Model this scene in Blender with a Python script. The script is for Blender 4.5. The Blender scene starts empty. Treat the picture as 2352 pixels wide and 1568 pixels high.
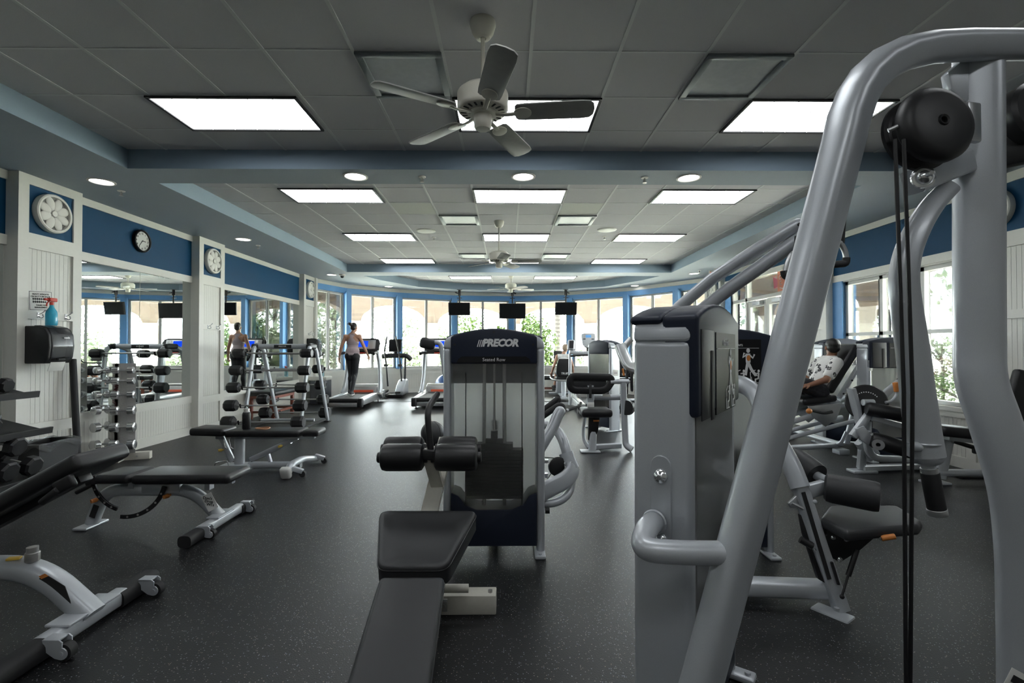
import bpy, bmesh, math, random
from mathutils import Vector, Matrix, Euler
random.seed(7)
PI = math.pi
scene = bpy.context.scene
C = scene.collection

# ---------------------------------------------------------------- camera
CAMZ, FPX = 1.40, 1115.0
PITCH, YAW = math.atan(14 / FPX), -math.atan(11 / FPX)
camd = bpy.data.cameras.new('camera')
cam = bpy.data.objects.new('camera', camd)
C.objects.link(cam)
cam.location = (0, 0, CAMZ)
cam.rotation_euler = (PI / 2 + PITCH, 0, YAW)
camd.sensor_fit = 'HORIZONTAL'
camd.sensor_width = 36.0
camd.lens = FPX * 36.0 / 2352
camd.clip_start, camd.clip_end = 0.05, 300
scene.camera = cam
RC = cam.rotation_euler.to_matrix()


def ray(u, v):
    return RC @ Vector(((u - 1176) / FPX, (784 - v) / FPX, -1.0))


def P(u, v, y):
    """point of the room seen at photo position u,v that lies y metres down the room"""
    d = ray(u, v)
    return Vector((0, 0, CAMZ)) + d * (y / d.y)


def F(u, v, z=0.0):
    d = ray(u, v)
    return Vector((0, 0, CAMZ)) + d * ((z - CAMZ) / d.z)


def PX(u, v, x):
    d = ray(u, v)
    return Vector((0, 0, CAMZ)) + d * (x / d.x)


# ---------------------------------------------------------------- mesh helpers
def rotz(a):
    return Matrix.Rotation(a, 4, 'Z')


def fillet(pts, r, n=6):
    pts = [Vector(p) for p in pts]
    out = [pts[0]]
    for a, b, c in zip(pts, pts[1:], pts[2:]):
        d1, d2 = (a - b), (c - b)
        l1, l2 = d1.length, d2.length
        k = min(r, l1 * .48, l2 * .48)
        p, q = b + d1 / l1 * k, b + d2 / l2 * k
        for i in range(n + 1):
            t = i / n
            out.append(p * (1 - t) ** 2 + b * 2 * t * (1 - t) + q * t * t)
    out.append(pts[-1])
    return out


def smooth_path(pts, n=6):
    pts = [Vector(p) for p in pts]
    P_ = [pts[0] * 2 - pts[1]] + pts + [pts[-1] * 2 - pts[-2]]
    out = []
    for i in range(1, len(P_) - 2):
        a, b, c, d = P_[i - 1:i + 3]
        for k in range(n):
            t = k / n
            out.append(.5 * ((2 * b) + (c - a) * t + (2 * a - 5 * b + 4 * c - d) * t * t + (3 * b - a - 3 * c + d) * t ** 3))
    out.append(pts[-1])
    return out


def sect(w, h, n=20, e=2.6):
    """superellipse section, w across and h along the up direction"""
    o = []
    for i in range(n):
        a = 2 * PI * i / n
        c, s = math.cos(a), math.sin(a)
        o.append((w / 2 * math.copysign(abs(c) ** (2 / e), c), h / 2 * math.copysign(abs(s) ** (2 / e), s)))
    return o


class MB:
    def __init__(s):
        s.bm = bmesh.new()

    def box(s, c, size, rot=None, bev=0.0, seg=2):
        r = bmesh.ops.create_cube(s.bm, size=1.0)
        m = Matrix.Translation(Vector(c))
        if rot is not None:
            m = m @ (rot.to_4x4() if hasattr(rot, 'to_4x4') else Euler(rot).to_matrix().to_4x4())
        m = m @ Matrix.Diagonal((*size, 1))
        bmesh.ops.transform(s.bm, matrix=m, verts=r['verts'])
        if bev:
            es = list({e for v in r['verts'] for e in v.link_edges})
            bmesh.ops.bevel(s.bm, geom=es, offset=min(bev, min(size) * .49), segments=seg, profile=.5, affect='EDGES')
        return s

    def bx(s, x0, x1, y0, y1, z0, z1, bev=0.0, seg=2):
        return s.box(((x0 + x1) / 2, (y0 + y1) / 2, (z0 + z1) / 2), (abs(x1 - x0), abs(y1 - y0), abs(z1 - z0)), None, bev, seg)

    def cyl(s, p0, p1, r0, r1=None, seg=20, bev=0.0):
        p0, p1 = Vector(p0), Vector(p1)
        r1 = r0 if r1 is None else r1
        d = p1 - p0
        q = Vector((0, 0, 1)).rotation_difference(d.normalized()).to_matrix().to_4x4()
        r = bmesh.ops.create_cone(s.bm, cap_ends=True, segments=seg, radius1=r0, radius2=r1, depth=d.length,
                                  matrix=Matrix.Translation((p0 + p1) / 2) @ q)
        if bev:
            es = [e for e in {e for v in r['verts'] for e in v.link_edges} if any(len(f.verts) > 4 for f in e.link_faces)]
            bmesh.ops.bevel(s.bm, geom=es, offset=bev, segments=3, profile=.5, affect='EDGES')
        return s

    def ball(s, c, r, seg=16, rot=None):
        r = (r, r, r) if not hasattr(r, '__len__') else r
        m = Matrix.Translation(Vector(c))
        if rot is not None:
            m = m @ rot.to_4x4()
        bmesh.ops.create_uvsphere(s.bm, u_segments=seg, v_segments=max(6, seg // 2 + 2), radius=1, matrix=m @ Matrix.Diagonal((*r, 1)))
        return s

    def sweep(s, pts, sec, up=(0, 0, 1), scales=None, cap=True):
        pts = [Vector(p) for p in pts]
        n = len(pts)
        rings = []
        up = Vector(up)
        for i, p in enumerate(pts):
            t = (pts[min(i + 1, n - 1)] - pts[max(i - 1, 0)]).normalized()
            u_ = up - t * up.dot(t)
            if u_.length < 1e-4:
                u_ = t.orthogonal()
            u_.normalize()
            up = u_
            w_ = t.cross(u_)
            k = scales[i] if scales else 1.0
            k = k if hasattr(k, '__len__') else (k, k)
            rings.append([s.bm.verts.new(p + w_ * a * k[0] + u_ * b * k[1]) for a, b in sec])
        m = len(sec)
        for a, b in zip(rings, rings[1:]):
            for j in range(m):
                s.bm.faces.new((a[j], a[(j + 1) % m], b[(j + 1) % m], b[j]))
        if cap:
            s.bm.faces.new(list(reversed(rings[0])))
            s.bm.faces.new(rings[-1])
        return s

    def tube(s, pts, r, seg=14, up=(0.03, 0.02, 1), scales=None):
        return s.sweep(pts, [(r * math.cos(2 * PI * i / seg), r * math.sin(2 * PI * i / seg)) for i in range(seg)], up, scales)

    def prism(s, pts, vec, bev=0.0, seg=2):
        vs = [s.bm.verts.new(Vector(p)) for p in pts]
        f = s.bm.faces.new(vs)
        r = bmesh.ops.extrude_face_region(s.bm, geom=[f])
        nv = [g for g in r['geom'] if isinstance(g, bmesh.types.BMVert)]
        bmesh.ops.translate(s.bm, vec=Vector(vec), verts=nv)
        if bev:
            es = list({e for v in vs + nv for e in v.link_edges})
            bmesh.ops.bevel(s.bm, geom=es, offset=bev, segments=seg, profile=.5, affect='EDGES')
        return s

    def lathe(s, prof, c=(0, 0, 0), axis=(0, 0, 1), seg=28):
        q = Vector((0, 0, 1)).rotation_difference(Vector(axis).normalized()).to_matrix()
        c = Vector(c)
        rings = []
        for r, z in prof:
            if r < 1e-6:
                rings.append([s.bm.verts.new(c + q @ Vector((0, 0, z)))])
            else:
                rings.append([s.bm.verts.new(c + q @ Vector((r * math.cos(2 * PI * i / seg), r * math.sin(2 * PI * i / seg), z))) for i in range(seg)])
        for a, b in zip(rings, rings[1:]):
            for j in range(seg):
                k = (j + 1) % seg
                if len(a) == 1 and len(b) > 1:
                    s.bm.faces.new((a[0], b[j], b[k]))
                elif len(b) == 1 and len(a) > 1:
                    s.bm.faces.new((a[j], a[k], b[0]))
                elif len(a) > 1:
                    s.bm.faces.new((a[j], a[k], b[k], b[j]))
        return s

    def quad(s, *pts):
        s.bm.faces.new([s.bm.verts.new(Vector(p)) for p in pts])
        return s


ROOTM = {}


def rootm(o):
    while o is not None:
        if o.name in ROOTM:
            return ROOTM[o.name]
        o = o.parent
    return Matrix.Identity(4)


def obj(name, mb, mat, parent=None, world=False, smooth=40):
    bm = mb.bm
    if world and parent is not None:
        bmesh.ops.transform(bm, matrix=rootm(parent).inverted(), verts=bm.verts)
    bmesh.ops.recalc_face_normals(bm, faces=bm.faces)
    me = bpy.data.meshes.new(name)
    bm.to_mesh(me)
    bm.free()
    if mat:
        me.materials.append(mat)
    if smooth:
        me.shade_smooth()
        me.set_sharp_from_angle(angle=math.radians(smooth))
    o = bpy.data.objects.new(name, me)
    C.objects.link(o)
    if parent:
        o.parent = parent
    return o


def tag(o, label, cat, group=None):
    o['label'] = label
    o['category'] = cat
    if group:
        o['group'] = group
    return o


def thing(name, label, cat, loc=(0, 0, 0), rz=0.0, group=None):
    o = bpy.data.objects.new(name, None)
    C.objects.link(o)
    o.empty_display_size = .1
    o.location = loc
    o.rotation_euler = (0, 0, rz)
    ROOTM[o.name] = Matrix.Translation(Vector(loc)) @ rotz(rz)
    return tag(o, label, cat, group)


def struct(name, mb, mat, parent=None, **k):
    o = obj(name, mb, mat, parent, **k)
    if parent is None:
        o['kind'] = 'structure'
    return o


def dup(root, loc, rz=0.0, label=None, group=None, rot=None):
    def cp(o, par):
        c = o.copy()
        C.objects.link(c)
        c.parent = par
        for ch in list(o.children):
            cp(ch, c)
        return c
    r = cp(root, None)
    r.location = loc
    r.rotation_euler = rot if rot is not None else (0, 0, rz)
    ROOTM[r.name] = Matrix.Translation(Vector(loc)) @ r.rotation_euler.to_matrix().to_4x4()
    if label:
        r['label'] = label
    if group:
        r['group'] = group
    return r


def text(name, body, size, mat, parent, m, align='CENTER', shear=0.0, ext=0.0008, spacing=1.0, world=False, bold=0.0):
    cu = bpy.data.curves.new(name, 'FONT')
    cu.body = body
    cu.size = size
    cu.align_x = align
    cu.align_y = 'CENTER'
    cu.shear = shear
    cu.extrude = ext
    cu.offset = bold
    cu.space_character = spacing
    cu.resolution_u = 2
    tmp = bpy.data.objects.new(name + '_tmp', cu)
    C.objects.link(tmp)
    bpy.context.view_layer.update()
    me = bpy.data.meshes.new_from_object(tmp.evaluated_get(bpy.context.evaluated_depsgraph_get()))
    bpy.data.objects.remove(tmp)
    bpy.data.curves.remove(cu)
    if world and parent is not None:
        m = rootm(parent).inverted() @ m
    me.transform(m)
    me.materials.clear()
    me.materials.append(mat)
    me.name = name
    o = bpy.data.objects.new(name, me)
    C.objects.link(o)
    if parent:
        o.parent = parent
    return o


def facing(c, right, up):
    """matrix that lays text at c with the given reading direction and up"""
    r = Vector(right).normalized()
    u_ = Vector(up)
    u_ = (u_ - r * u_.dot(r)).normalized()
    n = r.cross(u_)
    m = Matrix((r, u_, n)).transposed().to_4x4()
    return Matrix.Translation(Vector(c)) @ m


# ---------------------------------------------------------------- materials
def srgb(r, g, b):
    def f(c):
        c /= 255
        return c / 12.92 if c < .04045 else ((c + .055) / 1.055) ** 2.4
    return (f(r), f(g), f(b), 1)


def mat(name, col, rough=.5, metal=0.0, spec=.5, noise=0.0, nscale=40, bump=0.0, bscale=200, emit=None, estr=0.0, coat=0.0, trans=0.0):
    m = bpy.data.materials.new(name)
    m.use_nodes = True
    nt = m.node_tree
    b = nt.nodes['Principled BSDF']
    col = col if len(col) == 4 else (*col, 1)
    b.inputs['Base Color'].default_value = col
    b.inputs['Roughness'].default_value = rough
    b.inputs['Metallic'].default_value = metal
    b.inputs['Specular IOR Level'].default_value = spec
    b.inputs['Coat Weight'].default_value = coat
    if trans:
        b.inputs['Transmission Weight'].default_value = trans
    tc = nt.nodes.new('ShaderNodeTexCoord')
    if noise:
        n = nt.nodes.new('ShaderNodeTexNoise')
        n.inputs['Scale'].default_value = nscale
        n.inputs['Detail'].default_value = 4
        nt.links.new(tc.outputs['Object'], n.inputs['Vector'])
        mx = nt.nodes.new('ShaderNodeMix')
        mx.data_type = 'RGBA'
        mx.inputs[6].default_value = tuple(c * (1 - noise) for c in col[:3]) + (1,)
        mx.inputs[7].default_value = tuple(min(1, c * (1 + noise)) for c in col[:3]) + (1,)
        nt.links.new(n.outputs['Fac'], mx.inputs[0])
        nt.links.new(mx.outputs[2], b.inputs['Base Color'])
    if bump:
        n2 = nt.nodes.new('ShaderNodeTexNoise')
        n2.inputs['Scale'].default_value = bscale
        nt.links.new(tc.outputs['Object'], n2.inputs['Vector'])
        bp = nt.nodes.new('ShaderNodeBump')
        bp.inputs['Strength'].default_value = bump
        bp.inputs['Distance'].default_value = .004
        nt.links.new(n2.outputs['Fac'], bp.inputs['Height'])
        nt.links.new(bp.outputs['Normal'], b.inputs['Normal'])
    if emit:
        b.inputs['Emission Color'].default_value = (*emit[:3], 1)
        b.inputs['Emission Strength'].default_value = estr
    return m


def rubber_floor():
    m = mat('rubber_floor', (.018, .019, .022), .42, spec=.42)
    nt = m.node_tree
    b = nt.nodes['Principled BSDF']
    tc = nt.nodes.new('ShaderNodeTexCoord')
    vo = nt.nodes.new('ShaderNodeTexVoronoi')
    vo.inputs['Scale'].default_value = 130
    nt.links.new(tc.outputs['Object'], vo.inputs['Vector'])
    # a share of the rubber grains is light blue-grey or tan
    sep = nt.nodes.new('ShaderNodeSeparateColor')
    nt.links.new(vo.outputs['Color'], sep.inputs[0])
    th = nt.nodes.new('ShaderNodeMath')
    th.operation = 'GREATER_THAN'
    th.inputs[1].default_value = .84
    nt.links.new(sep.outputs[0], th.inputs[0])
    ds = nt.nodes.new('ShaderNodeMath')
    ds.operation = 'LESS_THAN'
    ds.inputs[1].default_value = .33
    nt.links.new(vo.outputs['Distance'], ds.inputs[0])
    mu = nt.nodes.new('ShaderNodeMath')
    mu.operation = 'MULTIPLY'
    nt.links.new(th.outputs[0], mu.inputs[0])
    nt.links.new(ds.outputs[0], mu.inputs[1])
    cr = nt.nodes.new('ShaderNodeMix')
    cr.data_type = 'RGBA'
    cr.inputs[6].default_value = (.20, .235, .29, 1)
    cr.inputs[7].default_value = (.26, .21, .16, 1)
    nt.links.new(sep.outputs[1], cr.inputs[0])
    mx = nt.nodes.new('ShaderNodeMix')
    mx.data_type = 'RGBA'
    mx.inputs[6].default_value = (.0065, .007, .008, 1)
    nt.links.new(mu.outputs[0], mx.inputs[0])
    nt.links.new(cr.outputs[2], mx.inputs[7])
    # seams between the rolled mats
    sx = nt.nodes.new('ShaderNodeSeparateXYZ')
    nt.links.new(tc.outputs['Object'], sx.inputs[0])
    nz = nt.nodes.new('ShaderNodeTexNoise')
    nz.inputs['Scale'].default_value = 14
    nt.links.new(tc.outputs['Object'], nz.inputs['Vector'])
    ad = nt.nodes.new('ShaderNodeMath')
    ad.operation = 'MULTIPLY_ADD'
    ad.inputs[1].default_value = .012
    nt.links.new(nz.outputs['Fac'], ad.inputs[0])
    nt.links.new(sx.outputs[1], ad.inputs[2])
    mo = nt.nodes.new('ShaderNodeMath')
    mo.operation = 'PINGPONG'
    mo.inputs[1].default_value = .62
    nt.links.new(ad.outputs[0], mo.inputs[0])
    se = nt.nodes.new('ShaderNodeMath')
    se.operation = 'LESS_THAN'
    se.inputs[1].default_value = .0028
    nt.links.new(mo.outputs[0], se.inputs[0])
    m2 = nt.nodes.new('ShaderNodeMix')
    m2.data_type = 'RGBA'
    m2.inputs[7].default_value = (.004, .004, .004, 1)
    nt.links.new(se.outputs[0], m2.inputs[0])
    nt.links.new(mx.outputs[2], m2.inputs[6])
    nt.links.new(m2.outputs[2], b.inputs['Base Color'])
    no = nt.nodes.new('ShaderNodeTexNoise')
    no.inputs['Scale'].default_value = 160
    no.inputs['Detail'].default_value = 2
    nt.links.new(tc.outputs['Object'], no.inputs['Vector'])
    bp = nt.nodes.new('ShaderNodeBump')
    bp.inputs['Strength'].default_value = .35
    bp.inputs['Distance'].default_value = .003
    nt.links.new(no.outputs['Fac'], bp.inputs['Height'])
    nt.links.new(bp.outputs['Normal'], b.inputs['Normal'])
    return m


def ceiling_tile():
    m = mat('ceiling_tile', (.56, .555, .57), .9, spec=.2, noise=.12, nscale=260, bump=.25, bscale=260)
    return m


def beadboard(axis):
    """white painted tongue-and-groove board, grooves every 5 cm along the axis"""
    m = mat('beadboard_' + 'xy'[axis], (.68, .67, .62), .45)
    nt = m.node_tree
    b = nt.nodes['Principled BSDF']
    tc = nt.nodes.new('ShaderNodeTexCoord')
    sx = nt.nodes.new('ShaderNodeSeparateXYZ')
    nt.links.new(tc.outputs['Object'], sx.inputs[0])
    mo = nt.nodes.new('ShaderNodeMath')
    mo.operation = 'PINGPONG'
    mo.inputs[1].default_value = .026
    nt.links.new(sx.outputs[axis], mo.inputs[0])
    mr = nt.nodes.new('ShaderNodeMapRange')
    mr.inputs['From Max'].default_value = .003
    nt.links.new(mo.outputs[0], mr.inputs['Value'])
    mx = nt.nodes.new('ShaderNodeMix')
    mx.data_type = 'RGBA'
    mx.inputs[6].default_value = (.55, .54, .50, 1)
    mx.inputs[7].default_value = (.68, .67, .62, 1)
    nt.links.new(mr.outputs[0], mx.inputs[0])
    nt.links.new(mx.outputs[2], b.inputs['Base Color'])
    bp = nt.nodes.new('ShaderNodeBump')
    bp.inputs['Strength'].default_value = .8
    bp.inputs['Distance'].default_value = .006
    nt.links.new(mr.outputs[0], bp.inputs['Height'])
    nt.links.new(bp.outputs['Normal'], b.inputs['Normal'])
    return m


def glass_like(name, tint, gloss=.08, rough=0.02, translucent=0.0, tcol=(.8, .8, .8)):
    m = bpy.data.materials.new(name)
    m.use_nodes = True
    nt = m.node_tree
    nt.nodes.clear()
    out = nt.nodes.new('ShaderNodeOutputMaterial')
    tr = nt.nodes.new('ShaderNodeBsdfTransparent')
    tr.inputs[0].default_value = (*tint, 1)
    gl = nt.nodes.new('ShaderNodeBsdfGlossy')
    gl.inputs['Roughness'].default_value = rough
    last = tr
    if translucent:
        tl = nt.nodes.new('ShaderNodeBsdfTranslucent')
        tl.inputs[0].default_value = (*tcol, 1)
        df = nt.nodes.new('ShaderNodeBsdfDiffuse')
        df.inputs[0].default_value = (*tcol, 1)
        m1 = nt.nodes.new('ShaderNodeMixShader')
        m1.inputs[0].default_value = .4
        nt.links.new(tl.outputs[0], m1.inputs[1])
        nt.links.new(df.outputs[0], m1.inputs[2])
        m2 = nt.nodes.new('ShaderNodeMixShader')
        m2.inputs[0].default_value = translucent
        nt.links.new(tr.outputs[0], m2.inputs[1])
        nt.links.new(m1.outputs[0], m2.inputs[2])
        last = m2
    fr = nt.nodes.new('ShaderNodeFresnel')
    fr.inputs[0].default_value = 1.45
    mu = nt.nodes.new('ShaderNodeMath')
    mu.operation = 'MULTIPLY_ADD'
    mu.inputs[1].default_value = .9
    mu.inputs[2].default_value = gloss - .04
    mu.use_clamp = True
    nt.links.new(fr.outputs[0], mu.inputs[0])
    mx = nt.nodes.new('ShaderNodeMixShader')
    nt.links.new(mu.outputs[0], mx.inputs[0])
    nt.links.new(last.outputs[0], mx.inputs[1])
    nt.links.new(gl.outputs[0], mx.inputs[2])
    nt.links.new(mx.outputs[0], out.inputs[0])
    return m


def frosted(name, tint, rough, share):
    """clear sheet with a matt back: blurs what stands behind it"""
    m = bpy.data.materials.new(name)
    m.use_nodes = True
    nt = m.node_tree
    nt.nodes.clear()
    out = nt.nodes.new('ShaderNodeOutputMaterial')
    rf = nt.nodes.new('ShaderNodeBsdfRefraction')
    rf.inputs['Color'].default_value = (*tint, 1)
    rf.inputs['Roughness'].default_value = rough
    rf.inputs['IOR'].default_value = 1.12
    tl = nt.nodes.new('ShaderNodeBsdfTranslucent')
    tl.inputs[0].default_value = (*tint, 1)
    m1 = nt.nodes.new('ShaderNodeMixShader')
    m1.inputs[0].default_value = share
    nt.links.new(rf.outputs[0], m1.inputs[1])
    nt.links.new(tl.outputs[0], m1.inputs[2])
    gl = nt.nodes.new('ShaderNodeBsdfGlossy')
    gl.inputs['Roughness'].default_value = .12
    m2 = nt.nodes.new('ShaderNodeMixShader')
    fr = nt.nodes.new('ShaderNodeFresnel')
    fr.inputs[0].default_value = 1.5
    mu = nt.nodes.new('ShaderNodeMath')
    mu.operation = 'MULTIPLY_ADD'
    mu.inputs[1].default_value = 1.0
    mu.inputs[2].default_value = .03
    mu.use_clamp = True
    nt.links.new(fr.outputs[0], mu.inputs[0])
    nt.links.new(mu.outputs[0], m2.inputs[0])
    nt.links.new(m1.outputs[0], m2.inputs[1])
    nt.links.new(gl.outputs[0], m2.inputs[2])
    nt.links.new(m2.outputs[0], out.inputs[0])
    return m


def emission(name, col, strength):
    m = bpy.data.materials.new(name)
    m.use_nodes = True
    nt = m.node_tree
    nt.nodes.clear()
    out = nt.nodes.new('ShaderNodeOutputMaterial')
    e = nt.nodes.new('ShaderNodeEmission')
    e.inputs[0].default_value = (*col, 1)
    e.inputs[1].default_value = strength
    nt.links.new(e.outputs[0], out.inputs[0])
    return m


def dotted_shirt():
    m = mat('printed_cotton', (.75, .74, .72), .85)
    nt = m.node_tree
    b = nt.nodes['Principled BSDF']
    tc = nt.nodes.new('ShaderNodeTexCoord')
    vo = nt.nodes.new('ShaderNodeTexVoronoi')
    vo.inputs['Scale'].default_value = 13
    nt.links.new(tc.outputs['Object'], vo.inputs['Vector'])
    mr = nt.nodes.new('ShaderNodeMath')
    mr.operation = 'LESS_THAN'
    mr.inputs[1].default_value = .40
    nt.links.new(vo.outputs['Distance'], mr.inputs[0])
    no = nt.nodes.new('ShaderNodeTexNoise')
    no.inputs['Scale'].default_value = 55
    nt.links.new(tc.outputs['Object'], no.inputs['Vector'])
    g = nt.nodes.new('ShaderNodeMath')
    g.operation = 'GREATER_THAN'
    g.inputs[1].default_value = .44
    nt.links.new(no.outputs['Fac'], g.inputs[0])
    mu = nt.nodes.new('ShaderNodeMath')
    mu.operation = 'MULTIPLY'
    nt.links.new(mr.outputs[0], mu.inputs[0])
    nt.links.new(g.outputs[0], mu.inputs[1])
    mx = nt.nodes.new('ShaderNodeMix')
    mx.data_type = 'RGBA'
    mx.inputs[6].default_value = (.75, .74, .72, 1)
    mx.inputs[7].default_value = (.02, .02, .025, 1)
    nt.links.new(mu.outputs[0], mx.inputs[0])
    nt.links.new(mx.outputs[2], b.inputs['Base Color'])
    return m


def leaf_mat(name, a, b_):
    m = mat(name, a, .6, spec=.3)
    nt = m.node_tree
    b = nt.nodes['Principled BSDF']
    ge = nt.nodes.new('ShaderNodeNewGeometry')
    mx = nt.nodes.new('ShaderNodeMix')
    mx.data_type = 'RGBA'
    mx.inputs[6].default_value = (*a, 1)
    mx.inputs[7].default_value = (*b_, 1)
    nt.links.new(ge.outputs['Random Per Island'], mx.inputs[0])
    nt.links.new(mx.outputs[2], b.inputs['Base Color'])
    return m


M = dict(
    floor=rubber_floor(),
    tile=ceiling_tile(),
    grid=mat('ceiling_grid', (.62, .63, .62), .5),
    soffit=mat('soffit_paint', (.31, .355, .40), .7, noise=.05, nscale=90),
    fascia=mat('fascia_paint', (.205, .275, .34), .6, noise=.05, nscale=90),
    white=mat('white_paint', (.70, .69, .64), .45, noise=.03, nscale=30),
    beadx=beadboard(0), beady=beadboard(1),
    blue=mat('blue_paint', (.0, .046, .115), .6, spec=.2, noise=.08, nscale=120),
    blue_daylit=mat('daylit_blue_paint', (.12, .30, .58), .5, noise=.06, nscale=60),  # blue lightened in the colour to stand for daylight by the windows
    frame=mat('window_frame', (.50, .50, .47), .4),
    gasket=mat('black_gasket', (.02, .02, .02), .5),
    glass=glass_like('window_glass', (.97, .99, .98), .05),
    mirror=mat('mirror', (.80, .84, .83), .01, 1.0),
    lens=emission('light_lens', (.95, .98, 1.0), 7.5),
    lamp=emission('lamp_glow', (1.0, .98, .95), 9.0),
    silver=mat('silver_powder_coat', (.48, .505, .535), .36, .30, noise=.10, nscale=500, coat=.15),
    alu=mat('brushed_aluminium', (.52, .53, .54), .32, .85, noise=.06, nscale=200),
    chrome=mat('chrome', (.78, .79, .80), .2, .85),
    steel=mat('dull_steel', (.46, .45, .44), .34, .7, noise=.15, nscale=60),
    navy=mat('navy_plastic', (.015, .020, .036), .45, spec=.28, noise=.08, nscale=300),
    vinyl=mat('black_vinyl', (.009, .009, .010), .40, bump=.12, bscale=350),
    vinylg=mat('charcoal_vinyl', (.026, .027, .029), .5, bump=.12, bscale=350),
    black=mat('black_plastic', (.011, .011, .012), .45),
    iron=mat('black_iron', (.012, .012, .013), .42, bump=.1, bscale=250),
    rubber=mat('black_rubber', (.014, .014, .015), .7),
    cream=mat('cream_paint', (.62, .60, .53), .45, noise=.06, nscale=50),
    shroud=frosted('frosted_shroud', (.97, .98, .97), .15, .14),
    shroudf=frosted('matt_front_shroud', (.95, .96, .96), .25, .6),
    placard=mat('placard_black', (.006, .006, .007), .5, spec=.25),
    print=mat('white_print', (.75, .75, .75), .5),
    red=mat('red_print', (.55, .05, .03), .5),
    orange=mat('orange_plastic', (.62, .22, .05), .45),
    yellow=mat('yellow_plastic', (.68, .45, .08), .45),
    darkred=mat('dark_red_ink', (.12, .012, .012), .5),
    paper=mat('white_paper', (.75, .75, .72), .8, noise=.03, nscale=20),
    ink=mat('black_ink', (.015, .015, .015), .7),
    wood=mat('red_brown_wood', (.20, .055, .03), .45, noise=.3, nscale=12),
    fanw=mat('cream_enamel', (.60, .58, .50), .35),
    fant=mat('fan_blade_grey', (.33, .33, .31), .5, noise=.1, nscale=30),
    bluescreen=emission('blue_screen', (.012, .08, .95), 1.1),
    palescreen=emission('pale_blue_screen', (.2, .5, .95), .8),
    redled=emission('red_led', (1, .06, .03), 1.2),
    greenled=emission('green_led', (.05, 1, .2), 1.0),
    tv=mat('dark_screen', (.005, .005, .006), .35, spec=.15),
    bag=glass_like('clear_bin_liner', (.90, .92, .93), .10, .2, .10, (.7, .72, .75)),
    bluefluid=mat('blue_cleaner', (.05, .55, .80), .15, trans=.35),
    skin=mat('skin', (.44, .24, .16), .55, noise=.06, nscale=20),
    skin2=mat('tanned_skin', (.26, .12, .07), .55, noise=.06, nscale=20),
    hair=mat('dark_brown_hair', (.020, .013, .010), .5, bump=.5, bscale=120),
    hairb=mat('black_hair', (.008, .007, .007), .5, bump=.5, bscale=120),
    hairg=mat('sandy_grey_hair', (.30, .22, .15), .6, bump=.5, bscale=120),
    mauve=mat('mauve_jersey', (.42, .34, .36), .85, noise=.25, nscale=9),
    leggings=mat('black_leggings', (.010, .011, .015), .6),
    shoe=mat('shoe_cloth', (.05, .05, .055), .7),
    shirt=dotted_shirt(),
    whitecloth=mat('white_cotton', (.72, .72, .71), .9),
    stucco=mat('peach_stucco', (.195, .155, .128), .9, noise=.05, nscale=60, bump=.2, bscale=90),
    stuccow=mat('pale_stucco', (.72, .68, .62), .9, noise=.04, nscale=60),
    paving=mat('pale_paving', (.55, .54, .53), .8, noise=.08, nscale=8),
    grass=mat('lawn', (.42, .43, .37), .9, noise=.35, nscale=14),
    leaf=leaf_mat('green_leaves', (.020, .048, .004), (.060, .100, .015)),
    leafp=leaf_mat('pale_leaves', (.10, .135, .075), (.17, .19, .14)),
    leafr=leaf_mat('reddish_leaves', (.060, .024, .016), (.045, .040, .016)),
    bark=mat('bark', (.03, .025, .02), .9, noise=.3, nscale=14),
    blueball=mat('blue_ball', (.03, .07, .18), .4),
    cardboard=mat('brown_plastic', (.30, .12, .07), .6),
)
# ================================================================ setting
ZS, ZT, ZR = 3.205, 3.40, 3.62       # soffit, tile ceiling, roof underside
XL, XR = -5.12, 5.30                 # wall planes
YB = -3.6                            # wall behind the camera
TL, TR = -3.83, 3.95                 # ceiling trays left / right edges
PV = [(-5.05, 12.64), (-4.60, 13.94), (-3.36, 15.04), (-1.74, 15.84), (.14, 16.08), (2.04, 15.68), (3.62, 14.62), (4.67, 13.25), (5.22, 12.45)]
TV = [(-3.62, 12.2), (-3.42, 12.95), (-2.65, 14.45), (-1.45, 15.12), (.12, 15.38), (1.7, 15.08), (2.9, 14.35), (3.62, 12.95), (3.85, 12.2)]

m = MB()
m.bx(-5.5, 5.7, YB - .2, 12.7, -.12, 0)
m.prism([(x, y, -.12) for x, y in ([(-5.2, 12.7)] + PV + [(5.4, 12.7)])], (0, 0, .12))
struct('floor', m, M['floor'], smooth=0)

# ---- ceiling: tile fields, dropped soffit, fascias, grid
m = MB()
m.quad((TL, YB, ZT), (TR, YB, ZT), (TR, 4.91, ZT), (TL, 4.91, ZT))
m.quad((TL, 5.35, ZT), (TR, 5.35, ZT), (TR, 11.63, ZT), (TL, 11.63, ZT))
m.bm.faces.new([m.bm.verts.new((x, y, ZT)) for x, y in TV])
ceil = struct('ceiling', m, M['tile'], smooth=0)
m = MB()
for x0, x1, y0, y1 in ((XL - .2, TL, YB, 12.2), (TR, XR + .2, YB, 12.2), (TL, TR, 4.91, 5.35), (TL, TR, 11.63, 12.2)):
    m.quad((x0, y0, ZS), (x1, y0, ZS), (x1, y1, ZS), (x0, y1, ZS))
n = len(PV)
out = [(x * 1.02, y + .1) for x, y in PV]
for i in range(n - 1):
    m.quad((*out[i], ZS), (*out[i + 1], ZS), (*TV[i + 1], ZS), (*TV[i], ZS))
m.quad((XL - .2, 12.2, ZS), (*out[0], ZS), (*TV[0], ZS))
m.quad((XR + .2, 12.2, ZS), (*out[-1], ZS), (*TV[-1], ZS))
struct('ceiling_soffit', m, M['soffit'], smooth=0)
m = MB()
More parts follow.
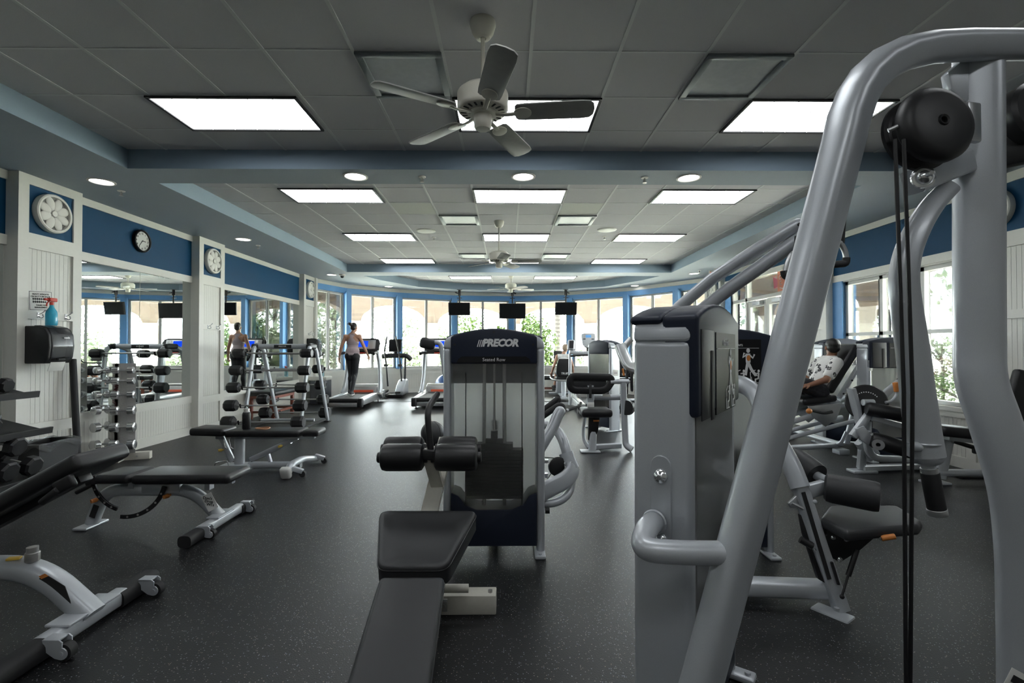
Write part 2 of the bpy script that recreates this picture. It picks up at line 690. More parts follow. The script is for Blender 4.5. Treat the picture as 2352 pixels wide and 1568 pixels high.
for (a, b), (c, d) in (((TL, YB), (TL, 4.91)), ((TL, 4.91), (TR, 4.91)), ((TR, 4.91), (TR, YB)),
                       ((TL, 5.35), (TL, 11.63)), ((TL, 11.63), (TR, 11.63)), ((TR, 11.63), (TR, 5.35)), ((TR, 5.35), (TL, 5.35)),
                       (TV[0], TV[-1]), *[(TV[i], TV[i + 1]) for i in range(n - 1)]):
    m.quad((a, b, ZS), (c, d, ZS), (c, d, ZT + .02), (a, b, ZT + .02))
struct('ceiling_fascia', m, M['fascia'], ceil, smooth=0)
m = MB()
LX = [-.44 + .6 * k for k in range(-6, 8)]
g = .012
for x in LX:
    for y0, y1 in ((YB, 4.91), (5.35, 11.63)):
        if TL < x < TR:
            m.bx(x - g, x + g, y0, y1, ZT - .004, ZT + .01)


def tray_span(x):
    ys = []
    for (ax, ay), (bx, by) in zip(TV, TV[1:]):
        if (ax - x) * (bx - x) <= 0 and ax != bx:
            ys.append(ay + (by - ay) * (x - ax) / (bx - ax))
    return max(ys) if ys else None


def tray_xspan(y):
    xs = []
    for (ax, ay), (bx, by) in zip(TV, TV[1:]):
        if (ay - y) * (by - y) <= 0 and ay != by:
            xs.append(ax + (bx - ax) * (y - ay) / (by - ay))
    return (min(xs), max(xs)) if len(xs) > 1 else None


for x in LX:
    if tray_span(x):
        m.bx(x - g, x + g, 12.2, tray_span(x), ZT - .004, ZT + .01)
for y in [3.85 + .6 * k for k in range(-12, 2)]:
    m.bx(TL, TR, y - g * .6, y + g * .6, ZT - .003, ZT + .01)
for y in [6.08 + .6 * k for k in range(-1, 10)]:
    m.bx(TL, TR, y - g * .6, y + g * .6, ZT - .003, ZT + .01)
for y in [12.5 + .6 * k for k in range(0, 5)]:
    if tray_xspan(y):
        a, b = tray_xspan(y)
        m.bx(a, b, y - g * .6, y + g * .6, ZT - .003, ZT + .01)
struct('ceiling_grid', m, M['grid'], ceil, smooth=0)
m = MB()
m.bx(-8.2, 7.7, YB - .2, 12, ZR, ZR + .2).bx(-8.2, 8.4, 12, 19, ZR, ZR + .2)
struct('roof_light_block', m, M['stuccow'], smooth=0)  # unseen slab added against light leaks, cut short right to let sky in

# ---- walls
m = MB()
m.bx(XL - .2, XL, YB, 12.7, 0, ZR)
wl = struct('wall_left', m, M['white'], smooth=0)
m = MB()
m.bx(XL - .2, XR + .2, YB - .2, YB, 0, ZR)
struct('wall_back', m, M['white'], smooth=0)
# right wall: solid pieces round the window and the door
WY0, WY1, WZ0, WZ1 = 5.50, 7.60, .70, 2.43
DY0, DY1, DZ1 = 9.10, 11.42, 2.99
m = MB()
x0, x1 = XR, XR + .2
m.bx(x0, x1, YB, WY0, 0, ZR)
m.bx(x0, x1, WY0, WY1, 0, WZ0)
m.bx(x0, x1, WY0, WY1, WZ1, ZR)
m.bx(x0, x1, WY1, DY0, 0, ZR)
m.bx(x0, x1, DY0, DY1, DZ1, ZR)
m.bx(x0, x1, DY1, 12.45, 0, ZR)
wr = struct('wall_right', m, M['white'], smooth=0)

tn = [0]


def trim(mb, mt, parent=None, smooth=0, **k):
    tn[0] += 1
    return struct('trim_%d' % tn[0], mb, mt, parent, smooth=smooth)


def side_panels(x, s, y0, y1, zmid0, zmid1, blue0=2.55, wains=True, zrail=.62):
    """painted bands of one wall bay; s = +1 faces +x"""
    t = .018 * s
    m = MB()
    m.bx(x, x + t * 1.6, y0, y1, 3.115, ZS)
    m.bx(x, x + t * 1.6, y0, y1, blue0 - .103, blue0)
    trim(m, M['white'])
    m = MB()
    m.bx(x, x + t * .6, y0, y1, blue0, 3.115)
    trim(m, M['blue'])
    if wains:
        m = MB()
        m.bx(x, x + t * 1.8, y0, y1, zrail - .11, zrail)
        trim(m, M['white'])
        m = MB()
        m.bx(x, x + t * .7, y0, y1, .13, zrail - .11)
        trim(m, M['beady'])


side_panels(XL, 1, YB, 4.99, 0, 0)
side_panels(XL, 1, 5.71, 7.90, 0, 0)
side_panels(XL, 1, 8.58, 11.95, 0, 0)
side_panels(XR, -1, YB, 4.72, 0, 0, wains=False)
side_panels(XR, -1, 5.44, 7.80, 0, 0, zrail=.69)
side_panels(XR, -1, DY0 - .1, DY1 + .3, 0, 0, blue0=DZ1, wains=False)
m = MB()
m.bx(XL, XL + .035, YB, 11.95, 0, .13)
struct('baseboard_left', m, M['white'], smooth=0)
m = MB()
m.bx(XR, XR - .035, YB, 9.0, 0, .13)
struct('baseboard_right', m, M['white'], smooth=0)


def column(x, s, y0, y1):
    """pilaster: frame boards over bead board with a blue square at the top; s=+1 projects to +x"""
    xw = XL if s > 0 else XR
    m = MB()
    xf = x - .022 * s
    m.bx(xw, xf, y0, y1, 0, ZS)
    core = trim(m, M['beady'])
    m = MB()
    w = .10
    a, b = xf, x
    m.bx(a, b, y0, y0 + w, 0, ZS)
    m.bx(a, b, y1 - w, y1, 0, ZS)
    for z0, z1 in ((0, .13), (.48, .60), (1.70, 1.79), (2.44, 2.60), (3.105, ZS)):
        m.bx(a, b, y0 + w, y1 - w, z0, z1)
    for e in (y0 - .012, y1):      # painted flat cheeks
        m.bx(xw, x, e, e + .012, 0, ZS)
    struct('stile_and_rail_frame', m, M['white'], core, smooth=0)
    m = MB()
    m.bx(xf, xf + .006 * s, y0 + w, y1 - w, 2.60, 3.105)
    struct('blue_square', m, M['blue_panel'] if 'blue_panel' in M else M['blue'], core, smooth=0)
    return core


M['blue_panel'] = M['blue']  # same blue paint as the wall bands
CXL, CXR = -4.98, 5.17
for y0, y1 in ((4.99, 5.71), (7.90, 8.58), (11.95, 12.66)):
    column(CXL, 1, y0, y1)
for y0, y1 in ((4.66, 5.42), (7.83, 8.52), (11.72, 12.46)):
    column(CXR, -1, y0, y1)


M['medshade'] = mat('medallion_shade', (.16, .16, .15), .6)  # dark grey stands for shade in the openings of a white carving


def medallion(x, s, y, z, label):
    t = thing('wall_medallion', label, 'wall decoration', (x - .022 * s, y, z), 0, 'round white wall medallions')
    ax = (s, 0, 0)
    m = MB()
    m.lathe([(0, 0), (.208, 0), (.212, .02), (.208, .062), (.196, .07), (.180, .068), (.176, .038), (0, .036)], (0, 0, 0), ax, 40)
    obj('rim', m, M['white'], t)
    m = MB()
    for k in range(8):
        a = 2 * PI * k / 8 + PI / 8
        c, d = math.cos(a), math.sin(a)
        m.ball((.046 * s, .112 * c, .112 * d), (.016, .078, .050), 14, Matrix.Rotation(a, 3, 'X'))
    m.lathe([(0, .06), (.03, .06), (.034, .045)], (0, 0, 0), ax, 20)
    obj('carved_petals', m, M['white'], t)
    m = MB().lathe([(0, .040), (.178, .040), (.178, .034), (0, .034)], (0, 0, 0), ax, 36)
    obj('shade_backing', m, M['medshade'], t)
    return t


medallion(CXL, 1, 5.34, 2.86, 'round white carved medallion on the nearest left column, above the heavy weights notice')
medallion(CXL, 1, 8.24, 2.86, 'round white carved medallion on the middle left column, between the two blue wall bands')
medallion(CXL, 1, 12.30, 2.86, 'small far round medallion on the last left column, before the curved windows')
medallion(CXR, -1, 5.09, 2.86, 'round white medallion at the right edge, half hidden behind the big grey post')
medallion(CXR, -1, 12.10, 2.86, 'far round medallion on the right column, seen behind the two slanting tubes')


def mirror(y0, y1, label):
    m = MB()
    m.bx(XL, XL + .006, y0 + .004, y1 - .004, .622, 2.445)
    o = obj('wall_mirror', m, M['mirror'], smooth=0)
    tag(o, label, 'mirror')
    return o


mirror(.9, 3.0, 'frameless wall mirror on the left wall, out past the near dumbbell rack')
mirror(3.0, 4.97, 'dark strip of wall mirror at the far left edge beside the nearest column')
mirror(5.72, 6.80, 'wall mirror pane behind the chrome dumbbell tower, nearer the paper towel column')
mirror(6.80, 7.89, 'wall mirror pane reflecting a treadmill, up against the middle left column')
mirror(8.59, 10.26, 'wall mirror pane behind the barbell rack, nearer the middle left column')
mirror(10.26, 11.94, 'wall mirror pane behind the barbell rack, nearer the far left column')

# ---- curved window front
wn = [0]


def window_empty(p, ang):
    wn[0] += 1
    o = bpy.data.objects.new('window_%d' % wn[0], None)
    C.objects.link(o)
    o['kind'] = 'structure'
    o.location = (*p, 0)
    o.rotation_euler = (0, 0, ang)
    ROOTM[o.name] = Matrix.Translation((*p, 0)) @ rotz(ang)
    return o


SILL, HEAD = .76, 2.95
for i in range(n - 1):
    a, b = Vector(PV[i]), Vector(PV[i + 1])
    L = (b - a).length
    ang = math.atan2(b.y - a.y, b.x - a.x)
    w = window_empty(a, ang)
    m = MB().bx(0, L, -.0, .16, 0, SILL - .06)
    struct('wainscot', m, M['beadx'], w, smooth=0)
    m = MB().bx(-.02, L + .02, -.05, .18, SILL - .06, SILL)
    m.bx(-.01, L + .01, -.022, 0, 0, .13)
    m.bx(-.01, L + .01, -.018, 0, SILL - .17, SILL - .06)
    struct('sill', m, M['white'], w, smooth=0)
    m = MB().bx(-.03, L + .03, -.02, .16, HEAD, 3.10)
    struct('blue_header', m, M['blue_daylit'], w, smooth=0)
    m = MB().bx(-.04, L + .04, -.035, .16, 3.10, ZR)
    struct('white_header', m, M['white'], w, smooth=0)
    m = MB()
    e = .075
    for x in (e, L - e - .05):
        m.bx(x, x + .05, .05, .13, SILL, HEAD)
    m.bx(L / 2 - .03, L / 2 + .03, .05, .13, SILL, HEAD)
    m.bx(e, L - e, .05, .13, SILL, SILL + .05)
    m.bx(e, L - e, .05, .13, HEAD - .05, HEAD)
    struct('window_frame', m, M['frame'], w, smooth=0)
    m = MB()
    for x in (e + .05, L / 2 - .036, L / 2 + .024, L - e - .062):
        m.bx(x, x + .012, .062, .09, SILL + .05, HEAD - .05)
    struct('gasket', m, M['gasket'], w, smooth=0)
    for x0, x1 in ((e + .05, L / 2 - .03), (L / 2 + .03, L - e - .05)):
        m = MB().bx(x0, x1, .088, .094, SILL + .05, HEAD - .05)
        struct('pane', m, M['glass'], w, smooth=0)
for i in range(1, n - 1):
    a = math.atan2(PV[i + 1][1] - PV[i - 1][1], PV[i + 1][0] - PV[i - 1][0])
    m = MB().box((PV[i][0], PV[i][1], 1.87), (.17, .22, 2.25), Matrix.Rotation(a, 3, 'Z'))
    trim(m, M['blue_daylit'])
for p, a in ((PV[0], -.05), (PV[-1], .05)):
    m = MB().bx(p[0] - .10, p[0] + .10, p[1] - .06, p[1] + .08, 0, ZS)
    trim(m, M['white'])

# ---- right window
w = window_empty((XR, WY0), PI / 2)     # local x runs down the room, local -y into it? (y -> -x)
m = MB()
L = WY1 - WY0
for x in (0, .655, 1.345, L - .06):
    m.bx(x, x + .06, -.12, -.04, WZ0, WZ1)
for z in (WZ0, 1.58, WZ1 - .05):
    m.bx(0, L, -.12, -.04, z, z + .05)
struct('window_frame', m, M['frame'], w, smooth=0)
m = MB()
for x in (.06, .715, 1.405):
    m.bx(x, x + .012, -.09, -.035, WZ0 + .05, WZ1 - .05)
struct('gasket', m, M['gasket'], w, smooth=0)
for x0, x1 in ((.06, .655), (.715, 1.345), (1.405, L - .06)):
    for z0, z1 in ((WZ0 + .05, 1.58), (1.63, WZ1 - .05)):
        m = MB().bx(x0, x1, -.084, -.078, z0, z1)
        struct('pane', m, M['glass'], w, smooth=0)
m = MB().bx(-.04, L + .04, -.03, .05, WZ0 - .05, WZ0)
struct('sill', m, M['white'], w, smooth=0)
m = MB()
m.bx(XR - .02, XR + .2, WY1, WY1 + .26, 0, 2.447)
m.bx(XR - .02, XR + .2, WY0 - .05, WY0, WZ0, 2.447)
trim(m, M['blue_daylit'])

# ---- glazed double door with side light and transom
d = bpy.data.objects.new('door_1', None)
C.objects.link(d)
d['kind'] = 'structure'
d.location = (XR, DY0, 0)
ROOTM[d.name] = Matrix.Translation((XR, DY0, 0))
L = DY1 - DY0
m = MB()
for y0, y1 in ((0, .06), (1.60, 1.68), (L - .06, L)):
    m.bx(.02, .12, y0, y1, 0, DZ1)
for z in (2.42, DZ1 - .06):
    m.bx(.02, .12, 0, L, z, z + .07)
m.bx(.02, .12, 1.68, L, .0, .12)
m.bx(.02, .12, 1.68, L, .76, .82)
struct('door_frame', m, M['frame'], d, smooth=0)
for k, (a, b) in enumerate(((.07, .825), (.835, 1.59))):
    m = MB()
    m.bx(.04, .10, a, a + .09, .02, 2.40)
    m.bx(.04, .10, b - .09, b, .02, 2.40)
    m.bx(.04, .10, a + .09, b - .09, .02, .25)
    m.bx(.04, .10, a + .09, b - .09, 2.28, 2.40)
    leaf = struct('door_leaf', m, M['frame'], d, smooth=0)
    m = MB().bx(.066, .074, a + .09, b - .09, .25, 2.28)
    struct('pane', m, M['glass'], leaf, smooth=0)
    m = MB()
    m.bx(-.05, .04, a + .12, a + .42, 2.30, 2.38, .01)
    m.bx(-.03, -.01, a + .30, a + .62, 2.385, 2.40)
    struct('door_closer', m, M['alu'], leaf, smooth=0)
    m = MB().cyl((-.04, a + .1, 1.02), (-.04, b - .1, 1.02), .018)
    m.cyl((-.04, a + .12, 1.02), (.05, a + .12, 1.02), .014)
    m.cyl((-.04, b - .12, 1.02), (.05, b - .12, 1.02), .014)
    struct('push_bar', m, M['alu'], leaf)
for y0, y1, z0, z1 in ((.06, 1.60, 2.49, DZ1 - .06), (1.68, L - .06, 2.49, DZ1 - .06), (1.68, L - .06, .82, 2.42), (1.68, L - .06, .12, .76)):
    m = MB().bx(.066, .074, y0, y1, z0, z1)
    struct('pane', m, M['glass'], d, smooth=0)
m = MB().bx(XR - .02, XR + .2, DY1, DY1 + .3, 0, 2.99)
trim(m, M['blue_daylit'])
m = MB().bx(XR + .058, XR + .064, 9.42, 9.62, 1.35, 1.66)
tag(obj('door_notice', m, mat('yellow_notice', (.70, .60, .30), .8), smooth=0), 'small yellowish notice taped to the glass door', 'notice')
t = thing('window_decal', 'brown and red shop style decal on the transom glass over the glass door', 'sign', (XR + .055, 9.35, 2.70))
m = MB().bx(0, .006, -.25, .20, -.19, .20)
obj('brown_field', m, mat('brown_decal', (.36, .10, .05), .6), t, smooth=0)
m = MB().prism([(0, .20, .05), (0, .36, .12), (0, .33, -.12), (0, .20, -.10)], (.006, 0, 0))
obj('red_swash', m, mat('plum_decal', (.35, .05, .09), .6), t, smooth=0)
m = MB()
for y, z in ((.10, .08), (.0, .08), (-.1, .08), (.08, -.03)):
    m.sweep(smooth_path([(-.003, y - .03, z - .03), (-.003, y + .02, z - .035), (-.003, y + .03, z + .02), (-.003, y - .02, z + .035)], 5), sect(.012, .004, 8), (1, 0, 0))
m.sweep(smooth_path([(-.003, .12, -.12), (-.003, 0, -.15), (-.003, -.12, -.10)], 6), sect(.014, .004, 8), (1, 0, 0))
obj('white_marks', m, M['print'], t)

# ================================================================ ceiling fittings


def troffer(x, y, label, grp):
    t = thing('ceiling_light', label, 'ceiling light', (x, y, ZT - .006), 0, grp)
    w, dd = 1.2, .6
    m = MB()
    for x0, x1, y0, y1 in ((-w / 2, w / 2, -dd / 2, -dd / 2 + .022), (-w / 2, w / 2, dd / 2 - .022, dd / 2), (-w / 2, -w / 2 + .022, -dd / 2, dd / 2), (w / 2 - .022, w / 2, -dd / 2, dd / 2)):
        m.bx(x0, x1, y0, y1, -.012, .004)
    obj('frame', m, M['gasket'], t, smooth=0)
    m = MB().bx(-w / 2 + .022, w / 2 - .022, -dd / 2 + .022, dd / 2 - .022, -.002, .004)
    obj('lens', m, M['lens'], t, smooth=0)
    m = MB()
    for k in range(1, 6):
        xx = -w / 2 + w * k / 6
        m.bx(xx - .003, xx + .003, -dd / 2 + .02, dd / 2 - .02, -.010, -.0025)
    for k in (1, 2):
        yy = -dd / 2 + dd * k / 3
        m.bx(-w / 2 + .02, w / 2 - .02, yy - .003, yy + .003, -.010, -.0025)
    obj('louvre', m, mat('louvre_white', (.75, .75, .75), .4) if 'louvre' not in M else M['louvre'], t, smooth=0)
    return t


M['louvre'] = mat('louvre_white', (.75, .75, .75), .4, emit=(1, 1, 1), estr=.55)  # bars glow a little in place of light from the lens
XC = (-2.28, .16, 2.56)
rows = ((4.15, 'nearest row, in front of the first beam'), (6.38, 'first row past the beam'), (8.78, 'middle row of the long ceiling, above the hanging fan'), (11.18, 'last row of the long ceiling'))
base = None
for y, rn in rows:
    for x, cn in zip(XC, ('left', 'centre', 'right')):
        lab = '%s ceiling light panel of the %s' % (cn, rn)
        if base is None:
            base = troffer(x, y, lab, 'fluorescent ceiling panels')
        else:
            dup(base, (x, y, ZT - .006), 0, lab, 'fluorescent ceiling panels')
for x, cn in ((-1.04, 'left'), (1.36, 'right')):
    dup(base, (x, 13.98 - .18, ZT - .006), 0, '%s small light panel in the far curved ceiling tray' % cn, 'fluorescent ceiling panels')


for y, rn in ((1.75, 'row straight above the camera'), (-.65, 'row behind the camera')):
    for x, cn in zip(XC, ('left', 'centre', 'right')):
        dup(base, (x, y, ZT - .006), 0, '%s ceiling light panel of the %s' % (cn, rn), 'fluorescent ceiling panels')


def vent(x, y, label, mt):
    t = thing('ceiling_vent', label, 'air vent', (x, y, ZT - .004), 0, 'square ceiling air vents')
    h = .295
    m = MB()
    for x0, x1, y0, y1 in ((-h, h, -h, -h + .05), (-h, h, h - .05, h), (-h, -h + .05, -h, h), (h - .05, h, -h, h)):
        m.bx(x0, x1, y0, y1, -.02, .002, .006)
    obj('frame', m, M['vent_frame'], t)
    m = MB().bx(-h + .045, h - .045, -h + .045, h - .045, -.006, .004)
    obj('plate', m, mt, t, smooth=0)
    return t


M['vent_frame'] = mat('vent_frame_grey', (.20, .22, .23), .45, .3)
M['vent_plate'] = mat('vent_plate_grey', (.36, .38, .39), .35, .4, noise=.15, nscale=18)
v0 = vent(-.74, 3.55, 'dull square air vent left of the nearest ceiling fan', M['vent_plate'])
for x, y, lab in ((1.66, 3.55, 'dull square air vent right of the nearest ceiling fan'),
                  (-.74, 7.58, 'square air vent in the long ceiling, left of the middle fan'), (1.06, 7.58, 'square air vent in the long ceiling, right of the middle fan'),
                  (-.74, 10.58, 'bright square air vent in the long ceiling behind the middle fan, left one'), (1.06, 10.58, 'bright square air vent in the long ceiling behind the middle fan, right one'),
                  (-.74, 12.85, 'far square air vent in the curved tray, left of the last fan'), (1.06, 12.85, 'far square air vent in the curved tray, right of the last fan')):
    dup(v0, (x, y, ZT - .004), 0, lab)
for x, lab in ((-1.34, 'paler replacement ceiling tile left of centre, past the first light row'), (1.06, 'paler replacement ceiling tile right of centre, past the first light row')):
    m = MB().bx(x - .28, x + .28, 6.70, 7.26, ZT - .002, ZT + .004)
    tag(obj('ceiling_panel', m, mat('pale_tile', (.62, .63, .58), .9), smooth=0), lab, 'ceiling tile')


def downlight(x, y, label, r=.11, z=ZS):
    t = thing('downlight', label, 'ceiling light', (x, y, z), 0, 'round recessed downlights')
    m = MB().lathe([(r, .002), (r + .018, 0), (r + .018, -.006), (r, -.010), (r - .006, -.004)], seg=32)
    obj('trim_ring', m, M['white'], t)
    m = MB().lathe([(0, -.003), (r - .004, -.003), (r - .004, .004), (0, .004)], seg=32)
    obj('lens', m, M['lamp'], t)
    return t


d0 = downlight(-1.60, 5.11, 'round downlight in the first beam, leftmost of its three')
for x, y, lab in ((.17, 5.10, 'round downlight in the first beam, middle of its three'), (1.93, 5.12, 'round downlight in the first beam, rightmost of its three'),
                  (-4.41, 5.30, 'round downlight in the left soffit nearest the camera, beside the first column'), (-4.40, 8.11, 'round downlight in the left soffit above the second mirror'),
                  (-4.35, 12.05, 'round downlight in the left soffit next to the dome camera'), (4.55, 11.77, 'round downlight in the right soffit above the glass door'),
                  (3.72, 14.10, 'small far downlight over the right part of the curved windows'), (-3.50, 14.35, 'small far downlight over the left part of the curved windows'),
                  (4.5, 8.1, 'round downlight in the right soffit, seen between the slanting tubes and the post')):
    dup(d0, (x, y, ZS), 0, lab)


def speaker(x, y, label):
    t = thing('ceiling_speaker', label, 'speaker', (x, y, ZT), 0, 'round white ceiling speakers')
    m = MB().lathe([(0, -.012), (.135, -.014), (.15, -.012), (.165, -.004), (.165, .002)], seg=36)
    obj('grille', m, M['white'], t)
    return t


s0 = speaker(-1.39, 8.3, 'round white ceiling speaker left of the middle fan')
dup(s0, (1.69, 8.2, ZT), 0, 'round white ceiling speaker right of the middle fan')


def sprinkler(x, y, z, label):
    t = thing('ceiling_sprinkler', label, 'sprinkler', (x, y, z + .003), 0, 'ceiling sprinkler heads')
    m = MB().lathe([(0, -.012), (.036, -.010), (.042, 0)], seg=18)
    obj('escutcheon', m, M['white'], t)
    m = MB().cyl((0, 0, -.01), (0, 0, -.055), .007, seg=8)
    m.cyl((0, 0, -.055), (0, 0, -.06), .022, seg=12)
    m.cyl((.012, 0, -.02), (.012, 0, -.055), .003, seg=6).cyl((-.012, 0, -.02), (-.012, 0, -.055), .003, seg=6)
    obj('head', m, M['steel'], t)
    return t


k0 = sprinkler(-.9, 5.12, ZS, 'sprinkler head in the first beam, between left and middle downlights')
for x, y, z, lab in ((1.46, 5.12, ZS, 'sprinkler head in the first beam, between middle and right downlights'), (-4.45, 5.62, ZS, 'sprinkler head in the left soffit beside the nearest downlight'),
                     (-1.33, 8.8, ZT, 'sprinkler head behind the left ceiling speaker'), (1.75, 8.7, ZT, 'sprinkler head behind the right ceiling speaker'),
                     (-4.4, 8.6, ZS, 'sprinkler head in the left soffit above the barbell rack'), (4.5, 11.3, ZS, 'sprinkler head in the right soffit before the glass door')):
    dup(k0, (x, y, z + .003), 0, lab)

t = thing('ceiling_camera', 'small white dome security camera in the left soffit near the far column', 'camera', P(786, 634, 12.0))
t.location.z = ZS + .003
ROOTM[t.name] = Matrix.Translation(t.location)
m = MB().lathe([(0, -.05), (.05, -.05), (.075, -.03), (.08, 0)], seg=24)
obj('housing', m, M['white'], t)
m = MB().ball((0, 0, -.05), .045, 16)
obj('dome', m, M['tv'], t)
t = thing('exit_sign', 'small exit sign hanging from the right soffit', 'sign', (4.75, 11.0, ZS))
m = MB().bx(-.15, .15, -.02, .02, -.24, -.05, .006).bx(-.03, .03, -.02, .02, -.05, 0)
obj('housing', m, M['white'], t)
text('lettering', 'EXIT', .14, mat('exit_red', (.8, .08, .02), .5, emit=(1, .12, .03), estr=.8), t, facing((0, -.0225, -.145), (1, 0, 0), (0, 0, 1)))


def fan(x, y, zh, phase, label):
    t = thing('ceiling_fan', label, 'ceiling fan', (x, y, zh), 0, 'white five-bladed ceiling fans')
    top = ZT - zh
    m = MB().lathe([(0, top), (.078, top), (.080, top - .02), (.066, top - .07), (.045, top - .10), (.022, top - .105), (.014, top - .10)], seg=28)
    obj('canopy', m, M['fanw'], t)
    m = MB().cyl((0, 0, top - .09), (0, 0, .1), .0125)
    obj('downrod', m, M['fanw'], t)
    m = MB().lathe([(0, .125), (.05, .125), (.12, .11), (.150, .085), (.156, .075), (.156, -.01), (.150, -.025), (.142, -.032), (.085, -.04), (.08, -.055), (0, -.055)], seg=40)
    hub = obj('motor_housing', m, M['fanw'], t)
    m = MB()
    for k in range(20):
        a = 2 * PI * k / 20
        m.box((.113 * math.cos(a), .113 * math.sin(a), -.0365), (.045, .012, .003), Matrix.Rotation(a, 3, 'Z'))
    obj('air_slots', m, M['ink'], hub, smooth=0)
    m = MB().lathe([(.055, -.05), (.056, -.06), (.052, -.125), (.045, -.138), (0, -.142)], seg=28)
    obj('switch_cup', m, M['fanw'], t)
    for k in range(5):
        a = phase + 2 * PI * k / 5
        R = Matrix.Rotation(a, 4, 'Z') @ Matrix.Translation((0, 0, -.045)) @ Matrix.Rotation(math.radians(-13), 4, 'X')
        m = MB()
        prof = [(.20, .050), (.215, .066), (.26, .070), (.6, .076), (.65, .070), (.672, .045), (.678, 0)]
        pts = [(r, w_, 0) for r, w_ in prof] + [(r, -w_, 0) for r, w_ in reversed(prof[:-1])]
        m.prism(pts, (0, 0, .008), .002)
        bmesh.ops.transform(m.bm, matrix=R, verts=m.bm.verts)
        b = obj('blade', m, M['fant'], t)
        m = MB()
        m.sweep(fillet([(.08, 0, -.004), (.15, 0, -.012), (.215, 0, -.006)], .03), sect(.028, .012, 10), (0, 0, 1))
        m.prism([(.19 + .055 * math.cos(q) + .055, .048 * math.sin(q), -.008) for q in [2 * PI * j / 18 for j in range(18)]], (0, 0, .007), .002)
        bmesh.ops.transform(m.bm, matrix=R, verts=m.bm.verts)
        obj('blade_bracket', m, M['fanw'], b)
    return t


fan(-.15, 2.96, 2.875, math.radians(-78), 'nearest large ceiling fan, five blades, hanging before the first beam')
fan(-.13, 7.66, 2.80, math.radians(-8), 'middle ceiling fan on a long rod under the long tiled ceiling')
fan(.10, 13.3, 3.05, math.radians(20), 'far small looking ceiling fan in the curved tray above the televisions')
# ================================================================ outside: arcade, garden
OP = [(-7.7, 8.0), (-7.6, 11.2), (-7.0, 14.2), (-5.25, 16.7), (-2.85, 18.3), (.25, 18.9), (3.15, 18.3), (5.7, 16.6), (7.5, 13.9), (8.1, 10.8), (8.1, 7.6), (8.1, 4.4), (8.1, 1.2)]


def arch_wall(a, b, top=3.5, spring=2.32, crown=2.92, pier=.24, th=.32):
    a, b = Vector(a), Vector(b)
    L = (b - a).length
    w = L - 2 * pier
    pts = [(0, 0), (pier, 0), (pier, spring)]
    for k in range(1, 16):
        q = PI - PI * k / 16
        pts.append((L / 2 + w / 2 * math.cos(q), spring + (crown - spring) * math.sin(q)))
    pts += [(L - pier, spring), (L - pier, 0), (L, 0), (L, top), (0, top)]
    m = MB()
    m.prism([(x, 0, z) for x, z in pts], (0, th, 0))
    return m, L, math.atan2(b.y - a.y, b.x - a.x)


for i, (a, b) in enumerate(zip(OP, OP[1:])):
    m, L, ang = arch_wall(a, b)
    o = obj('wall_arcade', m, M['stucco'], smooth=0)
    o.location = (*a, 0)
    o.rotation_euler = (0, 0, ang)
    o['kind'] = 'structure'
    ROOTM[o.name] = Matrix.Translation((*a, 0)) @ rotz(ang)
    m = MB()
    for x in (-.02, L - .24):
        m.bx(x, x + .26, -.02, .34, 0, 2.30)
    m.bx(-.04, .28, -.04, .36, 2.24, 2.32).bx(L - .28, L + .04, -.04, .36, 2.24, 2.32)
    struct('pier_lining', m, M['stuccow'], o, smooth=0)
m = MB()
m.bx(-60, 60, -20, 80, -.35, -.20)
g_ = struct('ground', m, M['grass'], smooth=0)
m = MB()
m.prism([(x, y, -.20) for x, y in ([(-9, 4)] + [(x * 1.05, y + .3) for x, y in OP[1:-1]] + [(9.2, 1.0), (5.5, 1.0), (5.5, 12.5)] + [(x, y + .2) for x, y in reversed(PV)] + [(-5.4, 4)])], (0, 0, .17))
struct('paving', m, M['paving'], smooth=0)


def foliage(name, label, cat, c, r, n_, size, mt, trunk=None, group=None, rnd=1.0):
    """crown of single leaves spread through an ellipsoid; optional trunk"""
    c = Vector(c)
    t = thing(name, label, cat, (c.x, c.y, -.2), 0, group)
    m = MB()
    rr = random.Random(int(abs(c.x * 131 + c.y * 17) * 10) + n_)
    lumps = [(Vector((rr.uniform(-.65, .65), rr.uniform(-.65, .65), rr.uniform(-.6, .7))), rr.uniform(.32, .55)) for _ in range(16)]
    for _ in range(n_):
        l, lr = rr.choice(lumps)
        d = Vector((rr.gauss(0, 1), rr.gauss(0, 1), rr.gauss(0, 1))).normalized() * lr * rr.uniform(.6, 1.05)
        p = l + d
        p = Vector((p.x * r[0], p.y * r[1], p.z * r[2])) + c
        nrm = (d + Vector((rr.gauss(0, .5), rr.gauss(0, .5), rr.gauss(0, .5) + .3))).normalized()
        q = nrm.to_track_quat('Z', 'Y').to_matrix() @ Matrix.Rotation(rr.uniform(0, 6.3), 3, 'Z')
        s_ = size * rr.uniform(.6, 1.3)
        vs = [m.bm.verts.new(p + q @ Vector(v_)) for v_ in ((-s_ * .5, 0, 0), (0, -s_ * .28, .1 * s_), (s_ * .6, 0, 0), (0, s_ * .28, .1 * s_))]
        m.bm.faces.new(vs)
    bmesh.ops.transform(m.bm, matrix=rootm(t).inverted(), verts=m.bm.verts)
    me = bpy.data.meshes.new('leaves')
    m.bm.to_mesh(me)
    m.bm.free()
    me.materials.append(mt)
    o = bpy.data.objects.new('foliage', me)
    C.objects.link(o)
    o.parent = t
    m = MB()
    tr = trunk or .05
    m.tube([(0, 0, 0), (.02, .02, (c.z + .2) * .5), (0, 0, c.z + .2)], tr, 10)
    for k in range(5):
        a = k * 1.3
        m.tube([(0, 0, (c.z + .2) * .7), (r[0] * .35 * math.cos(a), r[1] * .35 * math.sin(a), c.z + .2 + r[2] * .3)], tr * .4, 8)
    obj('trunk', m, M['bark'], t)
    return t


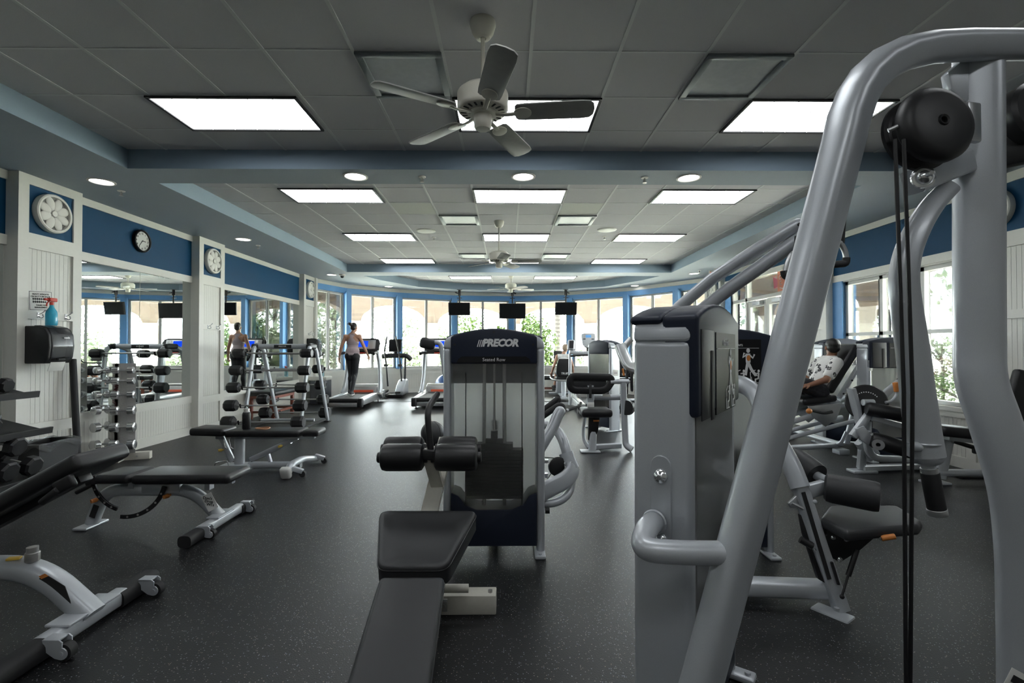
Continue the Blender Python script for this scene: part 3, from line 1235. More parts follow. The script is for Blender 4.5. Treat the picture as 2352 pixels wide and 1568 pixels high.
foliage('garden_shrub', 'green rounded shrub outside the centre window, left of the hanging middle television', 'shrub', (-.98, 20.3, 1.55), (1.05, .9, 1.2), 4200, .15, M['leaf'])
foliage('garden_shrub', 'green leafy shrub outside the centre window, right of the middle television', 'shrub', (1.25, 20.6, 1.35), (1.15, 1.0, 1.45), 5000, .15, M['leaf'])
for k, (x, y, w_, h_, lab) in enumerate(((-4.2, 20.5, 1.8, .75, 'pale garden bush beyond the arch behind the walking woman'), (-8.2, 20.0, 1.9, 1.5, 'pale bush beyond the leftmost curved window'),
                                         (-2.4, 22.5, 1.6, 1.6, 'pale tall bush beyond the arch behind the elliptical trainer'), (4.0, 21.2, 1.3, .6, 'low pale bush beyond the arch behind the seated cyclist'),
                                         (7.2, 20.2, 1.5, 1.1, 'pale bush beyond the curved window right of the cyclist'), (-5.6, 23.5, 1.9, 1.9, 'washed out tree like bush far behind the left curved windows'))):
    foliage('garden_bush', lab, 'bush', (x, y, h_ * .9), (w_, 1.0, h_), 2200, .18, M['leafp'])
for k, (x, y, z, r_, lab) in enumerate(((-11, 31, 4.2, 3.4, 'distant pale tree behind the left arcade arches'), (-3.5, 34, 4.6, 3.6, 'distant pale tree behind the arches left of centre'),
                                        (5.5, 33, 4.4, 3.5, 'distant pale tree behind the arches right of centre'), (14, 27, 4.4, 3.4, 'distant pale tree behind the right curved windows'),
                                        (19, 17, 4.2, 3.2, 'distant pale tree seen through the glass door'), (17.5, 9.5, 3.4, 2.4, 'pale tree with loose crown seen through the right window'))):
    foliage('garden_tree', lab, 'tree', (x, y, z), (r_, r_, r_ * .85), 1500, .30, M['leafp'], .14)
# palm trunk beyond the right television
t = thing('palm_tree', 'ringed grey palm trunk outside, right of the centre windows', 'tree', (2.55, 24.5, -.2))
m = MB()
for k in range(24):
    m.cyl((0, 0, k * .2), (0, 0, k * .2 + .17), .17, .155, seg=12)
    m.cyl((0, 0, k * .2 + .17), (0, 0, k * .2 + .2), .135, seg=12)
obj('trunk', m, M['bark'], t)
m = MB()
for k in range(12):
    a = 2 * PI * k / 12
    pts = [(0.1 * math.cos(a), .1 * math.sin(a), 4.8), (.9 * math.cos(a), .9 * math.sin(a), 5.4), (1.9 * math.cos(a), 1.9 * math.sin(a), 4.9)]
    m.sweep(smooth_path(pts, 5), sect(.34, .012, 8), (0, 0, 1), [(.4 + .6 * math.sin(PI * min(1, j / 10 + .1)), 1) for j in range(11)])
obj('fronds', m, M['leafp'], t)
# right window garden
foliage('clipped_hedge', 'low clipped green hedge just outside the right window', 'hedge', (10.3, 10.9, .38), (1.0, 2.6, .55), 3200, .075, M['leaf'])
foliage('flowering_shrub', 'reddish leaved low plants behind the hedge outside the right window', 'shrub', (11.9, 12.4, .80), (.6, 1.8, .36), 700, .10, M['leafr'])
foliage('garden_shrub', 'small spreading tree in the lower half of the right window', 'shrub', (13.2, 14.6, 1.35), (1.1, 1.2, .5), 700, .12, M['leafp'])
m = MB().bx(24, 26, -5, 24, -.2, 3.2)
o = obj('garden_wall', m, M['stuccow'], smooth=0)
tag(o, 'low white building wall far outside beyond the right window', 'wall')

# ---------------------------------------------------------------- light
wd = bpy.data.worlds.new('world')
scene.world = wd
wd.use_nodes = True
nt = wd.node_tree
bg = nt.nodes['Background']
bg.inputs[0].default_value = (.89, .95, 1.0, 1)
bg.inputs[1].default_value = 38.0
sl = bpy.data.lights.new('sun', 'SUN')
sl.energy = 155
sl.angle = .02
sl.color = (1.0, .97, .92)
so_ = bpy.data.objects.new('sun', sl)
C.objects.link(so_)
so_.rotation_euler = (math.radians(-28), math.radians(8), 0)
vs = scene.view_settings
vs.view_transform = 'Standard'
vs.look = 'None'
vs.gamma = 1.0
vs.use_curve_mapping = False
vs.exposure = 0.0
# ================================================================ left wall fittings
def hook_pair(y, z, label):
    t = thing('coat_hook', label, 'hook', (CXL, y, z), 0, 'silver coat hooks on the columns')
    m = MB().bx(0, .004, -.012, .012, -.03, .03, .001)
    obj('plate', m, M['alu'], t)
    m = MB().tube(smooth_path([(.003, 0, -.012), (.03, 0, -.03), (.055, 0, -.018), (.05, 0, 0)], 5), .005, 8)
    m.tube(smooth_path([(.003, 0, .005), (.04, 0, .02), (.075, 0, .05)], 5), .005, 8)
    m.ball((.05, 0, .002), .008, 8).ball((.075, 0, .052), .008, 8)
    obj('hook', m, M['alu'], t)
    return t


h0 = hook_pair(5.20, 1.745, 'silver coat hook on the nearest left column, left of the blue spray bottle')
for y, lab in ((5.52, 'silver coat hook on the nearest left column, right of the blue spray bottle'), (8.12, 'silver coat hook on the middle left column, left of its pair'),
               (8.36, 'silver coat hook on the middle left column, right of its pair'), (12.2, 'small coat hook on the far left column, left of its pair'), (12.42, 'small coat hook on the far left column, right of its pair')):
    dup(h0, (CXL, y, 1.745), 0, lab)


def towel_dispenser(x, y, z, label):
    t = thing('paper_towel_dispenser', label, 'paper towel dispenser', (x, y, z), 0, 'black paper towel dispensers')
    prof = [(-.022, 0), (.20, 0), (.235, .06), (.25, .18), (.24, .30), (.20, .37), (.12, .39), (-.022, .39)]
    m = MB().prism([(a, -.15, b) for a, b in prof], (0, .30, 0), .012, 3)
    obj('body', m, M['black'], t)
    prof2 = [(.06, .02), (.205, .012), (.243, .06), (.258, .18), (.247, .305), (.205, .378), (.12, .398), (.06, .398)]
    m = MB().prism([(a, -.125, b) for a, b in prof2], (0, .25, 0), .012, 3)
    obj('curved_cover', m, mat('dark_smoked_plastic', (.02, .021, .024), .22) if 'cover' not in M else M['cover'], t)
    m = MB().box((.19, 0, -.035), (.004, .17, .10), (0, .35, 0), .001)
    obj('paper_towel', m, M['paper'], t)
    text('maker_mark', 'waxie', .030, M['print'], t, facing((.262, .04, .27), (0, 1, 0), (.05, 0, 1)), bold=.001)
    m = MB().bx(.225, .25, -.04, .04, .03, .05, .004)
    obj('lever', m, M['rubber'], t)
    return t


td = towel_dispenser(CXL, 5.21, 1.235, 'black paper towel dispenser with paper hanging out, on the nearest left column')
td2 = dup(td, (CXL, 12.3, 1.235), 0, 'small looking black paper towel dispenser on the far left column behind the barbell rack')


def spray(x, y, z, h, label, full):
    t = thing('spray_bottle', label, 'spray bottle', (x, y, z), 0, 'trigger spray bottles')
    k = h / .27
    m = MB().lathe([(0, 0), (.042 * k, 0), (.045 * k, .01 * k), (.045 * k, .11 * k), (.040 * k, .135 * k), (.018 * k, .175 * k), (.014 * k, .20 * k), (0, .20 * k)], seg=24)
    obj('bottle', m, full, t)
    m = MB().cyl((0, 0, .195 * k), (0, 0, .225 * k), .016 * k)
    m.box((.01 * k, -.005, .245 * k), (.035 * k, .075 * k, .035 * k), None, .006)
    m.box((0, -.055 * k, .245 * k), (.02 * k, .035 * k, .022 * k), None, .004)
    m.sweep(smooth_path([(0, -.02 * k, .235 * k), (0, -.045 * k, .21 * k), (0, -.05 * k, .18 * k)], 4), sect(.014 * k, .008 * k, 8), (0, 1, 0))
    obj('trigger_head', m, M['red'], t)
    return t


spray(CXL + .14, 5.20, 1.634, .30, 'bright blue spray bottle with red trigger on top of the nearest towel dispenser', M['bluefluid'])

t = thing('wall_notice', 'white laminated heavy weights notice pinned to the nearest left column', 'notice', (CXL - .008, 5.23, 1.90))
Rn = Matrix.Rotation(.06, 4, 'X')
m = MB().box((.004, 0, 0), (.003, .27, .215), None, .0008)
bmesh.ops.transform(m.bm, matrix=Rn, verts=m.bm.verts)
obj('sheet', m, M['paper'], t)
m = MB()
for a, b, c_, d_ in ((-.125, .125, .094, .098), (-.125, .125, -.098, -.094), (-.125, -.121, -.098, .098), (.121, .125, -.098, .098)):
    m.bx(.0055, .0065, a, b, c_, d_)
bmesh.ops.transform(m.bm, matrix=Rn, verts=m.bm.verts)
obj('border_line', m, M['ink'], t, smooth=0)
for s_, z, sz in (('HEAVY WEIGHTS', .068, .024), ('ON BOTTOM RACK', .043, .024), ('THANK YOU', -.048, .019), ('MANAGEMENT', -.072, .021)):
    text('lettering', s_, sz, M['ink'], t, Rn @ facing((.0065, 0, z), (0, 1, 0), (0, 0, 1)), bold=.0006)
m = MB()
for z in (.018, -.012):
    m.bx(.0055, .007, -.09, .06, z - .004, z + .004)
    for k in range(7):
        m.bx(.0055, .0075, -.09 + k * .023, -.078 + k * .023, z - .011, z + .011)
bmesh.ops.transform(m.bm, matrix=Rn, verts=m.bm.verts)
obj('weights_drawing', m, M['ink'], t, smooth=0)

t = thing('wall_clock', 'round black rimmed clock on the blue wall band over the nearer mirror', 'clock', (XL + .012, 6.79, 2.88))
m = MB().lathe([(0, 0), (.15, 0), (.155, .02), (.152, .045), (.142, .052), (.132, .045), (.130, .028)], axis=(1, 0, 0), seg=40)
obj('case', m, M['black'], t)
m = MB().lathe([(0, .028), (.131, .028), (.131, .02)], axis=(1, 0, 0), seg=40)
face = obj('dial', m, M['paper'], t)
for k in range(1, 13):
    a = PI / 2 - 2 * PI * k / 12
    text('numeral', str(k), .036, M['ink'], face, facing((.0290, .104 * math.cos(a), .104 * math.sin(a)), (0, 1, 0), (0, 0, 1)), bold=.0008)
for nm, a, l, w in (('hour_hand', math.radians(2), .062, .009), ('minute_hand', math.radians(-128), .095, .006)):
    m = MB().box((.032, math.cos(a) * l * .4, math.sin(a) * l * .4), (.002, l * 1.2, w), Matrix.Rotation(a, 3, 'X'))
    obj(nm, m, M['ink'], t)

t = thing('weighted_bar', 'long black bar leaning on the nearest left column below the towel dispenser', 'exercise bar', (-4.80, 5.50, 0))
m = MB().cyl((0, 0, .0), (-.13, .06, 1.27), .033, bev=.008)
obj('bar', m, M['rubber'], t)

t = thing('waste_bin', 'black waste bin with clear liner at the foot of the nearest left column', 'bin', (-4.74, 5.04, 0))
m = MB()
for z0, z1 in ((0, .44),):
    b_ = [(-.13, -.19), (.13, -.19), (.13, .19), (-.13, .19)]
    k = 1.22
    lo = [m.bm.verts.new((x, y, 0)) for x, y in b_]
    hi = [m.bm.verts.new((x * k, y * k, z1)) for x, y in b_]
    li = [m.bm.verts.new((x * k * .94, y * k * .95, z1)) for x, y in b_]
    bo = [m.bm.verts.new((x * .94, y * .95, .02)) for x, y in b_]
    m.bm.faces.new(list(reversed(lo)))
    m.bm.faces.new(bo)
    for A_, B_ in ((lo, hi), (hi, li), (li, bo)):
        for j in range(4):
            m.bm.faces.new((A_[j], A_[(j + 1) % 4], B_[(j + 1) % 4], B_[j]))
obj('bin_body', m, M['black'], t, smooth=0)
m = MB()
rr = random.Random(3)
ring = []
N = 40
for lvl, (zz, k, dz) in enumerate(((.44 - .05, 1.26, .03), (.445, 1.27, .004), (.452, 1.20, .004), (.30, 1.08, .02), (.12, .95, .0))):
    row = []
    for j in range(N):
        s_ = j / N * 4
        e, f_ = int(s_), s_ - int(s_)
        c4 = [(-.13, -.19), (.13, -.19), (.13, .19), (-.13, .19)]
        p = [c4[e][q] * (1 - f_) + c4[(e + 1) % 4][q] * f_ for q in (0, 1)]
        row.append(m.bm.verts.new((p[0] * k + rr.uniform(-.003, .003), p[1] * k + rr.uniform(-.003, .003), zz + dz * math.sin(j * .9) + rr.uniform(-.004, .004))))
    ring.append(row)
for A_, B_ in zip(ring, ring[1:]):
    for j in range(N):
        m.bm.faces.new((A_[j], A_[(j + 1) % N], B_[(j + 1) % N], B_[j]))
obj('bin_liner', m, M['bag'], t)


# ================================================================ hex dumbbells and rack on the far left
def hex_head(m, p0, p1, r, chamf=.25):
    """six-sided head from p0 to p1 with chamfered rims"""
    p0, p1 = Vector(p0), Vector(p1)
    d = p1 - p0
    m.cyl(p0 + d * .16, p1 - d * .16, r, r, 8)
    m.cyl(p0, p0 + d * .16, r * .80, r, 8)
    m.cyl(p1 - d * .16, p1, r, r * .80, 8)


def hex_dumbbell(label, loc, r, L, rz, tilt, grp):
    t = thing('hex_dumbbell', label, 'dumbbell', loc, rz, grp)
    for s_ in (-1, 1):
        m = MB()
        R = Matrix.Rotation(tilt, 4, 'Y')
        hex_head(m, (s_ * L * .22, 0, r), (s_ * L * .5, 0, r), r)
        bmesh.ops.rotate(m.bm, cent=(0, 0, r), matrix=Matrix.Rotation(PI / 8, 3, 'X'), verts=m.bm.verts)
        bmesh.ops.transform(m.bm, matrix=R, verts=m.bm.verts)
        obj('head', m, M['iron'], t, smooth=20)
    m = MB().cyl((-L * .24, 0, r), (L * .24, 0, r), .016)
    bmesh.ops.transform(m.bm, matrix=Matrix.Rotation(tilt, 4, 'Y'), verts=m.bm.verts)
    obj('handle', m, M['steel'], t)
    return t


rk = thing('dumbbell_rack', 'black three-tier dumbbell rack at the left edge of the picture', 'rack', (-4.2, 3.55, 0))
TIL = math.atan(.10 / .42)
for z, x_f, yend in ((.97, -4.06, 4.26), (.655, -3.98, 4.30), (.285, -3.86, 4.22)):
    m = MB()
    # tray: front lip, sloped bed, raised back
    pr = [(x_f, z), (x_f + .01, z + .055), (x_f - .02, z + .055), (x_f - .03, z + .02), (x_f - .44, z + .12), (x_f - .44, z + .16), (x_f - .46, z + .16), (x_f - .46, z + .10)]
    m.prism([(a, 2.6, b) for a, b in pr], (0, yend - 2.6, 0), .003, 1)
    obj('tray', m, M['black'], rk, world=True)
m = MB()
for y in (2.8, 4.10):
    m.sweep([(-4.42, y, .02), (-4.42, y, 1.18)], sect(.05, .09, 12), (0, 1, 0))
    m.sweep([(-4.50, y, .03), (-4.12, y, .03)], sect(.09, .05, 12), (0, 0, 1))
    m.sweep([(-4.42, y, .2), (-3.9, y, .30)], sect(.05, .05, 12), (0, 0, 1))
obj('rack_frame', m, M['black'], rk, world=True)


def on_tray(z, x_f, x, r):
    """height of the sloped tray bed under x"""
    return z + .024 + (x_f - .03 - x) * (.10 / .41)


dbs = [(.97, -4.06, 4.10, .062, .25, 'hex dumbbell at the far end of the top tray of the left rack'), (.97, -4.06, 3.93, .066, .26, 'hex dumbbell second from the far end of the top tray of the left rack'),
       (.655, -3.98, 3.90, .070, .28, 'hex dumbbell alone on the middle tray of the left rack, at the picture edge'),
       (.285, -3.86, 4.10, .082, .30, 'large hex dumbbell at the far end of the bottom tray of the left rack'), (.285, -3.86, 3.90, .084, .30, 'large hex dumbbell second from the far end of the bottom tray'),
       (.285, -3.86, 3.68, .086, .30, 'large hex dumbbell third from the far end of the bottom tray')]
for z, xf, y, r, L, lab in dbs:
    x = xf - .235
    hex_dumbbell(lab, (x, y, on_tray(z, xf, x, r) + .002), r, L, 0, TIL, 'hex dumbbells on the left rack')
hex_dumbbell('large hex dumbbell resting crosswise on top of two others on the bottom tray', (-4.12, 4.0, .285 + .09 + .165), .082, .28, 0, TIL, 'hex dumbbells on the left rack')

# ================================================================ chrome dumbbell tower
tw = thing('dumbbell_tower', 'upright steel dumbbell tower on a cream base in front of the nearer mirror', 'rack', (-4.81, 6.10, 0))
m = MB()
sec_ = [(-.17, .02), (-.05, -.07), (.05, -.07), (.17, .02), (.155, .04), (.045, -.045), (-.045, -.045), (-.155, .04)]
m.prism([(x, y, .09) for x, y in sec_], (0, 0, 1.115))
m.bx(-.02, .02, -.07, .14, .06, 1.2)
obj('column', m, M['steel'], tw, smooth=0)
m = MB().box((0, .02, .045), (.62, .09, .09), (0, 0, math.radians(18)), .004)
pl = obj('base_plank', m, M['cream'], tw)
for k in (-.24, -.12, .05, .18):
    m = MB().cyl((k * math.cos(.314) + .013, .02 + k * math.sin(.314) - .05, .045), (k * math.cos(.314) + .02, .02 + k * math.sin(.314) - .058, .045), .011)
    obj('bolt', m, M['steel'], pl)
m = MB().box((0, .02, .045), (.09, .42, .085), (0, 0, math.radians(18)), .004)
obj('base_plank', m, M['cream'], tw)
text('lettering', '// FITNESS', .075, M['darkred'], tw, facing((-.005, -.0715, .86), (.12, 0, 1), (-1, 0, .1)), shear=.3, bold=.001)
m = MB()
zs = (1.115, .985, .815, .625, .42, .205)
for z in zs:
    for s_ in (-1, 1):
        m.box((s_ * .115, -.045, z - .012), (.05, .07, .012), (0, 0, s_ * .64), .002)
obj('cradle_pegs', m, M['steel'], tw)


def chrome_db(label, loc, r, L, rz):
    t = thing('chrome_dumbbell', label, 'dumbbell', loc, rz, 'chrome dumbbells on the steel tower')
    for s_ in (-1, 1):
        m = MB().lathe([(0, -.5), (r * .85, -.5), (r, -.42), (r, .40), (r * .7, .5), (0, .5)], seg=24)
        bmesh.ops.transform(m.bm, matrix=Matrix.Translation((s_ * (L * .345), 0, 0)) @ Matrix.Rotation(-s_ * PI / 2, 4, 'Y') @ Matrix.Diagonal((1, 1, L * .31, 1)), verts=m.bm.verts)
        obj('head', m, M['chrome'], t)
    m = MB().cyl((-L * .24, 0, 0), (L * .24, 0, 0), .013)
    obj('handle', m, M['chrome'], t)
    return t


ordw = ('top', 'second', 'third', 'fourth', 'fifth', 'bottom')
for k, z in enumerate(zs):
    r = .041 + .0042 * k
    L = .200 + .008 * k
    chrome_db('chrome dumbbell at left of the steel tower, %s row' % ordw[k], (-4.81 - .150, 6.10 - .085, z + r * .2), r, L, math.radians(74))
    chrome_db('chrome dumbbell at right of the steel tower, %s row' % ordw[k], (-4.81 + .135, 6.10 - .135, z + r * .2), r, L + .02, math.radians(16))

# ================================================================ fixed barbell rack
bk = thing('barbell_rack', 'silver and black A-frame rack of fixed barbells behind the middle bench', 'rack', (-4.05, 8.6, 0))
FX = ((-4.40, 1), (-3.42, -1))
for xs in (-4.36, -3.42):
    m = MB().sweep(fillet([(xs - .02, 8.12, .03), (xs + .03, 8.34, 1.38), (xs, 8.50, 1.44)], .08), sect(.055, .08, 14), (0, 1, 0))
    obj('front_leg', m, M['silver'], bk, world=True)
    m = MB().sweep(fillet([(xs + .03, 9.22, .03), (xs - .02, 8.78, 1.36), (xs, 8.55, 1.44)], .08), sect(.055, .08, 14), (0, 1, 0))
    obj('rear_leg', m, M['silver'], bk, world=True)
    m = MB().bx(xs - .045, xs + .04, 8.06, 8.2, 0, .03, .01).bx(xs - .03, xs + .07, 9.16, 9.3, 0, .03, .01)
    m.sweep([(xs, 8.12, .05), (xs, 9.22, .05)], sect(.04, .04, 10), (0, 0, 1))
    obj('foot', m, M['rubber'], bk, world=True)
    m = MB().box((xs, 8.52, 1.42), (.09, .30, .09), None, .03, 3)
    obj('corner_cap', m, M['black'], bk, world=True)
m = MB().sweep([(-4.36, 8.50, 1.42), (-3.42, 8.50, 1.42)], sect(.10, .09, 14), (0, 0, 1))
bar = obj('top_beam', m, M['silver'], bk, world=True)
m = MB().box((-3.89, 8.447, 1.42), (.30, .012, .055), None, .02, 4)
pl = obj('name_plate', m, M['black'], bar, world=True)
text('lettering', 'PRECOR', .035, M['print'], pl, facing((-3.89, 8.440, 1.42), (1, 0, 0), (0, 0, 1)), world=True, bold=.0006)
m = MB().sweep([(-4.36, 8.66, .12), (-3.42, 8.66, .12)], sect(.05, .05, 12), (0, 0, 1))
obj('cross_bar', m, M['silver'], bk, world=True)
levf = [(1.305, 8.18), (1.02, 8.12), (.74, 8.07), (.45, 8.02), (.185, 7.97)]
levr = [(1.285, 9.0), (1.0, 9.1), (.70, 9.18), (.42, 9.26), (.16, 9.33)]
for z, y in levf + levr:
    for xs in (-4.36, -3.42):
        front = y < 8.6
        m = MB()
        yl = 8.12 + (8.34 - 8.12) * (z / 1.38) if front else 9.22 + (8.78 - 9.22) * (z / 1.38)
        e = -1 if front else 1
        m.sweep([(xs, yl, z - .05), (xs, y + e * .03, z - .03), (xs, y + e * .045, z + .03)], sect(.03, .02, 8), (0, 0, 1))
        obj('holder', m, M['black'], bk, world=True)


def barbell(label, c, L, r):
    t = thing('fixed_barbell', label, 'barbell', c, 0, 'fixed barbells on the A-frame rack')
    m = MB().cyl((-L / 2, 0, 0), (L / 2, 0, 0), .014)
    obj('bar', m, M['steel'], t)
    for s_ in (-1, 1):
        m = MB()
        hex_head(m, (s_ * (L / 2 - .02), 0, 0), (s_ * (L / 2 + .15 + r * .2), 0, 0), r)
        bmesh.ops.rotate(m.bm, cent=(0, 0, 0), matrix=Matrix.Rotation(PI / 8, 3, 'X'), verts=m.bm.verts)
        obj('head', m, M['iron'], t, smooth=20)
    return t


rows5 = ('top', 'second', 'third', 'fourth', 'lowest')
for k, (z, y) in enumerate(levf):
    barbell('fixed barbell on the front side of the A-frame rack, %s level' % rows5[k], (-3.93 - .012 * k, y, z), .98, .080 + .006 * k)
for k, (z, y) in enumerate(levr):
    barbell('fixed barbell on the back side of the A-frame rack, %s level' % rows5[k], (-4.10 + .012 * k, y, z), .98, .078 + .007 * k)

# low padded table behind the rack
t = thing('padded_table', 'low black padded bench on red-brown wooden legs against the left wall behind the barbell rack', 'bench', (-4.78, 9.95, 0))
m = MB().box((0, 0, .50), (.56, .95, .09), None, .03, 3)
obj('cushion', m, M['vinyl'], t)
m = MB().bx(-.25, .25, -.44, .44, .40, .455)
obj('apron', m, M['wood'], t, smooth=0)
for sx in (-1, 1):
    for sy in (-1, 1):
        m = MB().bx(sx * .25, sx * .19, sy * .44, sy * .38, 0, .42, .004)
        obj('leg', m, M['wood'], t)
m = MB().bx(-.19, .19, -.425, -.395, .12, .16).bx(-.19, .19, .395, .425, .12, .16).bx(.20, .24, -.38, .38, .12, .16)
obj('stretcher', m, M['wood'], t, smooth=0)
t = thing('waste_bin', 'grey bin with white rim under the far towel dispenser', 'bin', (-4.70, 12.30, 0))
m = MB().box((0, 0, .29), (.40, .40, .58), None, .02)
obj('bin_body', m, mat('dark_grey_plastic', (.05, .055, .065), .5), t)
m = MB().box((0, 0, .625), (.43, .43, .09), None, .02)
obj('lid', m, M['white'], t)
spray(-4.66, 12.30, .672, .27, 'small clear spray bottle with red trigger on the far bin lid', mat('clear_cleaner', (.45, .72, .78), .1, trans=.5))


# ================================================================ benches
def castor(mb_s, mb_w, c, ax=(1, 0, 0), r=.032):
    mb_w.cyl(Vector(c) - Vector(ax) * .013, Vector(c) + Vector(ax) * .013, r, seg=18)


def fork(xc, ya, yb, zc, r):
    """two rounded cheeks joined by a bridge, round a castor of radius r"""
    m = MB()
    for y in (ya, yb - .006):
        pts = [(xc - .085, y, zc + .062), (xc - .075, y, zc + .012), (xc - .03, y, zc - .020)]
        for k in range(9):
            a = -PI * .6 + PI * 1.05 * k / 8
            pts.append((xc + r * .72 * math.cos(a), y, zc + r * .72 * math.sin(a)))
        pts += [(xc + .005, y, zc + .05), (xc - .01, y, zc + .062)]
        m.prism(pts, (0, .006, 0), .0015, 1)
        m.cyl((xc, y - .003, zc), (xc, y + .009, zc), .011, seg=12)
    m.bx(xc - .085, xc - .012, ya, yb, zc + .052, zc + .063, .004)
    return m


def bench_base(t, bx0, bx1, y0, yw0, yw1, zb, h, tw_=.075):
    """curved main tube along x, plate foot at bx0, wheeled cross foot at bx1 lying along y"""
    m = MB()
    path = fillet([(bx0, y0, .02), (bx0 + .10, y0, zb), (bx1 - .20, y0, zb), (bx1 + .02, y0, .06)], .20, 8)
    m.sweep(path, sect(tw_, tw_ * 1.25, 18), (0, 0, 1))
    obj('main_tube', m, M['silver'], t, world=True)
    m = MB().bx(bx0 - .06, bx0 + .05, y0 - .11, y0 + .11, 0, .022, .01)
    obj('foot_plate', m, M['silver'], t, world=True)
    m = MB().sweep([(bx1 + .02, yw0 + .16, .055), (bx1 + .02, yw1 - .16, .055)], sect(.075, .075, 16, 4), (0, 0, 1))
    m.box((bx1 + .02, (yw0 + yw1) / 2, .098), (.10, .22, .012), None, .005)
    obj('cross_foot', m, M['silver'], t, world=True)
    for ya, yb in ((yw0, yw0 + .19), (yw1 - .19, yw1)):
        m = MB().sweep([(bx1 + .02, ya, .045), (bx1 + .02, yb, .045)], sect(.095, .085, 16, 3), (0, 0, 1))
        obj('rubber_sleeve', m, M['rubber'], t, world=True)
    for yc in (yw0 + .20, yw1 - .10):
        m = fork(bx1 + .10, yc - .045, yc + .005, .036, .034)
        f_ = obj('castor_fork', m, M['silver'], t, world=True)
        m = MB().cyl((bx1 + .10, yc - .036, .036), (bx1 + .10, yc - .004, .036), .034)
        obj('castor', m, M['rubber'], f_, world=True)


def knob(t, p, d, mt, r=.017):
    m = MB().cyl(Vector(p), Vector(p) + Vector(d) * .025, r * .55, seg=12).cyl(Vector(p) + Vector(d) * .02, Vector(p) + Vector(d) * .055, r, r * .85, 14)
    obj('pull_knob', m, mt, t, world=True)


def arc_plate(t, c, r0, r1, a0, a1, y, th=.016):
    m = MB()
    n_ = 16
    pts = [(c[0] + r1 * math.cos(a0 + (a1 - a0) * k / n_), y, c[1] + r1 * math.sin(a0 + (a1 - a0) * k / n_)) for k in range(n_ + 1)]
    pts += [(c[0] + r0 * math.cos(a1 + (a0 - a1) * k / n_), y, c[1] + r0 * math.sin(a1 + (a0 - a1) * k / n_)) for k in range(n_ + 1)]
    m.prism(pts, (0, th, 0), .002, 1)
    o = obj('adjusting_arc', m, M['black'], t, world=True)
    m = MB()
    for k in range(5):
        a = a0 + (a1 - a0) * (k + .7) / 5.4
        p = (c[0] + (r0 + r1) / 2 * math.cos(a), y, c[1] + (r0 + r1) / 2 * math.sin(a))
        m.cyl((p[0], y - .002, p[2]), (p[0], y + th + .002, p[2]), .008, seg=10)
    obj('arc_holes', m, M['steel'], o, world=True)


def pad(name, t, c, size, rot=None, mt='vinyl', bev=.03, piping=True):
    m = MB().box(c, size, rot, bev, 4)
    return obj(name, m, M[mt], t, world=True)


# --- flat bench (middle left)
t = thing('flat_bench', 'black padded flat bench with curved silver frame and a white note on its leg', 'weight bench', (-2.7, 3.85, 0))
bench_base(t, -3.26, -2.27, 3.86, 3.42, 4.28, .285, .4)
pad('seat_pad', t, (-2.985, 3.84, .405), (.27, .31, .07), (0, 0, 0))
pad('back_pad', t, (-2.46, 3.84, .405), (.74, .33, .072), (0, 0, 0), 'vinyl')
m = MB().sweep([(-3.0, 3.85, .352), (-2.15, 3.85, .352)], sect(.05, .035, 12, 4), (0, 0, 1))
m.bx(-2.95, -2.91, 3.82, 3.88, .30, .36).bx(-2.78, -2.74, 3.82, 3.88, .30, .36).bx(-2.62, -2.57, 3.82, 3.88, .30, .36).bx(-2.36, -2.32, 3.82, 3.88, .29, .36)
m.box((-2.70, 3.86, .30), (.30, .09, .075), None, .015)
obj('pad_support', m, M['silver'], t, world=True)
m = MB().box((-3.13, 3.70, .40), (.09, .03, .07), (0, -.2, 0), .012).cyl((-3.24, 3.70, .31), (-3.12, 3.70, .37), .016)
obj('carry_handle', m, M['black'], t, world=True)
arc_plate(t, (-2.95, .40), .290, .322, math.radians(-97), math.radians(-14), 3.79)
arc_plate(t, (-2.92, .42), .262, .292, math.radians(182), math.radians(252), 3.78)
knob(t, (-3.17, 3.82, .225), (-.4, -.9, -.1), M['orange'])
knob(t, (-2.62, 3.82, .255), (-.3, -.95, -.05), M['orange'])
R_ = Matrix.Rotation(math.radians(62), 3, 'Y')
m = MB().box((-2.312, 3.812, .20), (.13, .003, .085), R_)
nt_ = obj('paper_note', m, M['paper'], t, world=True)
for s_, dz in (("Don't", .03), ('Drop', .005), ("Wt's", -.02)):
    text('lettering', s_, .030, M['ink'], nt_, facing((-2.315 - dz * .45, 3.8095, .20 + dz), (1, 0, -.12), (0, 0, 1)), world=True, bold=.0005)
m = MB().box((-3.205, 3.815, .13), (.10, .003, .045), Matrix.Rotation(math.radians(-70), 3, 'Y'))
obj('warning_sticker', m, M['ink'], t, world=True)

# --- inclined bench (near left corner)
t = thing('incline_bench', 'black inclined weight bench cut off by the left edge of the picture', 'weight bench', (-2.5, 2.45, 0))
bx1 = -2.10
m = MB()
path = fillet([(-3.35, 2.45, .02), (-3.22, 2.45, .31), (-2.33, 2.45, .31), (-2.06, 2.45, .07)], .24, 10)
m.sweep(path, sect(.115, .10, 20, 3), (0, 0, 1))
obj('main_tube', m, M['silver'], t, world=True)
m = MB().bx(-3.45, -3.28, 2.33, 2.57, 0, .022, .01)
obj('foot_plate', m, M['silver'], t, world=True)
m = MB().sweep([(bx1, 2.22, .055), (bx1, 2.68, .055)], sect(.085, .08, 16, 4), (0, 0, 1))
m.box((bx1, 2.45, .10), (.12, .30, .014), None, .006)
obj('cross_foot', m, M['silver'], t, world=True)
for ya, yb in ((1.98, 2.25), (2.63, 2.90)):
    m = MB().sweep([(bx1, ya, .048), (bx1, yb, .048)], sect(.11, .092, 18, 3), (0, 0, 1))
    obj('rubber_sleeve', m, M['rubber'], t, world=True)
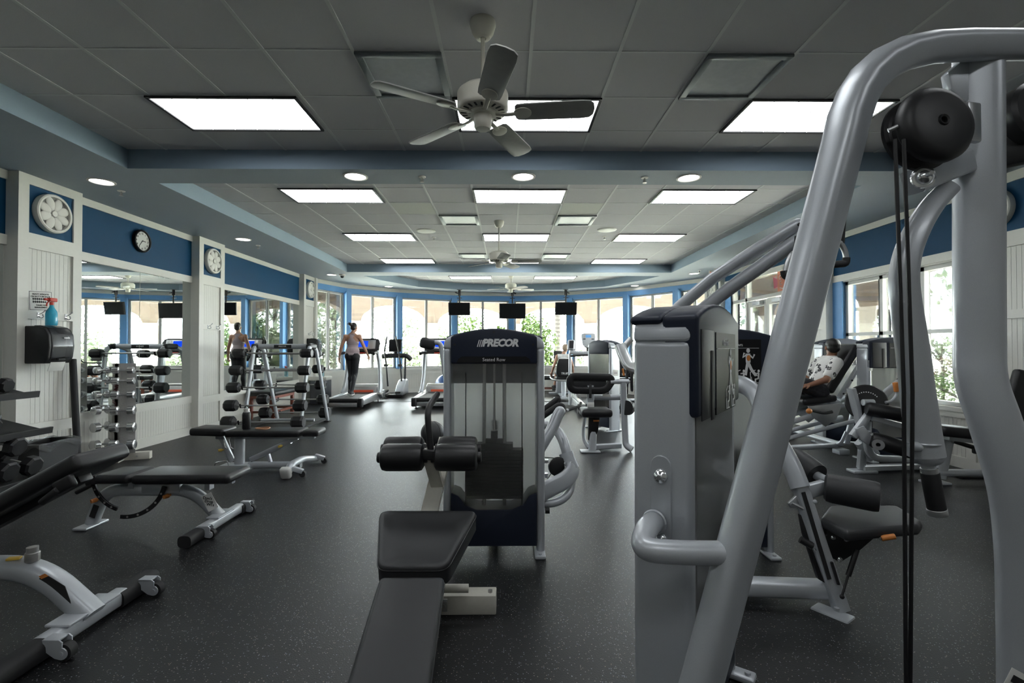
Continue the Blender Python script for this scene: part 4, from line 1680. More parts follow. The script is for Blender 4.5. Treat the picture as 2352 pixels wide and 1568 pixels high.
for yc in (2.24, 2.80):
    m = fork(bx1 + .12, yc - .05, yc + .006, .040, .038)
    f_ = obj('castor_fork', m, M['silver'], t, world=True)
    m = MB().cyl((bx1 + .12, yc - .042, .040), (bx1 + .12, yc - .004, .040), .038, seg=22)
    obj('castor', m, M['rubber'], f_, world=True)
m = MB().cyl((-2.36, 2.45, .34), (-2.36, 2.45, .385), .030, bev=.004).cyl((-2.36, 2.45, .38), (-2.36, 2.45, .41), .024, seg=20)
obj('socket', m, M['steel'], t, world=True)
m = MB().box((-2.43, 2.43, .362), (.055, .03, .012), (0, 0, .3), .004)
obj('yellow_tag', m, M['yellow'], t, world=True)
m = MB().prism([(-2.245, 2.395, .30), (-2.15, 2.395, .24), (-2.11, 2.395, .13), (-2.135, 2.395, .12), (-2.21, 2.395, .20), (-2.285, 2.395, .27)], (0, .003, 0))
st = obj('warning_sticker', m, M['ink'], t, world=True, smooth=0)
m = MB().prism([(-2.275, 2.3935, .290), (-2.245, 2.3935, .303), (-2.228, 2.3935, .291), (-2.262, 2.3935, .276)], (0, .001, 0))
obj('orange_stripe', m, M['orange'], st, world=True, smooth=0)
ang = math.atan2(.30, .56)
bp_ = pad('back_pad', t, (-2.50, 2.45, .605), (1.12, .33, .085), Matrix.Rotation(-ang, 3, 'Y'), 'vinyl', .03)
m = MB().box((-2.52, 2.45, .535), (.95, .08, .05), Matrix.Rotation(-ang, 3, 'Y'), .01)
obj('pad_support', m, M['black'], t, world=True)
pad('seat_pad', t, (-3.20, 2.45, .42), (.32, .30, .08), None, 'vinyl')
m = MB().bx(-3.2, -3.1, 2.41, 2.49, .33, .42)
obj('seat_post', m, M['silver'], t, world=True)
arc_plate(t, (-2.90, .52), .34, .385, math.radians(-62), math.radians(2), 2.39, .02)
m = MB().box((-2.055, 2.285, .765), (.10, .03, .065), Matrix.Rotation(-ang, 3, 'Y'), .014, 3)
obj('side_bracket', m, M['black'], t, world=True)
m = MB().cyl((-2.15, 2.27, .685), (-2.075, 2.27, .745), .015, bev=.004)
obj('carry_handle', m, M['rubber'], t, world=True)

# --- adjustable bench (back)
t = thing('adjustable_bench', 'black padded adjustable bench with a bottle on it, in front of the barbell rack', 'weight bench', (-2.9, 5.6, 0))
pad('seat_pad', t, (-3.36, 5.60, .452), (.38, .30, .085), (0, .03, 0))
pad('back_pad', t, (-2.74, 5.60, .432), (.84, .30, .075), (0, 0, 0))
pad('head_pad', t, (-2.215, 5.60, .435), (.19, .27, .075), (0, 0, 0))
m = MB().bx(-3.15, -2.2, 5.57, 5.63, .36, .395, .006)
obj('pad_support', m, M['silver'], t, world=True)
m = MB().sweep([(-3.06, 5.6, .06), (-3.06, 5.6, .37)], sect(.10, .11, 18), (0, 1, 0))
obj('main_post', m, M['silver'], t, world=True)
m = MB().sweep([(-3.14, 5.6, .10), (-3.29, 5.6, .42)], sect(.055, .055, 14, 4), (0, 1, 0)).bx(-3.32, -3.25, 5.56, 5.64, .36, .42, .01)
obj('seat_post', m, M['silver'], t, world=True)
m = MB().bx(-3.25, -2.92, 5.50, 5.70, 0, .075, .02)
obj('base_box', m, M['silver'], t, world=True)
m = MB().sweep([(-2.95, 5.6, .06), (-2.36, 5.6, .06)], sect(.07, .07, 14, 4), (0, 0, 1))
obj('base_tube', m, M['silver'], t, world=True)
m = MB().sweep(fillet([(-2.36, 5.22, .03), (-2.36, 5.34, .12), (-2.36, 5.62, .12), (-2.33, 5.95, .05)], .06), sect(.085, .07, 16), (0, 0, 1))
obj('cross_foot', m, M['silver'], t, world=True)
m = MB().box((-2.36, 5.215, .065), (.11, .07, .13), (.35, 0, 0), .025, 3)
obj('white_foot', m, mat('light_grey_foot', (.58, .58, .56), .5), t, world=True)
for yc in (5.30, 5.92):
    m = MB().box((-2.27, yc, .075), (.12, .05, .05), (0, .3, 0), .01)
    f_ = obj('castor_fork', m, M['silver'], t, world=True)
    m = MB().cyl((-2.215, yc - .018, .033), (-2.215, yc + .018, .033), .033)
    obj('castor', m, M['rubber'], f_, world=True)
m = MB().sweep([(-2.93, 5.6, .12), (-2.48, 5.6, .33)], sect(.06, .06, 14, 4), (0, 0, 1)).sweep([(-2.56, 5.6, .30), (-2.40, 5.6, .37)], sect(.05, .05, 12, 4), (0, 0, 1))
obj('adjusting_strut', m, M['silver'], t, world=True)
m = MB().sweep([(-2.70, 5.6, .06), (-2.74, 5.6, .20)], sect(.035, .045, 12, 4), (0, 1, 0))
obj('short_strut', m, M['silver'], t, world=True)
for pts, r in (([(-3.17, 5.47, .38), (-3.155, 5.47, .29), (-3.12, 5.47, .27)], .006), ([(-3.11, 5.47, .38), (-3.095, 5.47, .29), (-3.06, 5.47, .27)], .006), ([(-3.27, 5.46, .07), (-3.25, 5.46, .12), (-3.12, 5.46, .14), (-3.10, 5.46, .07)], .007)):
    obj('wire_loop', MB().tube(fillet(pts, .02), r, 8), M['chrome'], t, world=True)
knob(t, (-3.22, 5.56, .24), (-.75, -.6, 0), M['yellow'])
knob(t, (-2.56, 5.56, .285), (-.2, -.95, 0), M['yellow'])

b = thing('water_bottle', 'black steel water bottle standing on the adjustable bench', 'bottle', (-2.985, 5.60, .471))
m = MB().lathe([(0, 0), (.042, 0), (.045, .004), (.045, .165), (.040, .185), (.030, .195), (0, .196)], seg=28)
obj('body', m, M['black'], b)
m = MB().lathe([(.030, .192), (.031, .225), (.027, .232), (0, .233)], seg=24).lathe([(.034, .190), (.036, .194), (.034, .199)], seg=24)
cap_ = obj('cap', m, M['steel'], b)
m = MB().tube([(.022 * math.cos(a), 0, .232 + .030 * math.sin(a)) for a in [PI * k / 10 for k in range(11)]], .005, 8)
obj('carry_loop', m, M['black'], cap_)
m = MB()
for k in range(3):
    a = PI / 2 + 2 * PI * k / 3
    m.ball((.010 * math.cos(a), -.0445, .135 + .012 * math.sin(a)), (.007, .002, .007), 8)
m.ball((0, -.0445, .055), (.006, .002, .006), 8)
obj('printed_mark', m, M['vinylg'], b)
b = thing('resistance_band', 'small orange-brown looped band lying on the adjustable bench beside the bottle', 'band', (-2.80, 5.60, .478))
m = MB().tube([(.075 * math.cos(a), .05 * math.sin(a) + .008 * math.sin(3 * a), .003 * math.sin(2 * a)) for a in [2 * PI * k / 28 for k in range(29)]], .007, 8)
obj('band', m, mat('tan_latex', (.50, .25, .13), .5), b)
# ================================================================ weight stack tower (shared shape)
def tower(t, W=.69, D=.21, H=1.53, front=True, back_logo=None, back_name=None, front_text=None, pictures=True, x0=0.0, y0=0.0, kz=1.0):
    """stack tower in the thing's own frame, width along x, front faces -y; front=False turns the back side to -y"""
    def at(mb):
        if kz != 1.0:
            bmesh.ops.scale(mb.bm, vec=(1, 1, kz), verts=mb.bm.verts)
        if x0 or y0:
            bmesh.ops.translate(mb.bm, vec=(x0, y0, 0), verts=mb.bm.verts)
        return mb
    s = 1 if front else -1
    zf, zb = (1.15, 1.29)
    pw = .055
    for sx in (-1, 1):
        m = MB()
        xa = sx * (W / 2 - pw / 2)
        m.box((xa, 0, .70), (pw, D, 1.40), None, .0265, 4)
        o = obj('side_post', at(m), M['silver'], t)
        m = MB()
        pr = [(sx * (W / 2), 1.385), (sx * (W / 2), 1.42), (sx * (W / 2 - .012), 1.455), (sx * (W / 2 - .045), 1.478), (sx * (W / 2 - .075), 1.485), (sx * (W / 2 - .075), 1.385)]
        m.prism([(a, -D / 2, b) for a, b in pr], (0, D, 0), .022, 4)
        obj('post_cap', at(m), M['silver'], o)
        m = MB().box((sx * (W / 2 - .035), 0, .012), (.075, D + .16, .024), None, .01, 2)
        m.cyl((sx * (W / 2 - .035), -D / 2 - .05, .02), (sx * (W / 2 - .035), -D / 2 - .05, .034), .012, seg=12)
        obj('floor_foot', at(m), M['silver'], t)
    # navy hood, arched across the top
    def hood(y_a, y_b, zlow, hw, wide=False):
        m = MB()
        hi = W / 2 - .004 if wide else hw
        pts = [(-hw, zlow), (hw, zlow), (hw, 1.446), (hi, 1.45)] if wide else [(-hw, zlow), (hw, zlow), (hw, 1.44)]
        for k in range(13):
            a = k / 12
            x = hi * (1 - 2 * a)
            pts.append((x, 1.475 + (H - 1.475) * (1 - (2 * a - 1) ** 2)))
        pts += [(-hi, 1.45), (-hw, 1.446)] if wide else [(-hw, 1.44)]
        m.prism([(x, y_a, z) for x, z in pts], (0, y_b - y_a, 0), .014, 3)
        return m
    yF = -s * (D / 2 + .012)
    yB = s * (D / 2 + .012)
    hd = obj('hood', at(hood(0, yF - s * .006, zf, W / 2 - .006)), M['navy'], t)
    h2 = obj('hood', at(hood(0, yB, zb, W / 2 - .052, front)), M['navy'], t)
    for sgn, zl in ((-s, zf), (s, zb)):
        y = sgn * (D / 2 - .004)
        m = MB().bx(-W / 2 + pw, W / 2 - pw, y - .003, y + .003, .30, zl + .01)
        sh = obj('clear_shroud', at(m), M['shroud'] if sgn == s else M['shroudf'], t, smooth=0)
        if sgn == s:
            m = MB()
            for e in (-.19, .19):
                m.box((e, y + sgn * .006, .78), (.006, .006, .90), None, 0)
            obj('shroud_crease', at(m), M['shroud'], sh, smooth=0)
    m = MB().prism([(x, -D / 2 - .006, z) for x, z in ([(-W / 2 + pw, .06), (W / 2 - pw, .06), (W / 2 - pw, .42), (.24, .40), (.20, .34), (.12, .305), (-.12, .305), (-.20, .34), (-.24, .40), (-W / 2 + pw, .42)])], (0, D + .012, 0), .008, 2)
    obj('base_cover', at(m), M['navy'], t)
    # plates and rods
    m = MB()
    for k in range(14):
        z = .36 + k * .024
        m.bx(-.20, .20, -.05, .05, z, z + .0215)
    st = obj('weight_stack', at(m), M['iron'], t, smooth=0)
    m = MB().bx(-.13, .13, -.045, .045, .70, .735).cyl((0, 0, .73), (0, 0, .82), .025, seg=14).bx(-.06, .06, -.02, .02, .73, .765)
    obj('top_plate', at(m), M['iron'], st)
    m = MB().cyl((-.07, 0, .30), (-.07, 0, 1.42), .013).cyl((.07, 0, .30), (.07, 0, 1.42), .013).cyl((0, 0, .8), (0, 0, 1.42), .008)
    obj('guide_rods', at(m), M['steel'], t)
    ys = -D / 2 - (.0195 if front else .0135)
    R, U = (1, 0, 0), (0, 0, 1)
    if back_logo:
        m = MB()
        for k in range(3):
            x = -.107 + k * .013
            m.prism([(x0 + x - .008, y0 + ys + .001, 1.405), (x0 + x - .002, y0 + ys + .001, 1.405), (x0 + x + .012, y0 + ys + .001, 1.452), (x0 + x + .006, y0 + ys + .001, 1.452)], (0, -.002, 0))
        obj('logo_bars', m, M['print'], h2, smooth=0)
        text('lettering', back_logo, .068, M['print'], h2, facing((x0 + .042, y0 + ys - .0005, 1.43), R, U), shear=.22, bold=.0035, spacing=.92)
        m = MB()
        pts = [(-.25, 1.298), (.25, 1.298), (.24, 1.325), (.215, 1.340), (-.215, 1.340), (-.24, 1.325)]
        m.prism([(x0 + x, y0 + ys + .002, z) for x, z in pts], (0, -.002, 0))
        obj('name_strip', m, M['placard'], h2, smooth=0)
        text('lettering', back_name, .032, M['print'], h2, facing((x0, y0 + ys - .0012, 1.318), R, U))
        m = MB()
        for x, z in ((0, H - .025), (-.265, 1.42), (.265, 1.42)):
            m.cyl((x0 + x, y0 + ys + .004, z), (x0 + x, y0 + ys - .002, z), .0075, seg=14)
        obj('screw_holes', m, M['ink'], h2)
    if front and front_text is not None:
        m = MB().bx(x0 - .10, x0 + W / 2 - .10, y0 + ys - .001, y0 + ys + .004, zf + .008, 1.455)
        pc = obj('placard', m, M['placard'], t, smooth=0)
        yy = y0 + ys - .0025
        text('lettering', front_text, .032, M['print'], pc, facing((x0 + .107, yy, 1.418), R, U), 'RIGHT')
        m = MB().bx(x0 - .085, x0 + W / 2 - .115, yy - .0002, yy + .0015, 1.395, 1.397)
        obj('rule', m, M['print'], pc, smooth=0)
        # small figures of an exercise drawn in white
        m = MB()
        cx, cz = x0 + .14, 1.30

        def limb(*pts, r=.008):
            m.sweep([(cx + a, yy, cz + b) for a, b in pts], sect(r * 2, .0016, 8), (0, 1, 0))
        m.ball((cx + .002, yy, cz + .080), (.013, .002, .016), 10)
        limb((0, .06), (.002, 0), r=.016)
        limb((-.004, .055), (-.034, .035), (-.024, .065), r=.006)
        limb((.006, .055), (.034, .030), (.044, .055), r=.006)
        limb((.002, .0), (.022, -.045), (.052, -.085), (.060, -.080), r=.010)
        limb((-.002, .0), (-.010, -.045), (-.016, -.085), r=.009)
        obj('runner_figure', m, M['print'], pc)
        m = MB().ball((cx + .004, yy - .0008, cz + .030), (.014, .0015, .020), 10)
        obj('orange_muscles', m, M['orange'], pc)
        for gx in (.045, .145):
            m = MB()
            cx, cz = x0 + .045 + gx, 1.185
            limb((-.035, .05), (-.03, -.02), (.03, -.02), r=.0025)
            limb((-.035, .05), (.0, .065), r=.0025)
            limb((-.02, -.02), (-.028, .02), r=.002)
            m.ball((cx + .022, yy, cz + .058), (.008, .002, .010), 8)
            limb((.022, .045), (.020, .008), (.0, .004), (.0, -.018), r=.006)
            limb((.022, .045), (.0, .04), r=.004)
            obj('seated_figure', m, M['print'], pc)
    if front and front_text is not None:
        m = MB().box((x0 - .22, y0 + ys, 1.31), (.17, .004, .30), None, .0015)
        gp = obj('pin_panel', m, M['vinylg'], t)
        m = MB().box((x0 - .17, y0 + ys - .003, 1.27), (.035, .003, .24), None, .0014)
        obj('pin_slot', m, M['ink'], gp)
    return t


# ================================================================ seated row machine (back of its tower to the camera)
t = thing('seated_row_machine', 'seated row machine with navy hooded weight tower standing in the middle of the floor', 'exercise machine', (-.09, 3.40, 0))
tower(t, front=False, back_logo='PRECOR', back_name='Seated Row')
S = sect(.085, .05, 16, 3)
m = MB().sweep(smooth_path([P(1240, 1133, 3.52), P(1268, 1118, 3.56), P(1296, 1103, 3.62), P(1312, 1086, 3.68), P(1316, 1070, 3.72)], 5), sect(.13, .055, 18, 3), (0, 1, 0))
m.sweep(smooth_path([P(1315, 1078, 3.72), P(1306, 1058, 3.74), P(1300, 1040, 3.76)], 4), sect(.11, .06, 18, 3), (0, 1, 0))
obj('front_beam', m, M['silver'], t, world=True)
m = MB().tube(smooth_path([P(1306, 1056, 3.76), P(1298, 1025, 3.8), P(1288, 1000, 3.9), P(1275, 985, 4.0), P(1258, 978, 4.1), P(1235, 976, 4.15)], 6), .040)
obj('riser_tube', m, M['silver'], t, world=True)
m = MB().tube(smooth_path([P(1236, 1156, 3.55), P(1268, 1155, 3.56), P(1292, 1146, 3.6), P(1308, 1128, 3.66), P(1314, 1100, 3.7)], 6), .030)
obj('lower_tube', m, M['silver'], t, world=True)
m = MB().tube(smooth_path([P(1234, 1040, 3.62), P(1252, 1010, 3.66), P(1268, 983, 3.7), P(1282, 952, 3.74), P(1286, 946, 3.75)], 5), .042)
m.ball(P(1286, 945, 3.75), .042, 14)
obj('lever_arm', m, M['silver'], t, world=True)
m = MB().tube(smooth_path([P(1238, 962, 3.8), P(1262, 945, 3.82), P(1282, 932, 3.84), P(1292, 934, 3.84), P(1291, 945, 3.82), P(1284, 958, 3.80)], 5), .024)
obj('hand_grip', m, M['rubber'], t, world=True)
m = MB().tube(smooth_path([P(1240, 945, 4.0), P(1262, 930, 4.05), P(1280, 916, 4.1), P(1282, 920, 4.1), P(1272, 934, 4.08), P(1258, 948, 4.05)], 5), .022)
obj('hand_grip', m, M['rubber'], t, world=True)
c0 = P(1281, 1071, 3.72)
m = MB().lathe([(0, -.02), (.060, -.02), (.074, -.012), (.074, .012), (.060, .02), (0, .02)], c0, (.25, -1, .1), 28)
pu = obj('pulley', m, M['black'], t, world=True)
m = MB().tube([c0 + Vector((-.05, 0, -.05)), P(1254, 1106, 3.6)], .004, 6).tube([c0 + Vector((-.03, 0, .065)), P(1252, 1050, 3.6)], .004, 6)
obj('cable', m, M['black'], t, world=True)
m = MB()
for u_, v_ in ((1297, 1064), (1298, 1072), (1311, 1062), (1313, 1069)):
    m.ball(P(u_, v_, 3.69), .008, 8)
m.cyl(P(1253, 1062, 3.52), P(1253, 1055, 3.52), .022).cyl(P(1253, 1096, 3.52), P(1253, 1086, 3.52), .02)
obj('bolts', m, M['chrome'], t, world=True)
# seat and chest pad behind the tower, base beam
m = MB().sweep([(-.09, 3.45, .06), (-.09, 4.75, .06)], sect(.10, .08, 14, 4), (0, 0, 1)).bx(-.35, .17, 4.70, 4.80, 0, .05, .01)
m.sweep([(-.09, 4.55, .06), (-.09, 4.60, .50)], sect(.07, .08, 14, 4), (0, 1, 0))
obj('base_beam', m, M['silver'], t, world=True)
m = MB().box((-.09, 4.6, .52), (.36, .40, .08), None, .03, 3)
obj('seat_pad', m, M['vinyl'], t, world=True)
m = MB().box((-.09, 4.05, .85), (.28, .08, .40), None, .03, 3).bx(-.11, -.07, 3.5, 4.03, .82, .88)
obj('chest_pad', m, M['vinyl'], t, world=True)
m = MB().box(P(982, 789, 4.5), (.14, .09, .10), (0, .25, .3), .03, 3)
ap_ = obj('arm_pad', m, M['vinylg'], t, world=True)
m = MB().tube(smooth_path([P(998, 786, 4.5), P(1012, 792, 4.5), P(1018, 830, 4.48), P(1030, 900, 4.4), P(1060, 990, 4.3), P(1120, 1040, 4.2)], 5), .022, 10)
obj('pad_arm', m, M['silver'], ap_, world=True)
m = MB().cyl(P(1252, 1172, 3.5), P(1262, 1172, 3.5), .022).cyl((.24, 3.5, .02), (.24, 3.5, .30), .014)
obj('levelling_foot', m, M['black'], t, world=True)

# ================================================================ decline bench in front
t = thing('decline_bench', 'white framed sit-up bench with black board and four foam rollers in the foreground', 'weight bench', (-.42, 2.3, 0))
m = MB()
seat = [P(872, 1170, 2.62), P(1098, 1170, 2.62), P(1026, 1302, 2.20), P(866, 1302, 2.20)]
nrm = (seat[1] - seat[0]).cross(seat[2] - seat[1]).normalized()
if nrm.z < 0:
    nrm = -nrm
cen = sum(seat, Vector()) / 4
# rounded four-sided cushion with a dished top
ring_pts = []
cc = fillet([seat[0].lerp(seat[1], .5)] + [seat[1], seat[2], seat[3], seat[0]] + [seat[0].lerp(seat[1], .5)], .05, 6)[:-1]
levels = [(1.0, -.10), (1.0, -.035), (1.0, -.018), (.985, -.006), (.95, .0), (.86, -.002), (.74, -.012), (.5, -.018), (.25, -.02)]
prev = None
for k, z in levels:
    row = [m.bm.verts.new(cen + (p - cen) * k + nrm * z) for p in cc]
    if prev:
        for j in range(len(row)):
            m.bm.faces.new((prev[j], prev[(j + 1) % len(row)], row[(j + 1) % len(row)], row[j]))
    else:
        m.bm.faces.new(list(reversed(row)))
    prev = row
m.bm.faces.new(prev)
so = obj('seat_pad', m, M['vinylg'], t, world=True, smooth=60)
m = MB().tube([cen + (p - cen) * 1.002 + nrm * -.022 for p in cc + cc[:1]], .0035, 6)
obj('piping', m, M['vinyl'], so, world=True)
# long back board
b0, b1 = Vector((-.418, 2.155, .395)), Vector((-.395, 1.25, .13))
dv = (b1 - b0)
m = MB()
rot = Matrix((Vector((1, 0, 0)), dv.normalized() * -1, Vector((1, 0, 0)).cross(dv.normalized() * -1))).transposed()
m.box((b0 + b1) / 2 + rot @ Vector((0, 0, -.03)), (.285, dv.length, .065), rot, .022, 4)
bo = obj('back_board', m, M['vinylg'], t, world=True)
m = MB()
for sx in (-1, 1):
    m.tube([(b0 + b1) / 2 + rot @ Vector((sx * .1435, dv.length * e, -.022)) for e in (-.48, .48)], .003, 6)
obj('piping', m, M['vinyl'], bo, world=True)
m = MB().box((b0 + b1) / 2 + rot @ Vector((0, 0, -.085)), (.06, dv.length * .9, .045), rot, .004)
obj('board_rail', m, M['cream'], t, world=True)
# frame
m = MB().sweep([(-.45, 2.60, .05), (-.44, 2.78, .47), (-.375, 3.02, .83)], sect(.095, .06, 12, 8), (0, 1, 0))
obj('rear_post', m, M['cream'], t, world=True)
m = MB().sweep([P(1006, 1118, 2.86), P(986, 1046, 2.72)], sect(.072, .05, 12, 8), (0, 1, 0))
obj('roller_arm', m, M['cream'], t, world=True)
m = MB().box(P(986, 1043, 2.715), (.078, .06, .055), (0, .1, 0), .006)
obj('arm_cap', m, M['black'], t, world=True)
m = MB().bx(-.47, -.058, 2.56, 2.66, .0, .10, .006)
fb = obj('cross_foot', m, M['cream'], t, world=True)
m = MB().box((-.335, 2.555, .055), (.045, .006, .065), None, .002).cyl((-.335, 2.552, .05), (-.335, 2.545, .05), .014, seg=14).cyl((-.09, 2.60, .10), (-.09, 2.60, .112), .012, seg=10)
obj('bolt_plate', m, M['steel'], fb, world=True)
m = MB().bx(-.49, -.38, 1.38, 2.60, .02, .09, .006).bx(-.66, -.16, 1.32, 1.42, 0, .06, .006)
obj('base_rail', m, M['cream'], t, world=True)
m = MB().tube([(-.35, 2.53, .155), (-.20, 2.53, .155)], .022).sweep([(-.385, 2.52, .12), (-.40, 2.42, .42)], sect(.035, .03, 10, 6), (0, 1, 0))
obj('side_lever', m, M['cream'], t, world=True)
m = MB().sweep([(-.43, 2.50, .06), (-.43, 2.42, .42)], sect(.07, .07, 12, 6), (0, 1, 0)).box((-.41, 2.45, .33), (.10, .24, .06), (-.25, 0, 0), .01)
obj('seat_post', m, M['cream'], t, world=True)
m = MB().tube(fillet([P(990, 1040, 2.73), P(981, 940, 2.74), P(1004, 905, 2.98)], .07, 6), .0185, 14)
obj('grab_handle', m, M['black'], t, world=True)


def foam(c, hw, r=.075, nut=True):
    c = Vector(c)
    m = MB().lathe([(0, -hw), (r * .72, -hw), (r * .93, -hw + .010), (r, -hw + .03), (r, hw - .03), (r * .93, hw - .010), (r * .72, hw), (0, hw)], c, (1, 0, 0), 32)
    o = obj('foam_roller', m, M['vinyl'], t, world=True)
    for e in (-1, 1):
        m = MB().cyl(c + Vector((e * (hw - .005), 0, 0)), c + Vector((e * (hw + .022), 0, 0)), .030, bev=.006)
        obj('end_cap', m, M['black'], o, world=True)


for u_, v_, y in ((925, 1050, 2.72), (1048, 1050, 2.72), (928, 1030, 3.0), (1052, 1030, 3.0)):
    foam(P(u_, v_, y), .118)
for v_, y, u0, u1 in ((1050, 2.72, 880, 1095), (1030, 3.0, 900, 1085)):
    m = MB().cyl(P(u0, v_, y), P(u1, v_, y), .014)
    obj('axle', m, M['steel'], t, world=True)

bl = thing('medicine_ball', 'black leather medicine ball on the floor behind the left edge of the seated row tower', 'ball', (-1.07, 7.0, 0))
m = MB().ball((0, 0, .17), .17, 28)
o_ = obj('ball', m, M['vinylg'], bl)
m = MB()
for a in (0, .8, 1.6, 2.4):
    R = Matrix.Rotation(a, 3, 'Z')
    m.tube([Vector((0, 0, .17)) + R @ Vector((.1705 * math.cos(q), 0, .1705 * math.sin(q))) for q in [2 * PI * k / 36 for k in range(37)]], .0025, 5)
obj('stitched_seams', m, M['black'], o_)
eb = thing('exercise_ball', 'dark blue exercise ball behind the second treadmill, beside the seated row tower', 'ball', (-1.75, 13.95, 0))
m = MB().ball((0, 0, .32), .32, 28)
obj('ball', m, M['blueball'], eb)


# ================================================================ treadmills
def treadmill(label, loc, rz=0, kind='bar'):
    t = thing('treadmill', label, 'treadmill', loc, rz, 'treadmills facing the windows')
    L, W = 2.05, .88
    m = MB()
    for sx in (-1, 1):
        m.prism([(sx * W / 2, .10, .10), (sx * W / 2, .10, .25), (sx * W / 2, L, .29), (sx * W / 2, L, .10)], (-sx * .15, 0, 0), .02, 2)
    obj('side_rail', m, M['alu'], t)
    m = MB().bx(-.30, .30, .06, L - .3, .20, .255)
    obj('running_belt', m, M['rubber'], t)
    m = MB().cyl((-.34, .07, .215), (.34, .07, .215), .045)
    obj('rear_roller', m, M['rubber'], t)
    m = MB().bx(-.33, .33, .05, .12, .07, .165, .01)
    obj('rear_panel', m, M['alu'], t)
    for sx in (-1, 1):
        m = MB().bx(sx * W / 2, sx * (W / 2 - .12), 0, .14, .06, .265, .03, 3)
        obj('rear_cap', m, M['black'], t)
        for y in (.2, L - .4):
            m = MB().cyl((sx * .36, y, 0), (sx * .36, y, .015), .035).cyl((sx * .36, y, .01), (sx * .36, y, .12), .012)
            obj('levelling_foot', m, M['black'], t)
    m = MB().prism([(-.36, y, z) for y, z in ((1.52, .26), (1.56, .40), (1.70, .47), (2.0, .44), (2.10, .30), (2.10, .10), (1.55, .10))], (.72, 0, 0), .03, 3)
    mc = obj('motor_cover', m, M['steel'], t)
    m = MB().box((.02, 1.53, .295), (.50, .012, .06), (-.25, 0, 0), .003)
    obj('warning_strip', m, mat('orange_red_strip', (.70, .10, .04), .5) if 'strip' not in M else M['strip'], mc)
    for sx in (-1, 1):
        m = MB().sweep(smooth_path([(sx * .47, 1.40, .20), (sx * .455, 1.52, .34), (sx * .43, 1.60, .62), (sx * .41, 1.60, .95), (sx * .385, 1.54, 1.22), (sx * .36, 1.52, 1.32)], 5),
                       sect(.07, .13, 16, 3), (0, 1, 0), [(1.2, 2.0 - k / 25 * 1.1) for k in range(26)])
        obj('upright', m, M['silver'], t)
        m = MB().sweep(fillet([(sx * .37, 1.56, 1.26), (sx * .40, 1.25, 1.27), (sx * .41, 1.02, 1.25)], .1), sect(.06, .075, 14), (0, 0, 1))
        obj('hand_rail', m, M['black'], t)
        m = MB().box((sx * .44, 1.42, .245), (.16, .30, .06), None, .02)
        obj('upright_shoe', m, M['steel'], t)
    m = MB().sweep([(-.40, 1.50, 1.27), (.40, 1.50, 1.27)], sect(.09, .07, 14), (0, 0, 1))
    cb = obj('cross_bar', m, M['black'], t)
    m = MB().bx(-.13, .13, 1.44, 1.46, 1.25, 1.28, .004)
    obj('red_marks', m, M['red'], cb)
    rot = Matrix.Rotation(math.radians(-18), 3, 'X')
    m = MB()
    pts = [(-.40, -.13), (-.33, -.17), (.33, -.17), (.40, -.13), (.42, .06), (.38, .15), (.28, .18), (-.28, .18), (-.38, .15), (-.42, .06)]
    m.prism([Vector((0, 1.54, 1.48)) + rot @ Vector((x, .03, z)) for x, z in pts], rot @ Vector((0, .06, 0)), .015, 3)
    co = obj('console', m, M['black'], t)
    m = MB().box(Vector((0, 1.54, 1.48)) + rot @ Vector((0, .026, .01)), (.62, .012, .24), rot, .012, 3)
    obj('console_face', m, M['alu'], co)
    m = MB().box(Vector((0, 1.54, 1.48)) + rot @ Vector((-.0, .018, .02)), (.24, .006, .16), rot, .002)
    obj('screen', m, M['bluescreen'], co)
    m = MB().box(Vector((0, 1.54, 1.48)) + rot @ Vector((.20, .018, .01)), (.09, .006, .20), rot, .002).box(Vector((0, 1.54, 1.48)) + rot @ Vector((-.20, .018, .01)), (.09, .006, .20), rot, .002)
    obj('button_panel', m, M['steel'], co)
    m = MB().box(Vector((0, 1.47, 1.32)) + rot @ Vector((0, 0, 0)), (.26, .06, .05), rot, .01)
    obj('reading_ledge', m, M['black'], co)
    return t


M['strip'] = mat('orange_red_strip', (.70, .10, .04), .5)
treadmill('treadmill with a blue screen that the woman in the grey top walks on', (-3.67, 10.85, 0))
treadmill('empty treadmill with a blue screen, left of the seated row tower', (-1.74, 11.02, 0))

# third treadmill: light grey console on a bridge
t = thing('treadmill', 'silver treadmill with a small pale blue screen on a stalk, right of centre', 'treadmill', (1.93, 10.1, 0), 0, 'treadmills facing the windows')
m = MB()
for sx in (-1, 1):
    m.prism([(sx * .42, .05, .10), (sx * .42, .05, .22), (sx * .42, 1.95, .26), (sx * .42, 1.95, .10)], (-sx * .14, 0, 0), .02, 2)
obj('side_rail', m, M['alu'], t)
m = MB().bx(-.29, .29, .03, 1.6, .16, .225)
obj('running_belt', m, M['rubber'], t)
m = MB().bx(-.30, .30, 1.45, 2.0, .10, .40, .05, 3)
obj('motor_cover', m, M['steel'], t)
for sx in (-1, 1):
    m = MB().bx(sx * .46, sx * .38, 0, .12, .02, .23, .02).cyl((sx * .36, .3, 0), (sx * .36, .3, .11), .02)
    obj('rear_cap', m, M['black'], t)
    m = MB().sweep([(sx * .45, 1.35, .05), (sx * .44, 1.42, 1.25)], sect(.065, .09, 14, 3), (0, 1, 0))
    obj('upright', m, M['silver'], t)
    m = MB().box((sx * .42, 1.38, 1.46), (.17, .07, .26), (-.3, 0, sx * .3), .04, 3)
    w_ = obj('side_wing', m, M['silver'], t)
    m = MB().box((sx * .415, 1.335, 1.475), (.11, .03, .18), (-.3, 0, sx * .3), .01, 3)
    obj('cup_pocket', m, M['black'], w_)
m = MB().sweep(smooth_path([(-.46, 1.36, 1.30), (-.2, 1.40, 1.27), (.2, 1.40, 1.27), (.46, 1.36, 1.30)], 5), sect(.08, .10, 14), (0, 0, 1))
obj('bridge', m, M['silver'], t)
